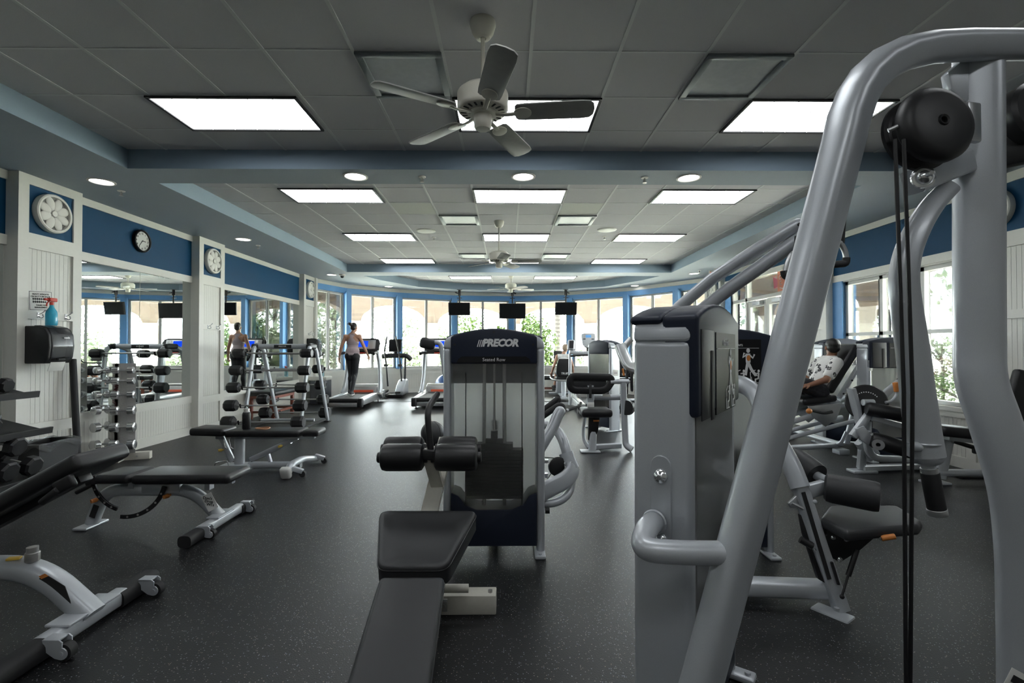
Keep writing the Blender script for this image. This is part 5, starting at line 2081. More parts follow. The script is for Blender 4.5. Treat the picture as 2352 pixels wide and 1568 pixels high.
m = MB().tube(smooth_path([(-.44, 1.30, 1.20), (-.2, 1.22, 1.22), (.2, 1.22, 1.22), (.44, 1.30, 1.20)], 5), .022)
obj('hand_bar', m, M['rubber'], t)
rot = Matrix.Rotation(math.radians(-14), 3, 'X')
cc_ = Vector((0, 1.42, 1.55))
m = MB()
pts = [(-.13, .19), (.13, .19), (.16, .17), (.165, .10), (.14, -.08), (.09, -.145), (.0, -.165), (-.09, -.145), (-.14, -.08), (-.165, .10), (-.16, .17)]
m.prism([cc_ + rot @ Vector((x, -.03, z)) for x, z in pts], rot @ Vector((0, .06, 0)), .012, 3)
co = obj('console', m, M['silver'], t)
m = MB().box(cc_ + rot @ Vector((0, -.032, .115)), (.13, .006, .065), rot, .002)
obj('screen', m, M['palescreen'], co)
m = MB().box(cc_ + rot @ Vector((-.10, -.032, .045)), (.06, .006, .02), rot, .002).box(cc_ + rot @ Vector((.10, -.032, .045)), (.06, .006, .02), rot, .002)
obj('button_panel', m, M['black'], co)
m = MB().sweep([(0, 1.44, 1.26), (0, 1.44, 1.42)], sect(.09, .05, 12), (0, 1, 0))
obj('console_neck', m, M['black'], co)

# ================================================================ elliptical trainer
t = thing('elliptical_trainer', 'grey and black elliptical trainer standing between the two left treadmills', 'exercise machine', (-3.13, 13.85, 0))
m = MB().bx(-.28, .20, -.35, .30, .03, .10, .02)
obj('base_frame', m, M['black'], t)
m = MB()
m.prism([(.02, y, z) for y, z in ((-.35, .08), (-.38, .20), (-.25, .34), (.05, .48), (.25, .50), (.33, .30), (.33, .08))], (.24, 0, 0), .04, 3)
obj('drive_housing', m, M['silver'], t)
m = MB().sweep([(.17, .22, .30), (.17, .28, 1.22)], sect(.06, .07, 14), (0, 1, 0))
obj('mast', m, M['black'], t)
m = MB().sweep(smooth_path([(-.42, .0, 1.15), (-.2, -.02, 1.17), (.1, .0, 1.17), (.26, .06, 1.16), (.36, .14, 1.06)], 5), sect(.09, .13, 14), (0, 0, 1))
obj('arm_bridge', m, M['black'], t)
for sx in (-1, 1):
    x = -.08 + sx * .20
    m = MB().tube(fillet([(x - .08 * sx - .06, -.12, 1.72), (x - .06, -.10, 1.3), (x - .02, -.05, .92), (x + .02, .0, .30)], .1), .022, 10)
    m.box((x - .03, -.05, .90), (.11, .08, .07), None, .02)
    obj('swing_arm', m, M['black'], t)
    m = MB().box((x - .02, -.22, .17), (.15, .36, .05), (.1, 0, 0), .015)
    obj('foot_plate', m, M['rubber'], t)
m = MB().box((-.06, .02, 1.46), (.36, .05, .36), (-.22, 0, 0), .015, 3)
co = obj('console', m, M['black'], t)
m = MB().box((-.06, -.012, 1.46), (.31, .006, .31), (-.22, 0, 0), .002)
obj('display', m, M['tv'], co)
m = MB().box((-.08, .0, 1.405), (.03, .004, .022), (-.22, 0, 0)).box((-.08, -.002, 1.405), (.001, .004, .002))
obj('green_light', m, M['greenled'], co)
m = MB().box((-.03, .0, 1.405), (.03, .004, .022), (-.22, 0, 0))
obj('red_light', m, M['redled'], co)
m = MB().sweep([(-.05, .05, 1.18), (-.06, .06, 1.32)], sect(.10, .06, 12), (0, 1, 0))
obj('console_neck', m, M['black'], co)
t = thing('floor_strap', 'thin dark mat rolled flat on the floor under the window beside the elliptical trainer', 'mat', (-2.05, 14.9, 0))
m = MB().box((0, 0, .025), (.95, .14, .05), (0, 0, .25), .02, 3)
obj('mat', m, M['rubber'], t)

# ================================================================ hung televisions
def tv(u, v0, v1, ytv, wd_, tilt, yaw, label):
    c = P(u, (v0 + v1) / 2, ytv)
    t = thing('hanging_television', label, 'television', (c.x, c.y, ZS), 0, 'black televisions hung from the ceiling')
    h_ = wd_ * .58
    dz = c.z - ZS
    R = Matrix.Rotation(yaw, 3, 'Z') @ Matrix.Rotation(tilt, 3, 'X')
    m = MB().box((0, 0, dz), (wd_, .06, h_), R, .012)
    s_ = obj('housing', m, M['black'], t)
    m = MB().box(Vector((0, 0, dz)) + R @ Vector((0, -.031, 0)), (wd_ - .03, .004, h_ - .03), R)
    obj('screen', m, M['tv'], s_, smooth=0)
    m = MB().cyl((0, .05, 0), (0, .05, dz + h_ * .3), .022).cyl((0, .05, 0), (0, .05, -.19), .042).box((0, .05, -.26), (.15, .03, .02)).cyl((0, .05, 0), (0, .05, -.012), .08)
    m.box((0, .05, dz), (.12, .06, .12))
    obj('ceiling_pole', m, M['black'], t)
    m = MB().box((.07 if u > 1100 else -.09, .05, -.10), (.10, .05, .04), (0, .3, 0), .01)
    obj('sensor', m, M['black'], t)
    return t


tv(1055, 694.5, 724, 15.1, .68, .12, -.10, 'black hanging television, leftmost of the three over the curved windows')
tv(1177, 697, 731, 15.15, .82, .10, 0, 'black hanging television, middle and largest of the three')
tv(1300, 693.5, 723.5, 15.0, .68, .12, .12, 'black hanging television, rightmost of the three over the curved windows')
# ================================================================ big cable machine at the right edge
t = thing('cable_machine', 'large silver cable machine with bent overhead tube and black pulley filling the right foreground', 'exercise machine', (.711, 1.888, 0), math.radians(54.4))
tower(t, W=.69, D=.20, front=True, front_text='Lat Pull', kz=1.02)
big = sect(.100, .104, 28, 2.9)
leg_path = [Vector((.43, 1.4, .02)), P(1611, 1568, 1.4), P(1752, 1040, 1.4), P(1897, 480, 1.4), P(1938, 322, 1.4)]
bend = [P(1950, 270, 1.4), P(1968, 222, 1.4), P(1993, 181, 1.4), P(2030, 147, 1.4), P(2080, 122, 1.4), P(2140, 109, 1.4), P(2210, 104, 1.4), P(2300, 103, 1.4), P(2480, 103, 1.4), P(2640, 103, 1.4)]
nb = len(leg_path) + len(bend)
m = MB().sweep(leg_path + bend, big, (1, .42, .27), [(1, 1)] * len(leg_path) + [(1 - .25 * k / len(bend), 1 - .27 * k / len(bend)) for k in range(len(bend))])
obj('overhead_tube', m, M['silver'], t, world=True)
m = MB().sweep(fillet([P(1503, 1198, 1.612), P(1484, 1212, 1.52), P(1470, 1262, 1.43), P(1560, 1269, 1.41), P(1676, 1270, 1.40)], .085, 8), [(.034 * math.cos(2 * PI * i / 20), .034 * math.sin(2 * PI * i / 20)) for i in range(20)], (0, 0, 1))
ca = obj('connecting_tube', m, M['silver'], t, world=True)
m = MB().tube([P(1670, 1270, 1.40) + Vector((0, .036 * math.cos(a), .036 * math.sin(a))) for a in [2 * PI * k / 20 for k in range(21)]], .005, 6)
obj('weld', m, M['silver'], ca, world=True)
c1 = P(1503, 1198, 1.602)
m = MB().tube([c1 + Vector((.036 * math.cos(a) * .81, -.036 * math.cos(a) * .58, .036 * math.sin(a))) for a in [2 * PI * k / 20 for k in range(21)]], .005, 6)
obj('weld', m, M['silver'], ca, world=True)
# bolted plate on the end of the tower (local frame: the end face is x = -W/2)
m = MB()
pp = []
for k in range(9):
    a = PI * k / 8
    pp.append((-.345, .034 * math.cos(a), 1.13 + .034 * math.sin(a) - .12))
for k in range(9):
    a = PI + PI * k / 8
    pp.append((-.345, .034 * math.cos(a), .75 + .034 * math.sin(a)))
m.prism(pp, (-.007, 0, 0), .002, 1)
pl = obj('mount_plate', m, M['silver'], t)
for z in (.975, .765):
    m = MB().lathe([(0, .016), (.008, .016), (.010, .013), (.018, .010), (.024, .004), (.025, 0), (0, 0)], (-.352, 0, z), (-1, 0, 0), 24)
    m.cyl((-.366, 0, z), (-.370, 0, z), .006, seg=6)
    obj('bolt', m, M['chrome'], pl)
# upright column with a kink
colp = smooth_path([P(2246, 104, 1.45), P(2247, 400, 1.45), P(2248, 760, 1.45), P(2252, 870, 1.44), P(2284, 970, 1.42), P(2330, 1120, 1.40), P(2348, 1260, 1.40), P(2353, 1420, 1.40), P(2355, 1568, 1.40), Vector((1.49, 1.40, .02))], 6)
m = MB().sweep(colp, sect(.118, .092, 28, 3.2), (.75, 1, 0))
co = obj('upright_column', m, M['silver'], t, world=True)
m = MB().box((1.49, 1.38, .012), (.30, .26, .024), None, .01).box((.43, 1.4, .012), (.20, .26, .024), None, .01)
obj('floor_foot', m, M['silver'], t, world=True)
m = MB().sweep([(1.49, 1.42, .05), (.85, 1.72, .05)], sect(.10, .08, 14, 4), (0, 0, 1))
obj('base_frame', m, M['silver'], t, world=True)
m = MB().prism([P(2178, 165, 1.43), P(2262, 95, 1.43), P(2262, 235, 1.43), P(2215, 232, 1.43), P(2186, 205, 1.43)], (0, .03, 0), .006)
obj('gusset', m, M['silver'], t, world=True)
# pulley housing
pc = P(2144, 289, 1.30)
ax = Vector((.06, -1, .10)).normalized()
m = MB().lathe([(0, -.062), (.095, -.062), (.104, -.054), (.104, -.044), (.094, -.040)], pc, ax, 44)
m.lathe([(.094, -.040), (.088, -.036), (.088, -.018), (.098, -.014)], pc, ax, 44)
m.lathe([(.098, -.014), (.105, -.006), (.105, .010), (.094, .024), (.078, .031), (.016, .030), (.016, .022), (0, .022)], pc, ax, 44)
pg = obj('pulley_housing', m, M['black'], t, world=True)
m = MB().lathe([(.009, .022), (.009, .032), (.014, .034), (.016, .030)], pc, ax, 20)
obj('axle_hole', m, M['iron'], pg, world=True)
m = MB().cyl(P(2040, 300, 1.30), P(2062, 290, 1.29), .0055)
obj('guide_pin', m, M['alu'], pg, world=True)
m = MB().box(P(2232, 282, 1.385), (.05, .02, .115), (0, 0, .2), .006)
obj('pulley_bracket', m, M['alu'], t, world=True)
for u_, v_ in ((2056, 2081), (2076, 2091)):
    top_ = P(u_, 320, 1.27)
    m = MB().tube([top_, P(u_ + 20, 900, 1.265), P(v_, 1568, 1.26), Vector(((v_ - 1165) * 1.26 / FPX, 1.26, .07))], .0048, 8)
    obj('cable', m, M['black'], t, world=True)
m = MB().lathe([(0, -.015), (.045, -.015), (.05, 0), (.045, .015), (0, .015)], (1.035, 1.26, .07), (0, 1, 0), 24).bx(.95, 1.5, 1.24, 1.28, 0, .03)
obj('floor_pulley', m, M['black'], t, world=True)
# second pulley and dark carriage past the column
m = MB().lathe([(0, -.03), (.085, -.03), (.095, -.02), (.095, .02), (.085, .03), (0, .03)], P(2372, 262, 1.46), ax, 36)
obj('rear_pulley', m, M['black'], t, world=True)
m = MB().sweep([P(2296, 352, 1.52), P(2440, 320, 1.42)], sect(.05, .10, 12, 5), (0, 0, 1)).sweep([P(2296, 285, 1.52), P(2440, 285, 1.52)], sect(.03, .04, 12, 5), (0, 0, 1))
obj('carriage_rail', m, M['black'], t, world=True)
# pivot bracket and swinging press arm
m = MB().sweep([P(2096, 418, 1.36), P(2215, 372, 1.43)], sect(.055, .070, 16, 6), (0, 0, 1))
br = obj('pivot_bracket', m, M['silver'], t, world=True)
bc = P(2119, 408, 1.325)
m = MB().lathe([(.030, 0), (.030, .006), (.024, .008), (.022, .004), (.020, .004), (.016, .014), (.007, .020), (0, .021)], bc, (-.25, -1, 0), 28)
m.cyl(bc + Vector((-.004, -.018, 0)), bc + Vector((-.009, -.040, 0)), .006, seg=6)
obj('pivot_bolt', m, M['chrome'], br, world=True)
ap = smooth_path([P(2178, 432, 1.40), P(2142, 470, 1.38), P(2110, 520, 1.36), P(2085, 580, 1.35), P(2076, 640, 1.345), P(2082, 710, 1.345), P(2095, 800, 1.345), P(2107, 900, 1.345), P(2118, 985, 1.345), P(2127, 1046, 1.345)], 6)
sc_ = []
for k in range(len(ap)):
    f_ = k / (len(ap) - 1)
    sc_.append(.78 + .42 * f_)
m = MB().sweep(ap, sect(.068, .062, 24, 3.0), (.5, 1, 0), sc_)
m.ball(P(2129, 1045, 1.345), (.041, .038, .030), 20)
pa = obj('press_arm', m, M['silver'], t, world=True)
m = MB().tube([P(2121, 1016, 1.345) + Vector((.042 * math.cos(a), .039 * math.sin(a), 0)) for a in [2 * PI * k / 24 for k in range(25)]], .0035, 6)
obj('weld', m, M['silver'], pa, world=True)
m = MB().ball(P(2104, 1026, 1.31), (.012, .02, .014), 12)
obj('weld', m, M['silver'], pa, world=True)
g0, g1 = P(2133, 1072, 1.345), P(2153, 1176, 1.345)
m = MB().cyl(g0 + (g0 - g1) * .25, g0 + (g1 - g0) * .10, .017)
obj('grip_rod', m, M['silver'], pa, world=True)
m = MB().cyl(g0 + (g1 - g0) * .12, g1, .022, bev=.003)
gr = obj('rubber_grip', m, M['rubber'], pa, world=True)
m = MB().cyl(g0 + (g1 - g0) * .02, g0 + (g1 - g0) * .13, .0205).cyl(g1 - (g1 - g0) * .08, g1 + (g1 - g0) * .06, .0235, bev=.002)
obj('grip_collar', m, M['alu'], gr, world=True)
m = MB().box(P(2335, 1562, 1.325), (.055, .002, .05), (0, .5, 0), .0006)
sk = obj('warning_sticker', m, M['paper'], t, world=True)
m = MB().box(P(2338, 1564, 1.3225), (.035, .002, .02), (0, .5, 0), .0004)
obj('sticker_print', m, M['ink'], sk, world=True)

# ================================================================ pulldown machine behind it
t = thing('pulldown_machine', 'silver pulldown machine with black seat, two thigh rollers and slanting overhead arms', 'exercise machine', (1.47, 3.36, 0))
tower(t, W=.66, D=.21, front=True, front_text='Pulldown', pictures=True)
fr = smooth_path([P(1640, 905, 3.25), P(1676, 884, 3.16), P(1706, 884, 3.05), P(1734, 905, 2.96), P(1755, 950, 2.88), P(1785, 1010, 2.80), P(1818, 1070, 2.72), P(1838, 1120, 2.67)], 6)
m = MB().sweep(fr, sect(.11, .10, 20, 2.6), (0, 1, 0))
obj('arched_frame', m, M['silver'], t, world=True)
m = MB().sweep([P(1836, 1112, 2.675), P(1880, 1250, 2.62), P(1932, 1400, 2.58)], sect(.075, .07, 16, 5), (0, 1, 0))
up_ = obj('seat_upright', m, M['silver'], t, world=True)
m = MB().sweep([P(1845, 1130, 2.628), P(1905, 1330, 2.558)], sect(.022, .006, 10, 5), (0, 1, 0))
obj('height_scale', m, M['black'], up_, world=True)
m = MB().box(P(1912, 1408, 2.56), (.10, .18, .02), (0, 0, .6), .01).cyl(P(1922, 1402, 2.50), P(1922, 1395, 2.50), .012)
obj('floor_foot', m, M['silver'], t, world=True)
m = MB().sweep([Vector((1.80, 2.64, .085)), Vector((1.12, 2.70, .085))], sect(.10, .09, 16, 4), (0, 0, 1)).sweep([Vector((1.20, 2.66, .07)), Vector((1.30, 3.3, .07))], sect(.09, .08, 14, 4), (0, 0, 1))
obj('base_bar', m, M['silver'], t, world=True)
m = MB()
cor = [P(1884, 1176, 2.62), P(1944, 1214, 2.42), P(2112, 1188, 2.50), P(2118, 1180, 2.56), P(2060, 1152, 2.82), P(1905, 1145, 2.82)]
zz = sum(p.z for p in cor) / 6
cor = [Vector((p.x, p.y, .485)) for p in cor]
m.prism(cor, (0, 0, -.058), .02, 3)
obj('seat_pad', m, M['vinylg'], t, world=True)


def roller(c0, c1, r, nm='thigh_roller'):
    c0, c1 = Vector(c0), Vector(c1)
    h = (c1 - c0).length / 2
    m = MB().lathe([(0, -h), (r * .75, -h), (r * .94, -h + .012), (r, -h + .04), (r, h - .025), (r * .97, h - .008), (r * .93, h), (0, h - .002)], (c0 + c1) / 2, c1 - c0, 36)
    return obj(nm, m, M['vinylg'], t, world=True)


ra, rb = P(1893, 1118, 2.66), P(2020, 1142, 2.52)
roller(ra, rb, .078)
rc, rd = P(1816, 1048, 2.98), P(1876, 1092, 2.80)
roller(rc, rd, .074)
m = MB().cyl(rd, P(1905, 1108, 2.70), .026).sweep([P(1852, 1128, 2.66), P(1890, 1118, 2.68)], sect(.05, .075, 14, 5), (0, 0, 1)).ball(P(1872, 1152, 2.6), .012, 8)
obj('roller_axle', m, M['silver'], t, world=True)
m = MB().prism([P(1826, 1142, 2.66), P(1812, 1156, 2.66), P(1818, 1166, 2.66), P(1846, 1168, 2.64), P(1838, 1130, 2.66)], (0, .02, 0), .003).tube([P(1818, 1154, 2.62), P(1845, 1168, 2.60)], .010, 8)
obj('adjusting_handle', m, M['alu'], t, world=True)
m = MB().prism([P(1862, 1248, 2.60), P(1900, 1228, 2.60), P(1900, 1200, 2.60), P(2030, 1196, 2.60), P(2024, 1222, 2.60), P(1978, 1262, 2.60), P(1930, 1292, 2.60), P(1876, 1262, 2.60)], (0, .05, 0), .004)
sb = obj('seat_bracket', m, M['black'], t, world=True)
m = MB()
for u_, v_ in ((1914, 1234), (1944, 1239), (1875, 1260), (1929, 1284)):
    m.lathe([(0, .010), (.007, .010), (.013, .004), (.014, 0), (0, 0)], P(u_, v_, 2.60), (0, -1, 0), 14)
obj('bracket_bolts', m, M['chrome'], sb, world=True)
m = MB().prism([P(1838, 1182, 2.66), P(1862, 1186, 2.64), P(1905, 1345, 2.59), P(1880, 1330, 2.60), P(1846, 1226, 2.64)], (0, .025, 0), .003).tube([P(1838, 1238, 2.60), P(1866, 1254, 2.58)], .019, 12).sweep([P(1910, 1290, 2.57), P(1926, 1342, 2.55)], sect(.012, .02, 8), (0, 1, 0))
obj('slide_carriage', m, M['black'], t, world=True)
m = MB().cyl(P(1968, 1262, 2.56), P(1948, 1322, 2.54), .013).cyl(P(1948, 1322, 2.54), P(1934, 1368, 2.52), .006).ball(P(1934, 1370, 2.52), .012, 8)
obj('gas_strut', m, M['black'], t, world=True)
m = MB().cyl(P(2024, 1236, 2.46), P(2056, 1231, 2.44), .014, bev=.003)
lv = obj('seat_lever', m, M['orange'], t, world=True)
m = MB().cyl(P(2000, 1228, 2.50), P(2024, 1236, 2.46), .007)
obj('lever_rod', m, M['steel'], lv, world=True)
# overhead arms and hanging handles
for pts, r in (([P(1505, 760, 3.42), P(1562, 703, 3.32), P(1636, 640, 3.18), P(1740, 572, 3.0), P(1832, 517, 2.86)], .040), ([P(1588, 745, 3.32), P(1606, 716, 3.28), P(1690, 652, 3.1), P(1770, 596, 2.96), P(1850, 540, 2.84), P(1922, 493, 2.72)], .043)):
    m = MB().tube(pts, r, 20)
    m.ball(pts[-1], r * .98, 14)
    ar = obj('overhead_arm', m, M['silver'], t, world=True)
    e = pts[-1]
    m = MB().cyl(e + Vector((-.012, -.042, -.005)), e + Vector((-.012, -.030, -.005)), .010, seg=12)
    obj('end_hole', m, M['ink'], ar, world=True)
y1 = 2.80
m = MB().sweep([P(1830, 542, y1), P(1829, 588, y1)], sect(.020, .028, 10), (0, 1, 0))
obj('hanging_strap', m, M['black'], t, world=True)
m = MB().sweep([P(1938, 505, y1), P(1934, 560, y1)], sect(.020, .028, 10), (0, 1, 0))
obj('hanging_strap', m, M['black'], t, world=True)
for pts, gp, cp in (([P(1840, 582, y1), P(1822, 578, y1), P(1808, 604, y1), P(1802, 634, y1)], [P(1801, 622, y1), P(1802, 634, y1), P(1836, 634, y1)], P(1824, 578, y1)),
                    ([P(1915, 560, y1), P(1930, 556, y1), P(1942, 578, y1), P(1944, 600, y1)], [P(1944, 592, y1), P(1943, 605, y1), P(1908, 608, y1)], P(1932, 556, y1))):
    m = MB().sweep(fillet(pts, .06, 5), sect(.028, .028, 14, 3), (0, 1, 0))
    hb = obj('hand_bow', m, M['alu'], t, world=True)
    m = MB().tube(fillet(gp, .025, 4), .021, 12)
    obj('rubber_grip', m, M['rubber'], hb, world=True)

# ================================================================ seated machine right of centre
t = thing('torso_machine', 'grey seated machine with looped black arm pad and small seat, right of the seated row', 'exercise machine', (1.12, 6.55, 0))
m = MB().bx(.98, 1.24, 6.44, 6.60, 0, .025, .01)
obj('floor_foot', m, M['silver'], t, world=True)
m = MB().sweep([P(1360, 1035, 6.5), P(1362, 985, 6.55), P(1362, 960, 6.6)], sect(.10, .09, 14, 4), (0, 1, 0))
m.sweep([P(1356, 945, 6.64), P(1356, 884, 6.62)], sect(.09, .07, 14, 5), (0, 1, 0))
ps = obj('post', m, M['silver'], t, world=True)
m = MB().box(P(1356, 898, 6.58), (.035, .01, .19), None, .004)
obj('number_window', m, M['vinylg'], ps, world=True)
m = MB().box(P(1357, 930, 6.58), (.09, .004, .075), None, .001)
obj('instruction_label', m, M['paper'], ps, world=True)
m = MB().prism([P(1352, 958, 6.5), P(1378, 958, 6.5), P(1374, 990, 6.5), P(1366, 1010, 6.5), P(1352, 1012, 6.5)], (0, .08, 0), .01)
obj('seat_slide', m, M['black'], t, world=True)
m = MB().cyl(P(1363, 966, 6.44), P(1376, 966, 6.44), .012)
obj('seat_lever', m, M['orange'], t, world=True)
m = MB().box(P(1367, 946, 6.5), (.41, .36, .11), None, .045, 4)
obj('seat_pad', m, M['vinyl'], t, world=True)
loop = [P(1316, 864, 6.6), P(1400, 866, 6.6), P(1406, 874, 6.6), P(1394, 893, 6.6), P(1380, 897, 6.6), P(1318, 896, 6.6), P(1309, 888, 6.6), P(1309, 870, 6.6)]
ctr = sum(loop, Vector()) / len(loop)
m = MB()
lp = [loop[0].lerp(loop[1], .5)] + loop[1:] + [loop[0], loop[0].lerp(loop[1], .5)]
m.sweep(fillet(lp, .05, 5), sect(.10, .05, 14, 3), (0, 1, 0), cap=False)
lo = obj('loop_pad', m, M['vinyl'], t, world=True)
m = MB().box(ctr + Vector((0, .02, 0)), (.46, .02, .12), None, .005)
obj('inner_panel', m, M['vinylg'], lo, world=True)
m = MB().cyl(P(1402, 877, 6.6), P(1420, 876, 6.6), .032).cyl(P(1418, 876, 6.6), P(1444, 876, 6.6), .035)
m.sweep(fillet([P(1432, 878, 6.6), P(1433, 940, 6.6), P(1437, 1022, 6.55), P(1452, 1032, 6.5)], .12, 6), sect(.085, .07, 16, 3), (0, 1, 0))
obj('lever_arm', m, M['silver'], t, world=True)
m = MB().cyl(P(1364, 912, 6.7), P(1436, 912, 6.7), .040)
cr = obj('cross_tube', m, M['silver'], t, world=True)
m = MB().box(P(1393, 908, 6.66), (.11, .004, .035), None, .001)
obj('tube_label', m, M['paper'], cr, world=True)
m = MB().cyl(P(1440, 850, 6.7), P(1440, 905, 6.65), .02).cyl(P(1438, 936, 6.55), P(1443, 936, 6.60), .10)
m.lathe([(0, -.02), (.17, -.02), (.18, 0), (.17, .02), (0, .02)], P(1452, 870, 6.8), (1, -.3, 0), 28)
obj('cam_disc', m, M['black'], t, world=True)
m = MB().cyl(P(1430, 846, 6.62), P(1433, 862, 6.62), .014)
obj('amber_handle', m, M['orange'], t, world=True)
m = MB().tube(fillet([P(1334, 925, 6.9), P(1332, 932, 6.75), P(1303, 942, 6.55)], .06, 5), .020, 10)
hb = obj('front_handle', m, M['rubber'], t, world=True)
m = MB().cyl(P(1304.5, 941.5, 6.56), P(1301, 943, 6.54), .021)
obj('handle_end', m, M['alu'], hb, world=True)
m = MB().tube(smooth_path([P(1344, 955, 6.75), P(1340, 985, 6.75), P(1342, 1010, 6.72), P(1352, 1028, 6.65)], 5), .024, 12).sweep([(1.12, 6.55, .06), (1.55, 6.65, .06)], sect(.08, .07, 12, 4), (0, 0, 1))
obj('side_tube', m, M['silver'], t, world=True)
m = MB().sweep(fillet([P(1424, 792, 6.9), P(1430, 810, 6.85), P(1446, 845, 6.7), P(1480, 848, 6.6)], .1, 6), sect(.15, .12, 18, 4), (0, 1, 0))
m.sweep([P(1426, 806, 6.9), P(1450, 778, 6.9)], sect(.09, .09, 14), (0, 1, 0))
obj('head_arm', m, M['alu'], t, world=True)

t = thing('weight_stack_tower', 'tall grey weight stack tower with a white label, standing behind the looped black arm pad', 'exercise machine', (1.66, 8.36, 0), math.radians(-62))
tower(t, W=.62, D=.21, front=False)
m = MB().box((.305 + .008, -.0, .98), (.004, .11, .10), None, .001)
lb = obj('instruction_label', m, M['paper'], t)
m = MB()
for k in range(2):
    m.bx(.3155, .3165, -.035, .035, .985 - k * .02, .991 - k * .02)
obj('label_print', m, M['ink'], lb, smooth=0)


# ================================================================ recumbent bikes by the windows
def bike(label, loc, rz=0):
    t = thing('recumbent_bike', label, 'exercise machine', loc, rz, 'recumbent bikes facing the windows')
    m = MB().bx(-.30, .30, -.62, -.54, .02, .08, .02).bx(-.30, .30, .88, .96, .02, .08, .02)
    m.sweep([(0, -.6, .06), (0, .95, .07)], sect(.10, .08, 14, 4), (0, 0, 1))
    m.sweep([(0, -.35, .06), (0, -.30, .52)], sect(.12, .10, 14, 4), (0, 1, 0))
    obj('base_frame', m, M['silver'], t)
    m = MB().box((0, -.20, .56), (.42, .40, .09), None, .035, 3)
    obj('seat_pad', m, M['vinyl'], t)
    m = MB()
    pts = [(-.17, .62), (.17, .62), (.215, .72), (.20, .95), (.15, 1.10), (-.15, 1.10), (-.20, .95), (-.215, .72)]
    m.prism([(x, -.46 - (z - .62) * .15, z) for x, z in pts], (0, .07, 0), .02, 3)
    bp = obj('backrest', m, M['black'], t)
    text('lettering', 'TRUE', .075, M['print'], bp, facing((0, -.485, .705), (1, 0, 0), (0, -.15, 1)), shear=.2, bold=.002)
    m = MB().sweep(smooth_path([(-.34, -.05, .58), (-.33, -.35, .56), (-.2, -.45, .52), (.2, -.45, .52), (.33, -.35, .56), (.34, -.05, .58)], 5), sect(.035, .045, 10), (0, 0, 1))
    obj('side_handles', m, M['alu'], t)
    m = MB().prism([(-.13, y, z) for y, z in ((.35, .10), (.30, .45), (.45, .62), (.75, .60), (.90, .35), (.88, .10))], (.26, 0, 0), .04, 3)
    obj('drive_housing', m, M['silver'], t)
    m = MB().sweep([(0, .70, .58), (0, .60, 1.05)], sect(.08, .10, 12), (0, 1, 0))
    obj('console_mast', m, M['silver'], t)
    m = MB().box((0, .58, 1.16), (.36, .06, .30), (-.3, 0, 0), .03, 3)
    co = obj('console', m, M['black'], t)
    m = MB().box((0, .545, 1.17), (.10, .008, .03), (-.3, 0, 0)).box((.03, .541, 1.20), (.04, .008, .02), (-.3, 0, 0))
    obj('red_display', m, M['redled'], co)
    m = MB().tube(smooth_path([(-.30, .30, 1.10), (-.27, .42, .98), (-.12, .56, .96), (.12, .56, .96), (.27, .42, .98), (.30, .30, 1.10)], 5), .018, 10)
    obj('handlebar', m, M['rubber'], t)
    for sx in (-1, 1):
        m = MB().box((sx * .20, .52 + sx * .12, .34 + sx * .1), (.10, .22, .03), (.5, 0, 0), .01).cyl((sx * .13, .55, .34), (sx * .15, .53 + sx * .1, .34 + sx * .1), .02)
        obj('pedal', m, M['black'], t)
    return t


bk1 = bike('recumbent bike with black backrest carrying the seated cyclist in white, near the centre windows', (1.53, 13.5, 0))
dup(bk1, (3.06, 13.1, 0), 0, 'recumbent bike with black backrest half hidden behind the tall weight stack tower')
tb = thing('low_bench', 'low dark cushioned bench on red-brown wooden legs under the centre windows', 'bench', (1.15, 14.85, 0))
m = MB().box((0, 0, .49), (1.0, .42, .13), None, .03)
obj('cushion', m, M['vinyl'], tb)
for sx in (-1, 1):
    for sy in (-1, 1):
        m = MB().bx(sx * .48, sx * .42, sy * .20, sy * .14, 0, .43)
        obj('leg', m, M['wood'], tb, smooth=0)
m = MB().bx(-.42, .42, -.19, -.15, .14, .18).bx(-.42, .42, .15, .19, .14, .18)
obj('stretcher', m, M['wood'], tb, smooth=0)

# ================================================================ leg press with its stack
t = thing('leg_press_machine', 'silver leg press with reclined black backrest, carrying the man in the patterned shirt', 'exercise machine', (3.95, 6.5, 0))
RX = Matrix.Rotation(math.radians(33), 3, 'Y')
m = MB().box((4.265, 6.28, 1.13), (.115, .38, .70), RX, .035, 3)
bp = obj('backrest', m, M['vinyl'], t, world=True)
m = MB().box((4.40, 6.12, 1.07), (.035, .07, .74), RX, .008).box((4.40, 6.44, 1.07), (.035, .07, .74), RX, .008)
m.box((4.17, 6.28, .70), (.12, .30, .10), (0, .4, 0), .01)
bf = obj('backrest_frame', m, M['silver'], t, world=True)
m = MB()
for k in range(4):
    c = Vector((4.40, 6.083, 1.07)) + RX @ Vector((0, 0, -.30 + k * .20))
    m.cyl(c, c + Vector((0, -.006, 0)), .012, seg=12)
obj('bracket_bolts', m, M['ink'], bf, world=True)
m = MB().box((3.95, 6.28, .735), (.44, .40, .09), (0, -.12, 0), .035, 3)
obj('seat_pad', m, M['vinyl'], t, world=True)
for y in (6.10, 6.44):
    m = MB().prism([(3.80, y, .66), (4.24, y, .70), (4.16, y, .50), (4.02, y, .40), (3.86, y, .52)], (0, .02, 0), .004)
    obj('carriage_plate', m, M['alu'], t, world=True)
m = MB()
for y in (6.14, 6.42):
    m.sweep([(3.15, y, .30), (4.60, y, .78)], sect(.06, .06, 14, 3), (0, 1, 0))
    m.sweep([(3.15, y, .14), (4.45, y, .48)], sect(.05, .05, 12, 3), (0, 1, 0))
obj('slide_rails', m, M['silver'], t, world=True)
m = MB().sweep(fillet([(4.44, 6.3, .30), (4.40, 6.34, .15), (4.40, 6.42, .12), (4.40, 7.6, .12)], .10, 6), sect(.07, .07, 14, 3), (0, 0, 1))
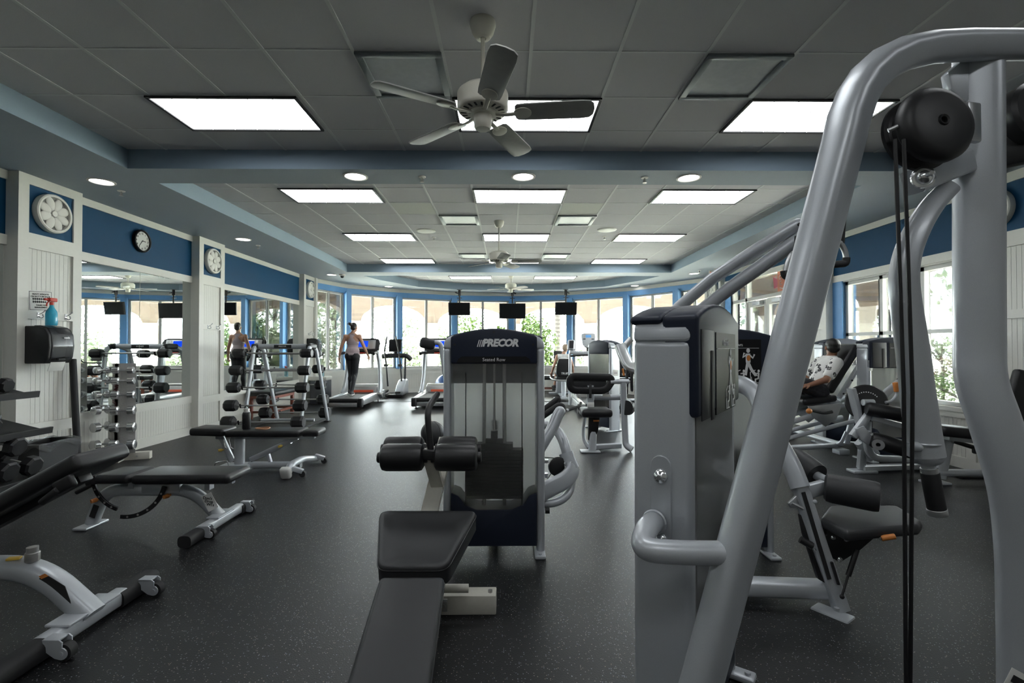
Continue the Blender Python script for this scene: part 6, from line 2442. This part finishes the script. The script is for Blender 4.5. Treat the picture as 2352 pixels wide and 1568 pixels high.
m.sweep([(4.40, 7.45, .10), (3.0, 7.2, .08)], sect(.07, .07, 14, 3), (0, 0, 1)).sweep([(4.40, 6.45, .10), (3.0, 6.2, .08)], sect(.07, .07, 14, 3), (0, 0, 1))
m.sweep([(4.42, 6.3, .15), (4.55, 6.28, .76)], sect(.07, .06, 14, 3), (0, 1, 0)).bx(4.33, 4.47, 6.30, 6.45, 0, .07, .01).bx(4.33, 4.47, 7.5, 7.62, 0, .07, .01)
m.sweep([(3.05, 6.2, .06), (3.05, 7.2, .06)], sect(.07, .07, 14, 3), (0, 0, 1)).bx(2.95, 3.1, 6.15, 6.3, 0, .05)
obj('base_frame', m, M['silver'], t, world=True)
m = MB().box((3.02, 6.28, .86), (.05, .62, .60), (0, -.25, 0), .01).sweep([(3.08, 6.28, .10), (2.98, 6.28, .70)], sect(.08, .08, 12, 4), (0, 1, 0))
obj('foot_plate', m, M['black'], t, world=True)
m = MB().tube(fillet([(3.78, 6.02, .62), (3.95, 6.02, .58), (4.05, 6.02, .60)], .05), .018, 10)
sl = obj('side_handle', m, M['rubber'], t, world=True)
m = MB().ball((3.76, 6.02, .61), .035, 12)
obj('orange_knob', m, M['orange'], sl, world=True)
tower(t, W=.62, D=.21, front=True, front_text='Leg Press', x0=4.83 - 3.95, y0=7.02 - 6.5)

# ================================================================ leg curl machine with its stack
t = thing('leg_curl_machine', 'leg curl machine with black rollers, perforated cam disc and silver stack before the right window', 'exercise machine', (4.4, 5.6, 0))
tower(t, W=.70, D=.21, front=True, front_text='', x0=4.76 - 4.4, y0=6.0 - 5.6)
m = MB().box((4.435 - 4.4, 5.888 - 5.6, 1.18), (.045, .004, .13), None, .001)
obj('instruction_label', m, M['paper'], t)
yc = 5.15
cd_ = P(1990, 925, yc)
axd = Vector((-.45, -.88, .12)).normalized()
m = MB().lathe([(0, -.012), (.185, -.012), (.195, 0), (.185, .012), (0, .012)], cd_, axd, 44)
cm = obj('cam_disc', m, M['black'], t, world=True)
m = MB()
q = Vector((0, 0, 1)).rotation_difference(axd).to_matrix()
for k in range(11):
    a = math.radians(38 + k * 10.5)
    e1 = Vector((0, 0, 1)).cross(axd).normalized()
    p = cd_ + (e1 * math.cos(a) + axd.cross(e1) * math.sin(a)) * .115 + axd * .0125
    m.cyl(p, p + axd * .0012, .0062, seg=8)
obj('pin_holes', m, M['print'], cm, world=True)
m = MB().sweep([P(1955, 892, yc), P(1966, 935, yc), P(1976, 985, yc)], sect(.05, .10, 12, 5), (0, 1, 0), [1, 1.1, .7]).cyl(P(1982, 924, yc - .1), P(2006, 924, yc - .1), .033)
obj('cam_arm', m, M['silver'], t, world=True)
m = MB().sweep([P(2006, 926, yc), P(2066, 878, yc + .1)], sect(.075, .06, 14, 4), (0, 1, 0)).tube(smooth_path([P(2034, 924, yc - .1), P(2048, 920, yc - .1), P(2058, 908, yc - .1), P(2060, 898, yc - .1)], 4), .014, 10)
obj('adjusting_tube', m, M['silver'], t, world=True)
m = MB().cyl(P(2060, 899, yc - .1), P(2056, 878, yc - .1), .025, bev=.004)
obj('amber_handle', m, M['orange'], t, world=True)
m = MB().box(P(2076, 877, yc + .12), (.13, .08, .16), (0, .7, 0), .02)
obj('end_block', m, M['black'], t, world=True)


def roll2(a, b, r, nm):
    a, b = Vector(a), Vector(b)
    h = (b - a).length / 2
    m = MB().lathe([(0, -h), (r * .8, -h), (r, -h + .025), (r, h - .025), (r * .8, h), (0, h)], (a + b) / 2, b - a, 30)
    return obj(nm, m, M['vinyl'], t, world=True)


roll2(P(1990, 938, 5.0), P(2120, 960, 4.85), .072, 'upper_roller')
r2 = roll2(P(2000, 1008, 5.0), P(2112, 1040, 4.85), .082, 'lower_roller')
e0 = P(2016, 1018, 4.90)
m = MB().lathe([(.022, 0), (.050, 0), (.054, .008), (.054, .05), (.02, .05)], e0 + Vector((.02, .02, -.01)), (-.6, -.8, 0), 24)
obj('chrome_end', m, M['chrome'], r2, world=True)
m = MB().sweep([P(1998, 958, 5.05), P(2096, 984, 5.0), P(2160, 1000, 4.95)], sect(.12, .06, 12, 5), (0, 0, 1)).sweep([P(1995, 952, 5.05), P(1958, 1002, 5.05)], sect(.07, .06, 12, 5), (0, 1, 0))
m.prism([P(1968, 985, 5.0), P(1985, 978, 5.0), P(2006, 1005, 5.0), P(1996, 1022, 5.0), P(1978, 1010, 5.0)], (0, .04, 0), .004)
obj('swing_frame', m, M['silver'], t, world=True)
m = MB().sweep(fillet([P(1990, 990, 5.2), P(1996, 1052, 5.25), P(2120, 1056, 5.2)], .14, 6), sect(.075, .065, 14, 3), (0, 1, 0)).sweep([P(1978, 1010, 5.35), P(2005, 1048, 5.4)], sect(.16, .08, 12, 4), (0, 1, 0))
m.sweep([(3.98, 5.42, .05), (4.75, 5.50, .05), (4.76, 5.9, .05)], sect(.09, .07, 12, 4), (0, 0, 1)).bx(3.85, 4.12, 5.36, 5.50, 0, .03, .008)
m.sweep([(3.98, 5.44, .05), (3.92, 5.3, .5), (3.88, 5.15, .80)], sect(.08, .07, 12, 4), (0, 1, 0))
obj('base_frame', m, M['silver'], t, world=True)
# ================================================================ bench behind the right column
t = thing('right_bench', 'black padded bench with slanting silver leg by the right window, behind the large kinked post', 'weight bench', (4.55, 4.75, 0))
m = MB().box((4.62, 4.72, .555), (.85, .30, .10), (0, .10, -.12), .035, 3)
pd = obj('long_pad', m, M['vinyl'], t, world=True)
m = MB().lathe([(.008, .012), (.020, .012), (.022, 0), (.008, 0)], (4.68, 4.562, .55), (0, -1, 0), 18)
obj('pad_bolt', m, M['chrome'], pd, world=True)
m = MB().sweep([P(2178, 1000, 4.98), P(2158, 1098, 4.98)], sect(.11, .07, 14, 4), (0, 1, 0)).bx(4.30, 4.52, 4.90, 5.06, 0, .025, .008)
m.sweep([(4.42, 4.98, .11), (5.05, 4.98, .11)], sect(.08, .07, 14, 3), (0, 0, 1)).sweep([(5.0, 4.98, .02), (4.98, 4.75, .52)], sect(.07, .06, 12, 4), (0, 1, 0))
m.box((4.70, 4.74, .475), (.7, .08, .05), (0, .10, -.12), .008)
obj('frame', m, M['silver'], t, world=True)
m = MB().tube([P(2188, 1012, 4.9), P(2238, 1028, 4.9), P(2262, 1034, 4.9)], .022, 10).box(P(2242, 1034, 4.88), (.06, .05, .07), None, .015)
obj('rail', m, M['black'], t, world=True)
m = MB().box((4.98, 4.62, .92), (.30, .09, .50), (0, .25, -.2), .03, 3)
obj('back_pad', m, M['vinyl'], t, world=True)
m = MB().box((4.74, 4.60, .76), (.12, .16, .14), None, .04, 3)
obj('roller_pad', m, M['vinyl'], t, world=True)
m = MB().sweep([(4.98, 4.72, .45), (5.02, 4.70, .95)], sect(.05, .05, 10, 4), (0, 1, 0)).sweep([(4.78, 4.66, .55), (4.75, 4.62, .74)], sect(.04, .04, 10, 4), (0, 1, 0))
obj('pad_post', m, M['silver'], t, world=True)
t = thing('floor_mat', 'dark rubber mat on the floor along the right wall under the window', 'mat', (5.0, 5.45, 0))
m = MB().box((.02, 0, .012), (.34, .62, .024), None, .005)
obj('mat', m, M['rubber'], t)
# ================================================================ people
def blob(name, segs, mt, parent, vox=.009, smooth_it=3, keep=None, root=None):
    """one continuous surface grown from tapered limbs and rounded masses (thing-local coordinates)"""
    m = MB()
    for s_ in segs:
        if s_[0] == 'e':
            m.ball(s_[1], s_[2], 18, s_[3] if len(s_) > 3 else None)
        else:
            a, b, r0, r1 = s_
            a, b = Vector(a), Vector(b)
            m.ball(a, r0, 14)
            m.ball(b, r1, 14)
            if (b - a).length > 1e-4:
                m.cyl(a, b, r0, r1, 14)
    me = bpy.data.meshes.new(name)
    m.bm.to_mesh(me)
    m.bm.free()
    o = bpy.data.objects.new(name, me)
    C.objects.link(o)
    md = o.modifiers.new('r', 'REMESH')
    md.mode = 'VOXEL'
    md.voxel_size = vox
    sm = o.modifiers.new('s', 'SMOOTH')
    sm.factor = .5
    sm.iterations = smooth_it
    bpy.context.view_layer.update()
    me2 = bpy.data.meshes.new_from_object(o.evaluated_get(bpy.context.evaluated_depsgraph_get()))
    o.modifiers.clear()
    o.data = me2
    bpy.data.meshes.remove(me)
    me2.name = name
    if keep:
        bm = bmesh.new()
        bm.from_mesh(me2)
        bmesh.ops.delete(bm, geom=[f for f in bm.faces if not keep(f.calc_center_median())], context='FACES')
        bm.to_mesh(me2)
        bm.free()
    me2.materials.clear()
    me2.materials.append(mt)
    me2.shade_smooth()
    o.parent = parent
    return o


def head_segs(c, R, k=1.0):
    """skull, jaw, nose, ears, lips; local head frame: face looks to +y, R turns it"""
    c = Vector(c)

    def q(v):
        return c + R @ (Vector(v) * k)
    S = [('e', q((0, -.008, .03)), (.074 * k, .092 * k, .088 * k), R), ('e', q((0, .030, -.045)), (.054 * k, .062 * k, .062 * k), R), ('e', q((0, .060, -.085)), (.026 * k, .024 * k, .020 * k), R),
         (q((0, .085, .012)), q((0, .102, -.022)), .010 * k, .014 * k), ('e', q((0, .082, -.055)), (.024 * k, .012 * k, .010 * k), R),
         ('e', q((.024, .082, .020)), (.018 * k, .012 * k, .009 * k), R), ('e', q((-.024, .082, .020)), (.018 * k, .012 * k, .009 * k), R)]
    for s_ in (-1, 1):
        S.append(('e', q((s_ * .076, -.004, -.004)), (.010 * k, .020 * k, .030 * k), R))
    return S


def eyes(c, R, k, parent):
    for s_ in (-1, 1):
        m = MB().ball(Vector(c) + R @ (Vector((s_ * .031, .078, .004)) * k), .0125 * k, 10)
        obj('eye', m, M['print'], parent)
    return


def hand_segs(wr, d, side, palm_n, curl=.5, k=1.0):
    """palm, four fingers of unequal length and a thumb leaving the side of the palm"""
    wr, d, palm_n = Vector(wr), Vector(d).normalized(), Vector(palm_n).normalized()
    side = Vector(side).normalized()
    S = [(wr, wr + d * .045 * k, .024 * k, .030 * k)]
    for j in range(4):
        off = side * (-.030 + .020 * j) * k
        L = (.068, .080, .076, .058)[j] * k
        b = wr + d * .085 * k + off * 1.0
        S.append((wr + d * .03 * k + off * .7, b, .015 * k, .012 * k))
        p1 = b + (d * math.cos(curl * .5) + palm_n * math.sin(curl * .5)) * L * .5
        p2 = p1 + (d * math.cos(curl * 1.3) + palm_n * math.sin(curl * 1.3)) * L * .5
        S.append((b, p1, .0100 * k, .0088 * k))
        S.append((p1, p2, .0088 * k, .0072 * k))
    tb = wr + d * .025 * k - side * .030 * k
    t1 = tb + (d * .6 - side * .75 + palm_n * .2).normalized() * .040 * k
    t2 = t1 + (d * .92 - side * .25 + palm_n * .3).normalized() * .032 * k
    S += [(tb, t1, .013 * k, .011 * k), (t1, t2, .011 * k, .0085 * k)]
    return S


# ---------------------------------------------------------------- woman walking on the treadmill, seen from behind
Z0 = .262
w = thing('person', 'person in grey racerback top and black leggings walking on the left treadmill', 'person', (-3.74, 11.78, Z0))
# local: +y away from the camera, x right
hipL, hipR = Vector((-.085, 0, .93)), Vector((.085, 0, .93))
kneeL, kneeR = Vector((-.075, .10, .51)), Vector((.055, .02, .50))
ankL, ankR = Vector((-.085, .09, .105)), Vector((.045, -.20, .10))
chest = Vector((0, .015, 1.27))
neck = Vector((0, .0, 1.475))
shL, shR = Vector((-.165, -.005, 1.405)), Vector((.165, .005, 1.40))
elL, elR = Vector((-.275, -.03, 1.12)), Vector((.270, .06, 1.13))
wrL, wrR = Vector((-.325, .02, .90)), Vector((.335, .16, .93))
head = Vector((.025, .02, 1.62))
HR = Matrix.Rotation(-.15, 3, 'Z')
torso = [('e', Vector((0, .01, 1.30)), (.150, .098, .17)), ('e', Vector((0, .01, 1.12)), (.125, .088, .16)), ('e', Vector((0, -.005, .98)), (.168, .112, .13)), (Vector((-.15, 0, 1.40)), Vector((.15, 0, 1.40)), .052, .052),
         (Vector((-.06, 0, 1.43)), Vector((0, 0, 1.48)), .05, .05), (Vector((.06, 0, 1.43)), Vector((0, 0, 1.48)), .05, .05)]
legs = [('e', Vector((-.075, -.045, .93)), (.095, .085, .10)), ('e', Vector((.075, -.045, .93)), (.095, .085, .10)),
        (hipL, kneeL, .092, .056), (hipR, kneeR, .092, .056), (kneeL, ankL, .055, .037), (kneeR, ankR, .055, .037),
        ('e', kneeL.lerp(ankL, .3) + Vector((0, -.022, 0)), (.050, .050, .10)), ('e', kneeR.lerp(ankR, .3) + Vector((0, -.022, .0)), (.050, .050, .10))]
feetp = [(ankL + Vector((0, -.02, -.045)), ankL + Vector((0, .13, -.07)), .036, .030), (ankR + Vector((0, -.03, -.05)), ankR + Vector((.01, .13, -.066)), .036, .030), (ankL, ankL + Vector((0, -.01, -.05)), .035, .036), (ankR, ankR + Vector((0, -.02, -.05)), .035, .036)]
arms = [(shL, elL, .047, .037), (elL, wrL, .037, .024), (shR, elR, .047, .037), (elR, wrR, .037, .024), ('e', shL, (.058, .058, .058)), ('e', shR, (.058, .058, .058))]
hands = hand_segs(wrL, (-.10, .10, -1), (0, 1, 0), (1, 0, 0), .7) + hand_segs(wrR, (.10, .35, -1), (0, 1, .3), (-1, 0, 0), .7)
nk = [(neck, head + Vector((0, 0, -.06)), .050, .048)]
body = blob('body', torso + legs + feetp + arms + hands + nk + head_segs(head, HR), M['skin'], w, .0085, 2)
eyes(head, HR, 1, w)


def infl(S, d):
    o = []
    for s_ in S:
        if s_[0] == 'e':
            o.append(('e', s_[1], tuple(x + d for x in s_[2])) + tuple(s_[3:]))
        else:
            o.append((s_[0], s_[1], s_[2] + d, s_[3] + d))
    return o


def top_keep(p):
    if p.z < .955:
        return False
    ax_ = abs(p.x)
    if p.z > 1.24:
        if p.y < .03:      # racer back: narrow strap towards the neck
            lim = .145 - (p.z - 1.24) * .85
            return ax_ < max(.042 + max(0, p.z - 1.40) * .5, lim) and p.z < 1.475
        return ax_ < .135 - (p.z - 1.24) * .28 and p.z < (1.36 if ax_ < .06 else 1.47)
    return True


loose = [('e', Vector((0, .0, 1.05)), (.168, .125, .14)), ('e', Vector((0, -.005, .97)), (.185, .130, .09))]
blob('racerback_top', infl(torso, .010) + loose, M['mauve'], w, .0085, 2, top_keep)
blob('sports_bra_edge', infl(torso, .006), M['whitecloth'], w, .0085, 2, lambda p: 1.19 < p.z < 1.275 and abs(p.x) > .085)
blob('leggings', infl(legs, .007) + infl([torso[2]], .005), M['leggings'], w, .0085, 2, lambda p: p.z < 1.0)
shoes = []
for a, nm in ((ankL, 'shoe'), (ankR, 'shoe')):
    R = Matrix.Rotation(-.12 if a is ankR else .05, 3, 'X')
    zb = a.z - .10 + (.0 if a is ankL else .005)
    s_ = blob(nm, [(a + Vector((0, -.035, -.05)), a + Vector((.0, .05, -.055)), .041, .045), (a + Vector((0, .05, -.06)), a + Vector((.0, .15, -.068)), .042, .033), (a, a + Vector((0, -.03, -.04)), .043, .040)], M['shoe'], w, .008, 2, lambda p: p.z > .012)
    m = MB()
    pts = [(-.036, -.08), (-.042, .02), (-.040, .12), (-.022, .185), (.022, .185), (.040, .12), (.042, .02), (.036, -.08)]
    m.prism([(a.x + x, a.y + y, .004) for x, y in pts], (0, 0, .026), .008, 2)
    obj('sole', m, M['print'], s_)
hr = [('e', head + HR @ Vector((0, -.020, .045)), (.080, .092, .080), HR), ('e', head + HR @ Vector((0, -.055, .0)), (.066, .055, .070), HR),
      ('e', head + HR @ Vector((-.03, -.115, .075)), (.040, .042, .040), HR), (head + HR @ Vector((-.04, -.12, .08)), head + HR @ Vector((-.105, -.15, .085)), .022, .006), (head + HR @ Vector((-.03, -.12, .10)), head + HR @ Vector((-.08, -.14, .125)), .014, .005)]
blob('hair', hr, M['hair'], w, .008, 1)
m = MB().tube([wrL + Vector((-.0, 0, .012)) + Vector((.028 * math.cos(a), .028 * math.sin(a), 0)) for a in [2 * PI * k / 16 for k in range(17)]], .007, 8)
obj('wrist_band', m, M['print'], w)

# ---------------------------------------------------------------- man reclining on the leg press
g = thing('person', 'person with black hair in a white patterned shirt reclining on the leg press', 'person', (3.95, 6.28, 0))
# local: faces -x, reclined; y- is the side towards the camera
hip = Vector((.06, 0, .845))
ch = Vector((.20, 0, 1.08))
nkp = Vector((.265, 0, 1.265))
hd = Vector((.270, -.02, 1.395))
sL, sR = Vector((.225, .17, 1.205)), Vector((.225, -.17, 1.205))
eL, eR = Vector((.12, .26, 1.00)), Vector((.03, -.26, 1.00))
wL, wR = Vector((-.10, .24, .90)), Vector((-.16, -.22, .93))
kL, kR = Vector((-.40, .12, 1.02)), Vector((-.40, -.12, 1.02))
aL, aR = Vector((-.78, .12, .80)), Vector((-.78, -.12, .80))
RXm = Matrix.Rotation(math.radians(28), 3, 'Y')
mt = [('e', Vector((.205, 0, 1.11)), (.105, .165, .17), RXm), ('e', Vector((.12, 0, .96)), (.105, .145, .16), RXm), ('e', hip, (.12, .165, .11)), (sL, sR, .058, .058), (Vector((.235, .08, 1.235)), nkp, .055, .058), (Vector((.235, -.08, 1.235)), nkp, .055, .058)]
ma = [(sL, eL, .056, .044), (eL, wL, .042, .028), (sR, eR, .056, .044), (eR, wR, .042, .028)]
ml = [(hip + Vector((0, .09, 0)), kL, .095, .062), (hip + Vector((0, -.09, 0)), kR, .095, .062), (kL, aL, .060, .040), (kR, aR, .060, .040)]
mf = [(aL, aL + Vector((-.03, .0, .16)), .045, .034), (aR, aR + Vector((-.03, 0, .16)), .045, .034), (aL, aL + Vector((-.02, 0, -.05)), .04, .04), (aR, aR + Vector((-.02, 0, -.05)), .04, .04)]
mh = hand_segs(wL, (-1, -.1, -.35), (0, -1, 0), (0, 0, -1), 1.2) + hand_segs(wR, (-1, .1, -.3), (0, 1, 0), (0, 0, -1), 1.2)
HM = Matrix.Rotation(math.radians(-14), 3, 'Z') @ Matrix.Rotation(math.radians(4), 3, 'X')
blob('body', mt + ma + ml + mf + mh + [(nkp, hd + Vector((0, 0, -.05)), .058, .056)] + head_segs(hd, HM, 1.03), M['skin2'], g, .009, 2)
eyes(hd, HM, 1.03, g)
sleeve = [(sL, sL.lerp(eL, .72), .074, .070), (sR, sR.lerp(eR, .72), .074, .070)]
blob('printed_shirt', infl(mt, .014) + sleeve, M['shirt'], g, .009, 2, lambda p: p.z < 1.295 and p.z > .83)
blob('shorts', infl([ml[0], ml[1], mt[2]], .016), mat('dark_patterned_shorts', (.03, .03, .035), .8, noise=.9, nscale=30), g, .009, 2, lambda p: p.x > -.33 and p.z < 1.14)
for a in (aL, aR):
    blob('shoe', [(a + Vector((-.03, 0, -.05)), a + Vector((-.05, 0, .17)), .048, .038), (a, a + Vector((-.02, 0, 0)), .046, .05)], M['shoe'], g, .009, 2)
blob('hair', [('e', hd + HM @ Vector((0, -.020, .048)), (.084, .098, .080), HM), ('e', hd + HM @ Vector((0, -.045, .01)), (.076, .068, .072), HM)], M['hairb'], g, .008, 1)

# ---------------------------------------------------------------- cyclist in white on the recumbent bike, from behind
c = thing('person', 'person with sandy hair in a white sleeveless top seated on a recumbent bike', 'person', (1.53, 13.5, 0))
ph = Vector((0, -.22, .68))
chs = Vector((0, -.30, 1.0))
nk2 = Vector((0, -.32, 1.24))
hd2 = Vector((.05, -.30, 1.375))
s1, s2 = Vector((-.17, -.31, 1.165)), Vector((.17, -.31, 1.165))
e1, e2 = Vector((-.255, -.28, .90)), Vector((.255, -.26, .90))
w1, w2 = Vector((-.30, -.08, .70)), Vector((.30, -.06, .70))
k1, k2 = Vector((-.13, .26, .72)), Vector((.13, .20, .84))
a1, a2 = Vector((-.16, .50, .30)), Vector((.16, .52, .45))
ct = [('e', chs, (.155, .10, .18)), ('e', Vector((0, -.26, .84)), (.145, .105, .17)), ('e', ph, (.165, .12, .10)), (s1, s2, .052, .052), (Vector((0, -.32, 1.19)), nk2, .055, .05)]
ca_ = [(s1, e1, .046, .037), (e1, w1, .036, .025), (s2, e2, .046, .037), (e2, w2, .036, .025)]
cl_ = [(ph + Vector((-.09, 0, 0)), k1, .088, .056), (ph + Vector((.09, 0, 0)), k2, .088, .056), (k1, a1, .055, .036), (k2, a2, .055, .036), (a1, a1 + Vector((0, .14, .05)), .038, .03), (a2, a2 + Vector((0, .14, .05)), .038, .03)]
chd = hand_segs(w1, (0, 1, -.5), (1, 0, 0), (0, 0, -1), 1.1) + hand_segs(w2, (0, 1, -.5), (-1, 0, 0), (0, 0, -1), 1.1)
HC = Matrix.Rotation(-.25, 3, 'Z')
blob('body', ct + ca_ + cl_ + chd + [(nk2, hd2 + Vector((0, 0, -.05)), .050, .050)] + head_segs(hd2, HC), M['skin'], c, .010, 2)
eyes(hd2, HC, 1, c)
blob('sleeveless_top', infl(ct, .012), M['whitecloth'], c, .010, 2, lambda p: p.z < 1.225 and p.z > .68 and (abs(p.x) < .165))
blob('shorts', infl(cl_[:2] + [ct[2]], .014), M['leggings'], c, .010, 2, lambda p: p.z < .80 and p.y < .12)
for a in (a1, a2):
    blob('shoe', [(a + Vector((0, -.03, -.02)), a + Vector((0, .15, .04)), .046, .036), (a, a + Vector((0, -.01, 0)), .044, .044)], M['shoe'], c, .010, 2)
blob('hair', [('e', hd2 + HC @ Vector((0, -.018, .045)), (.082, .095, .082), HC), ('e', hd2 + HC @ Vector((0, -.045, .0)), (.072, .066, .080), HC), ('e', hd2 + HC @ Vector((0, -.085, .02)), (.035, .03, .04), HC)], M['hairg'], c, .009, 1)
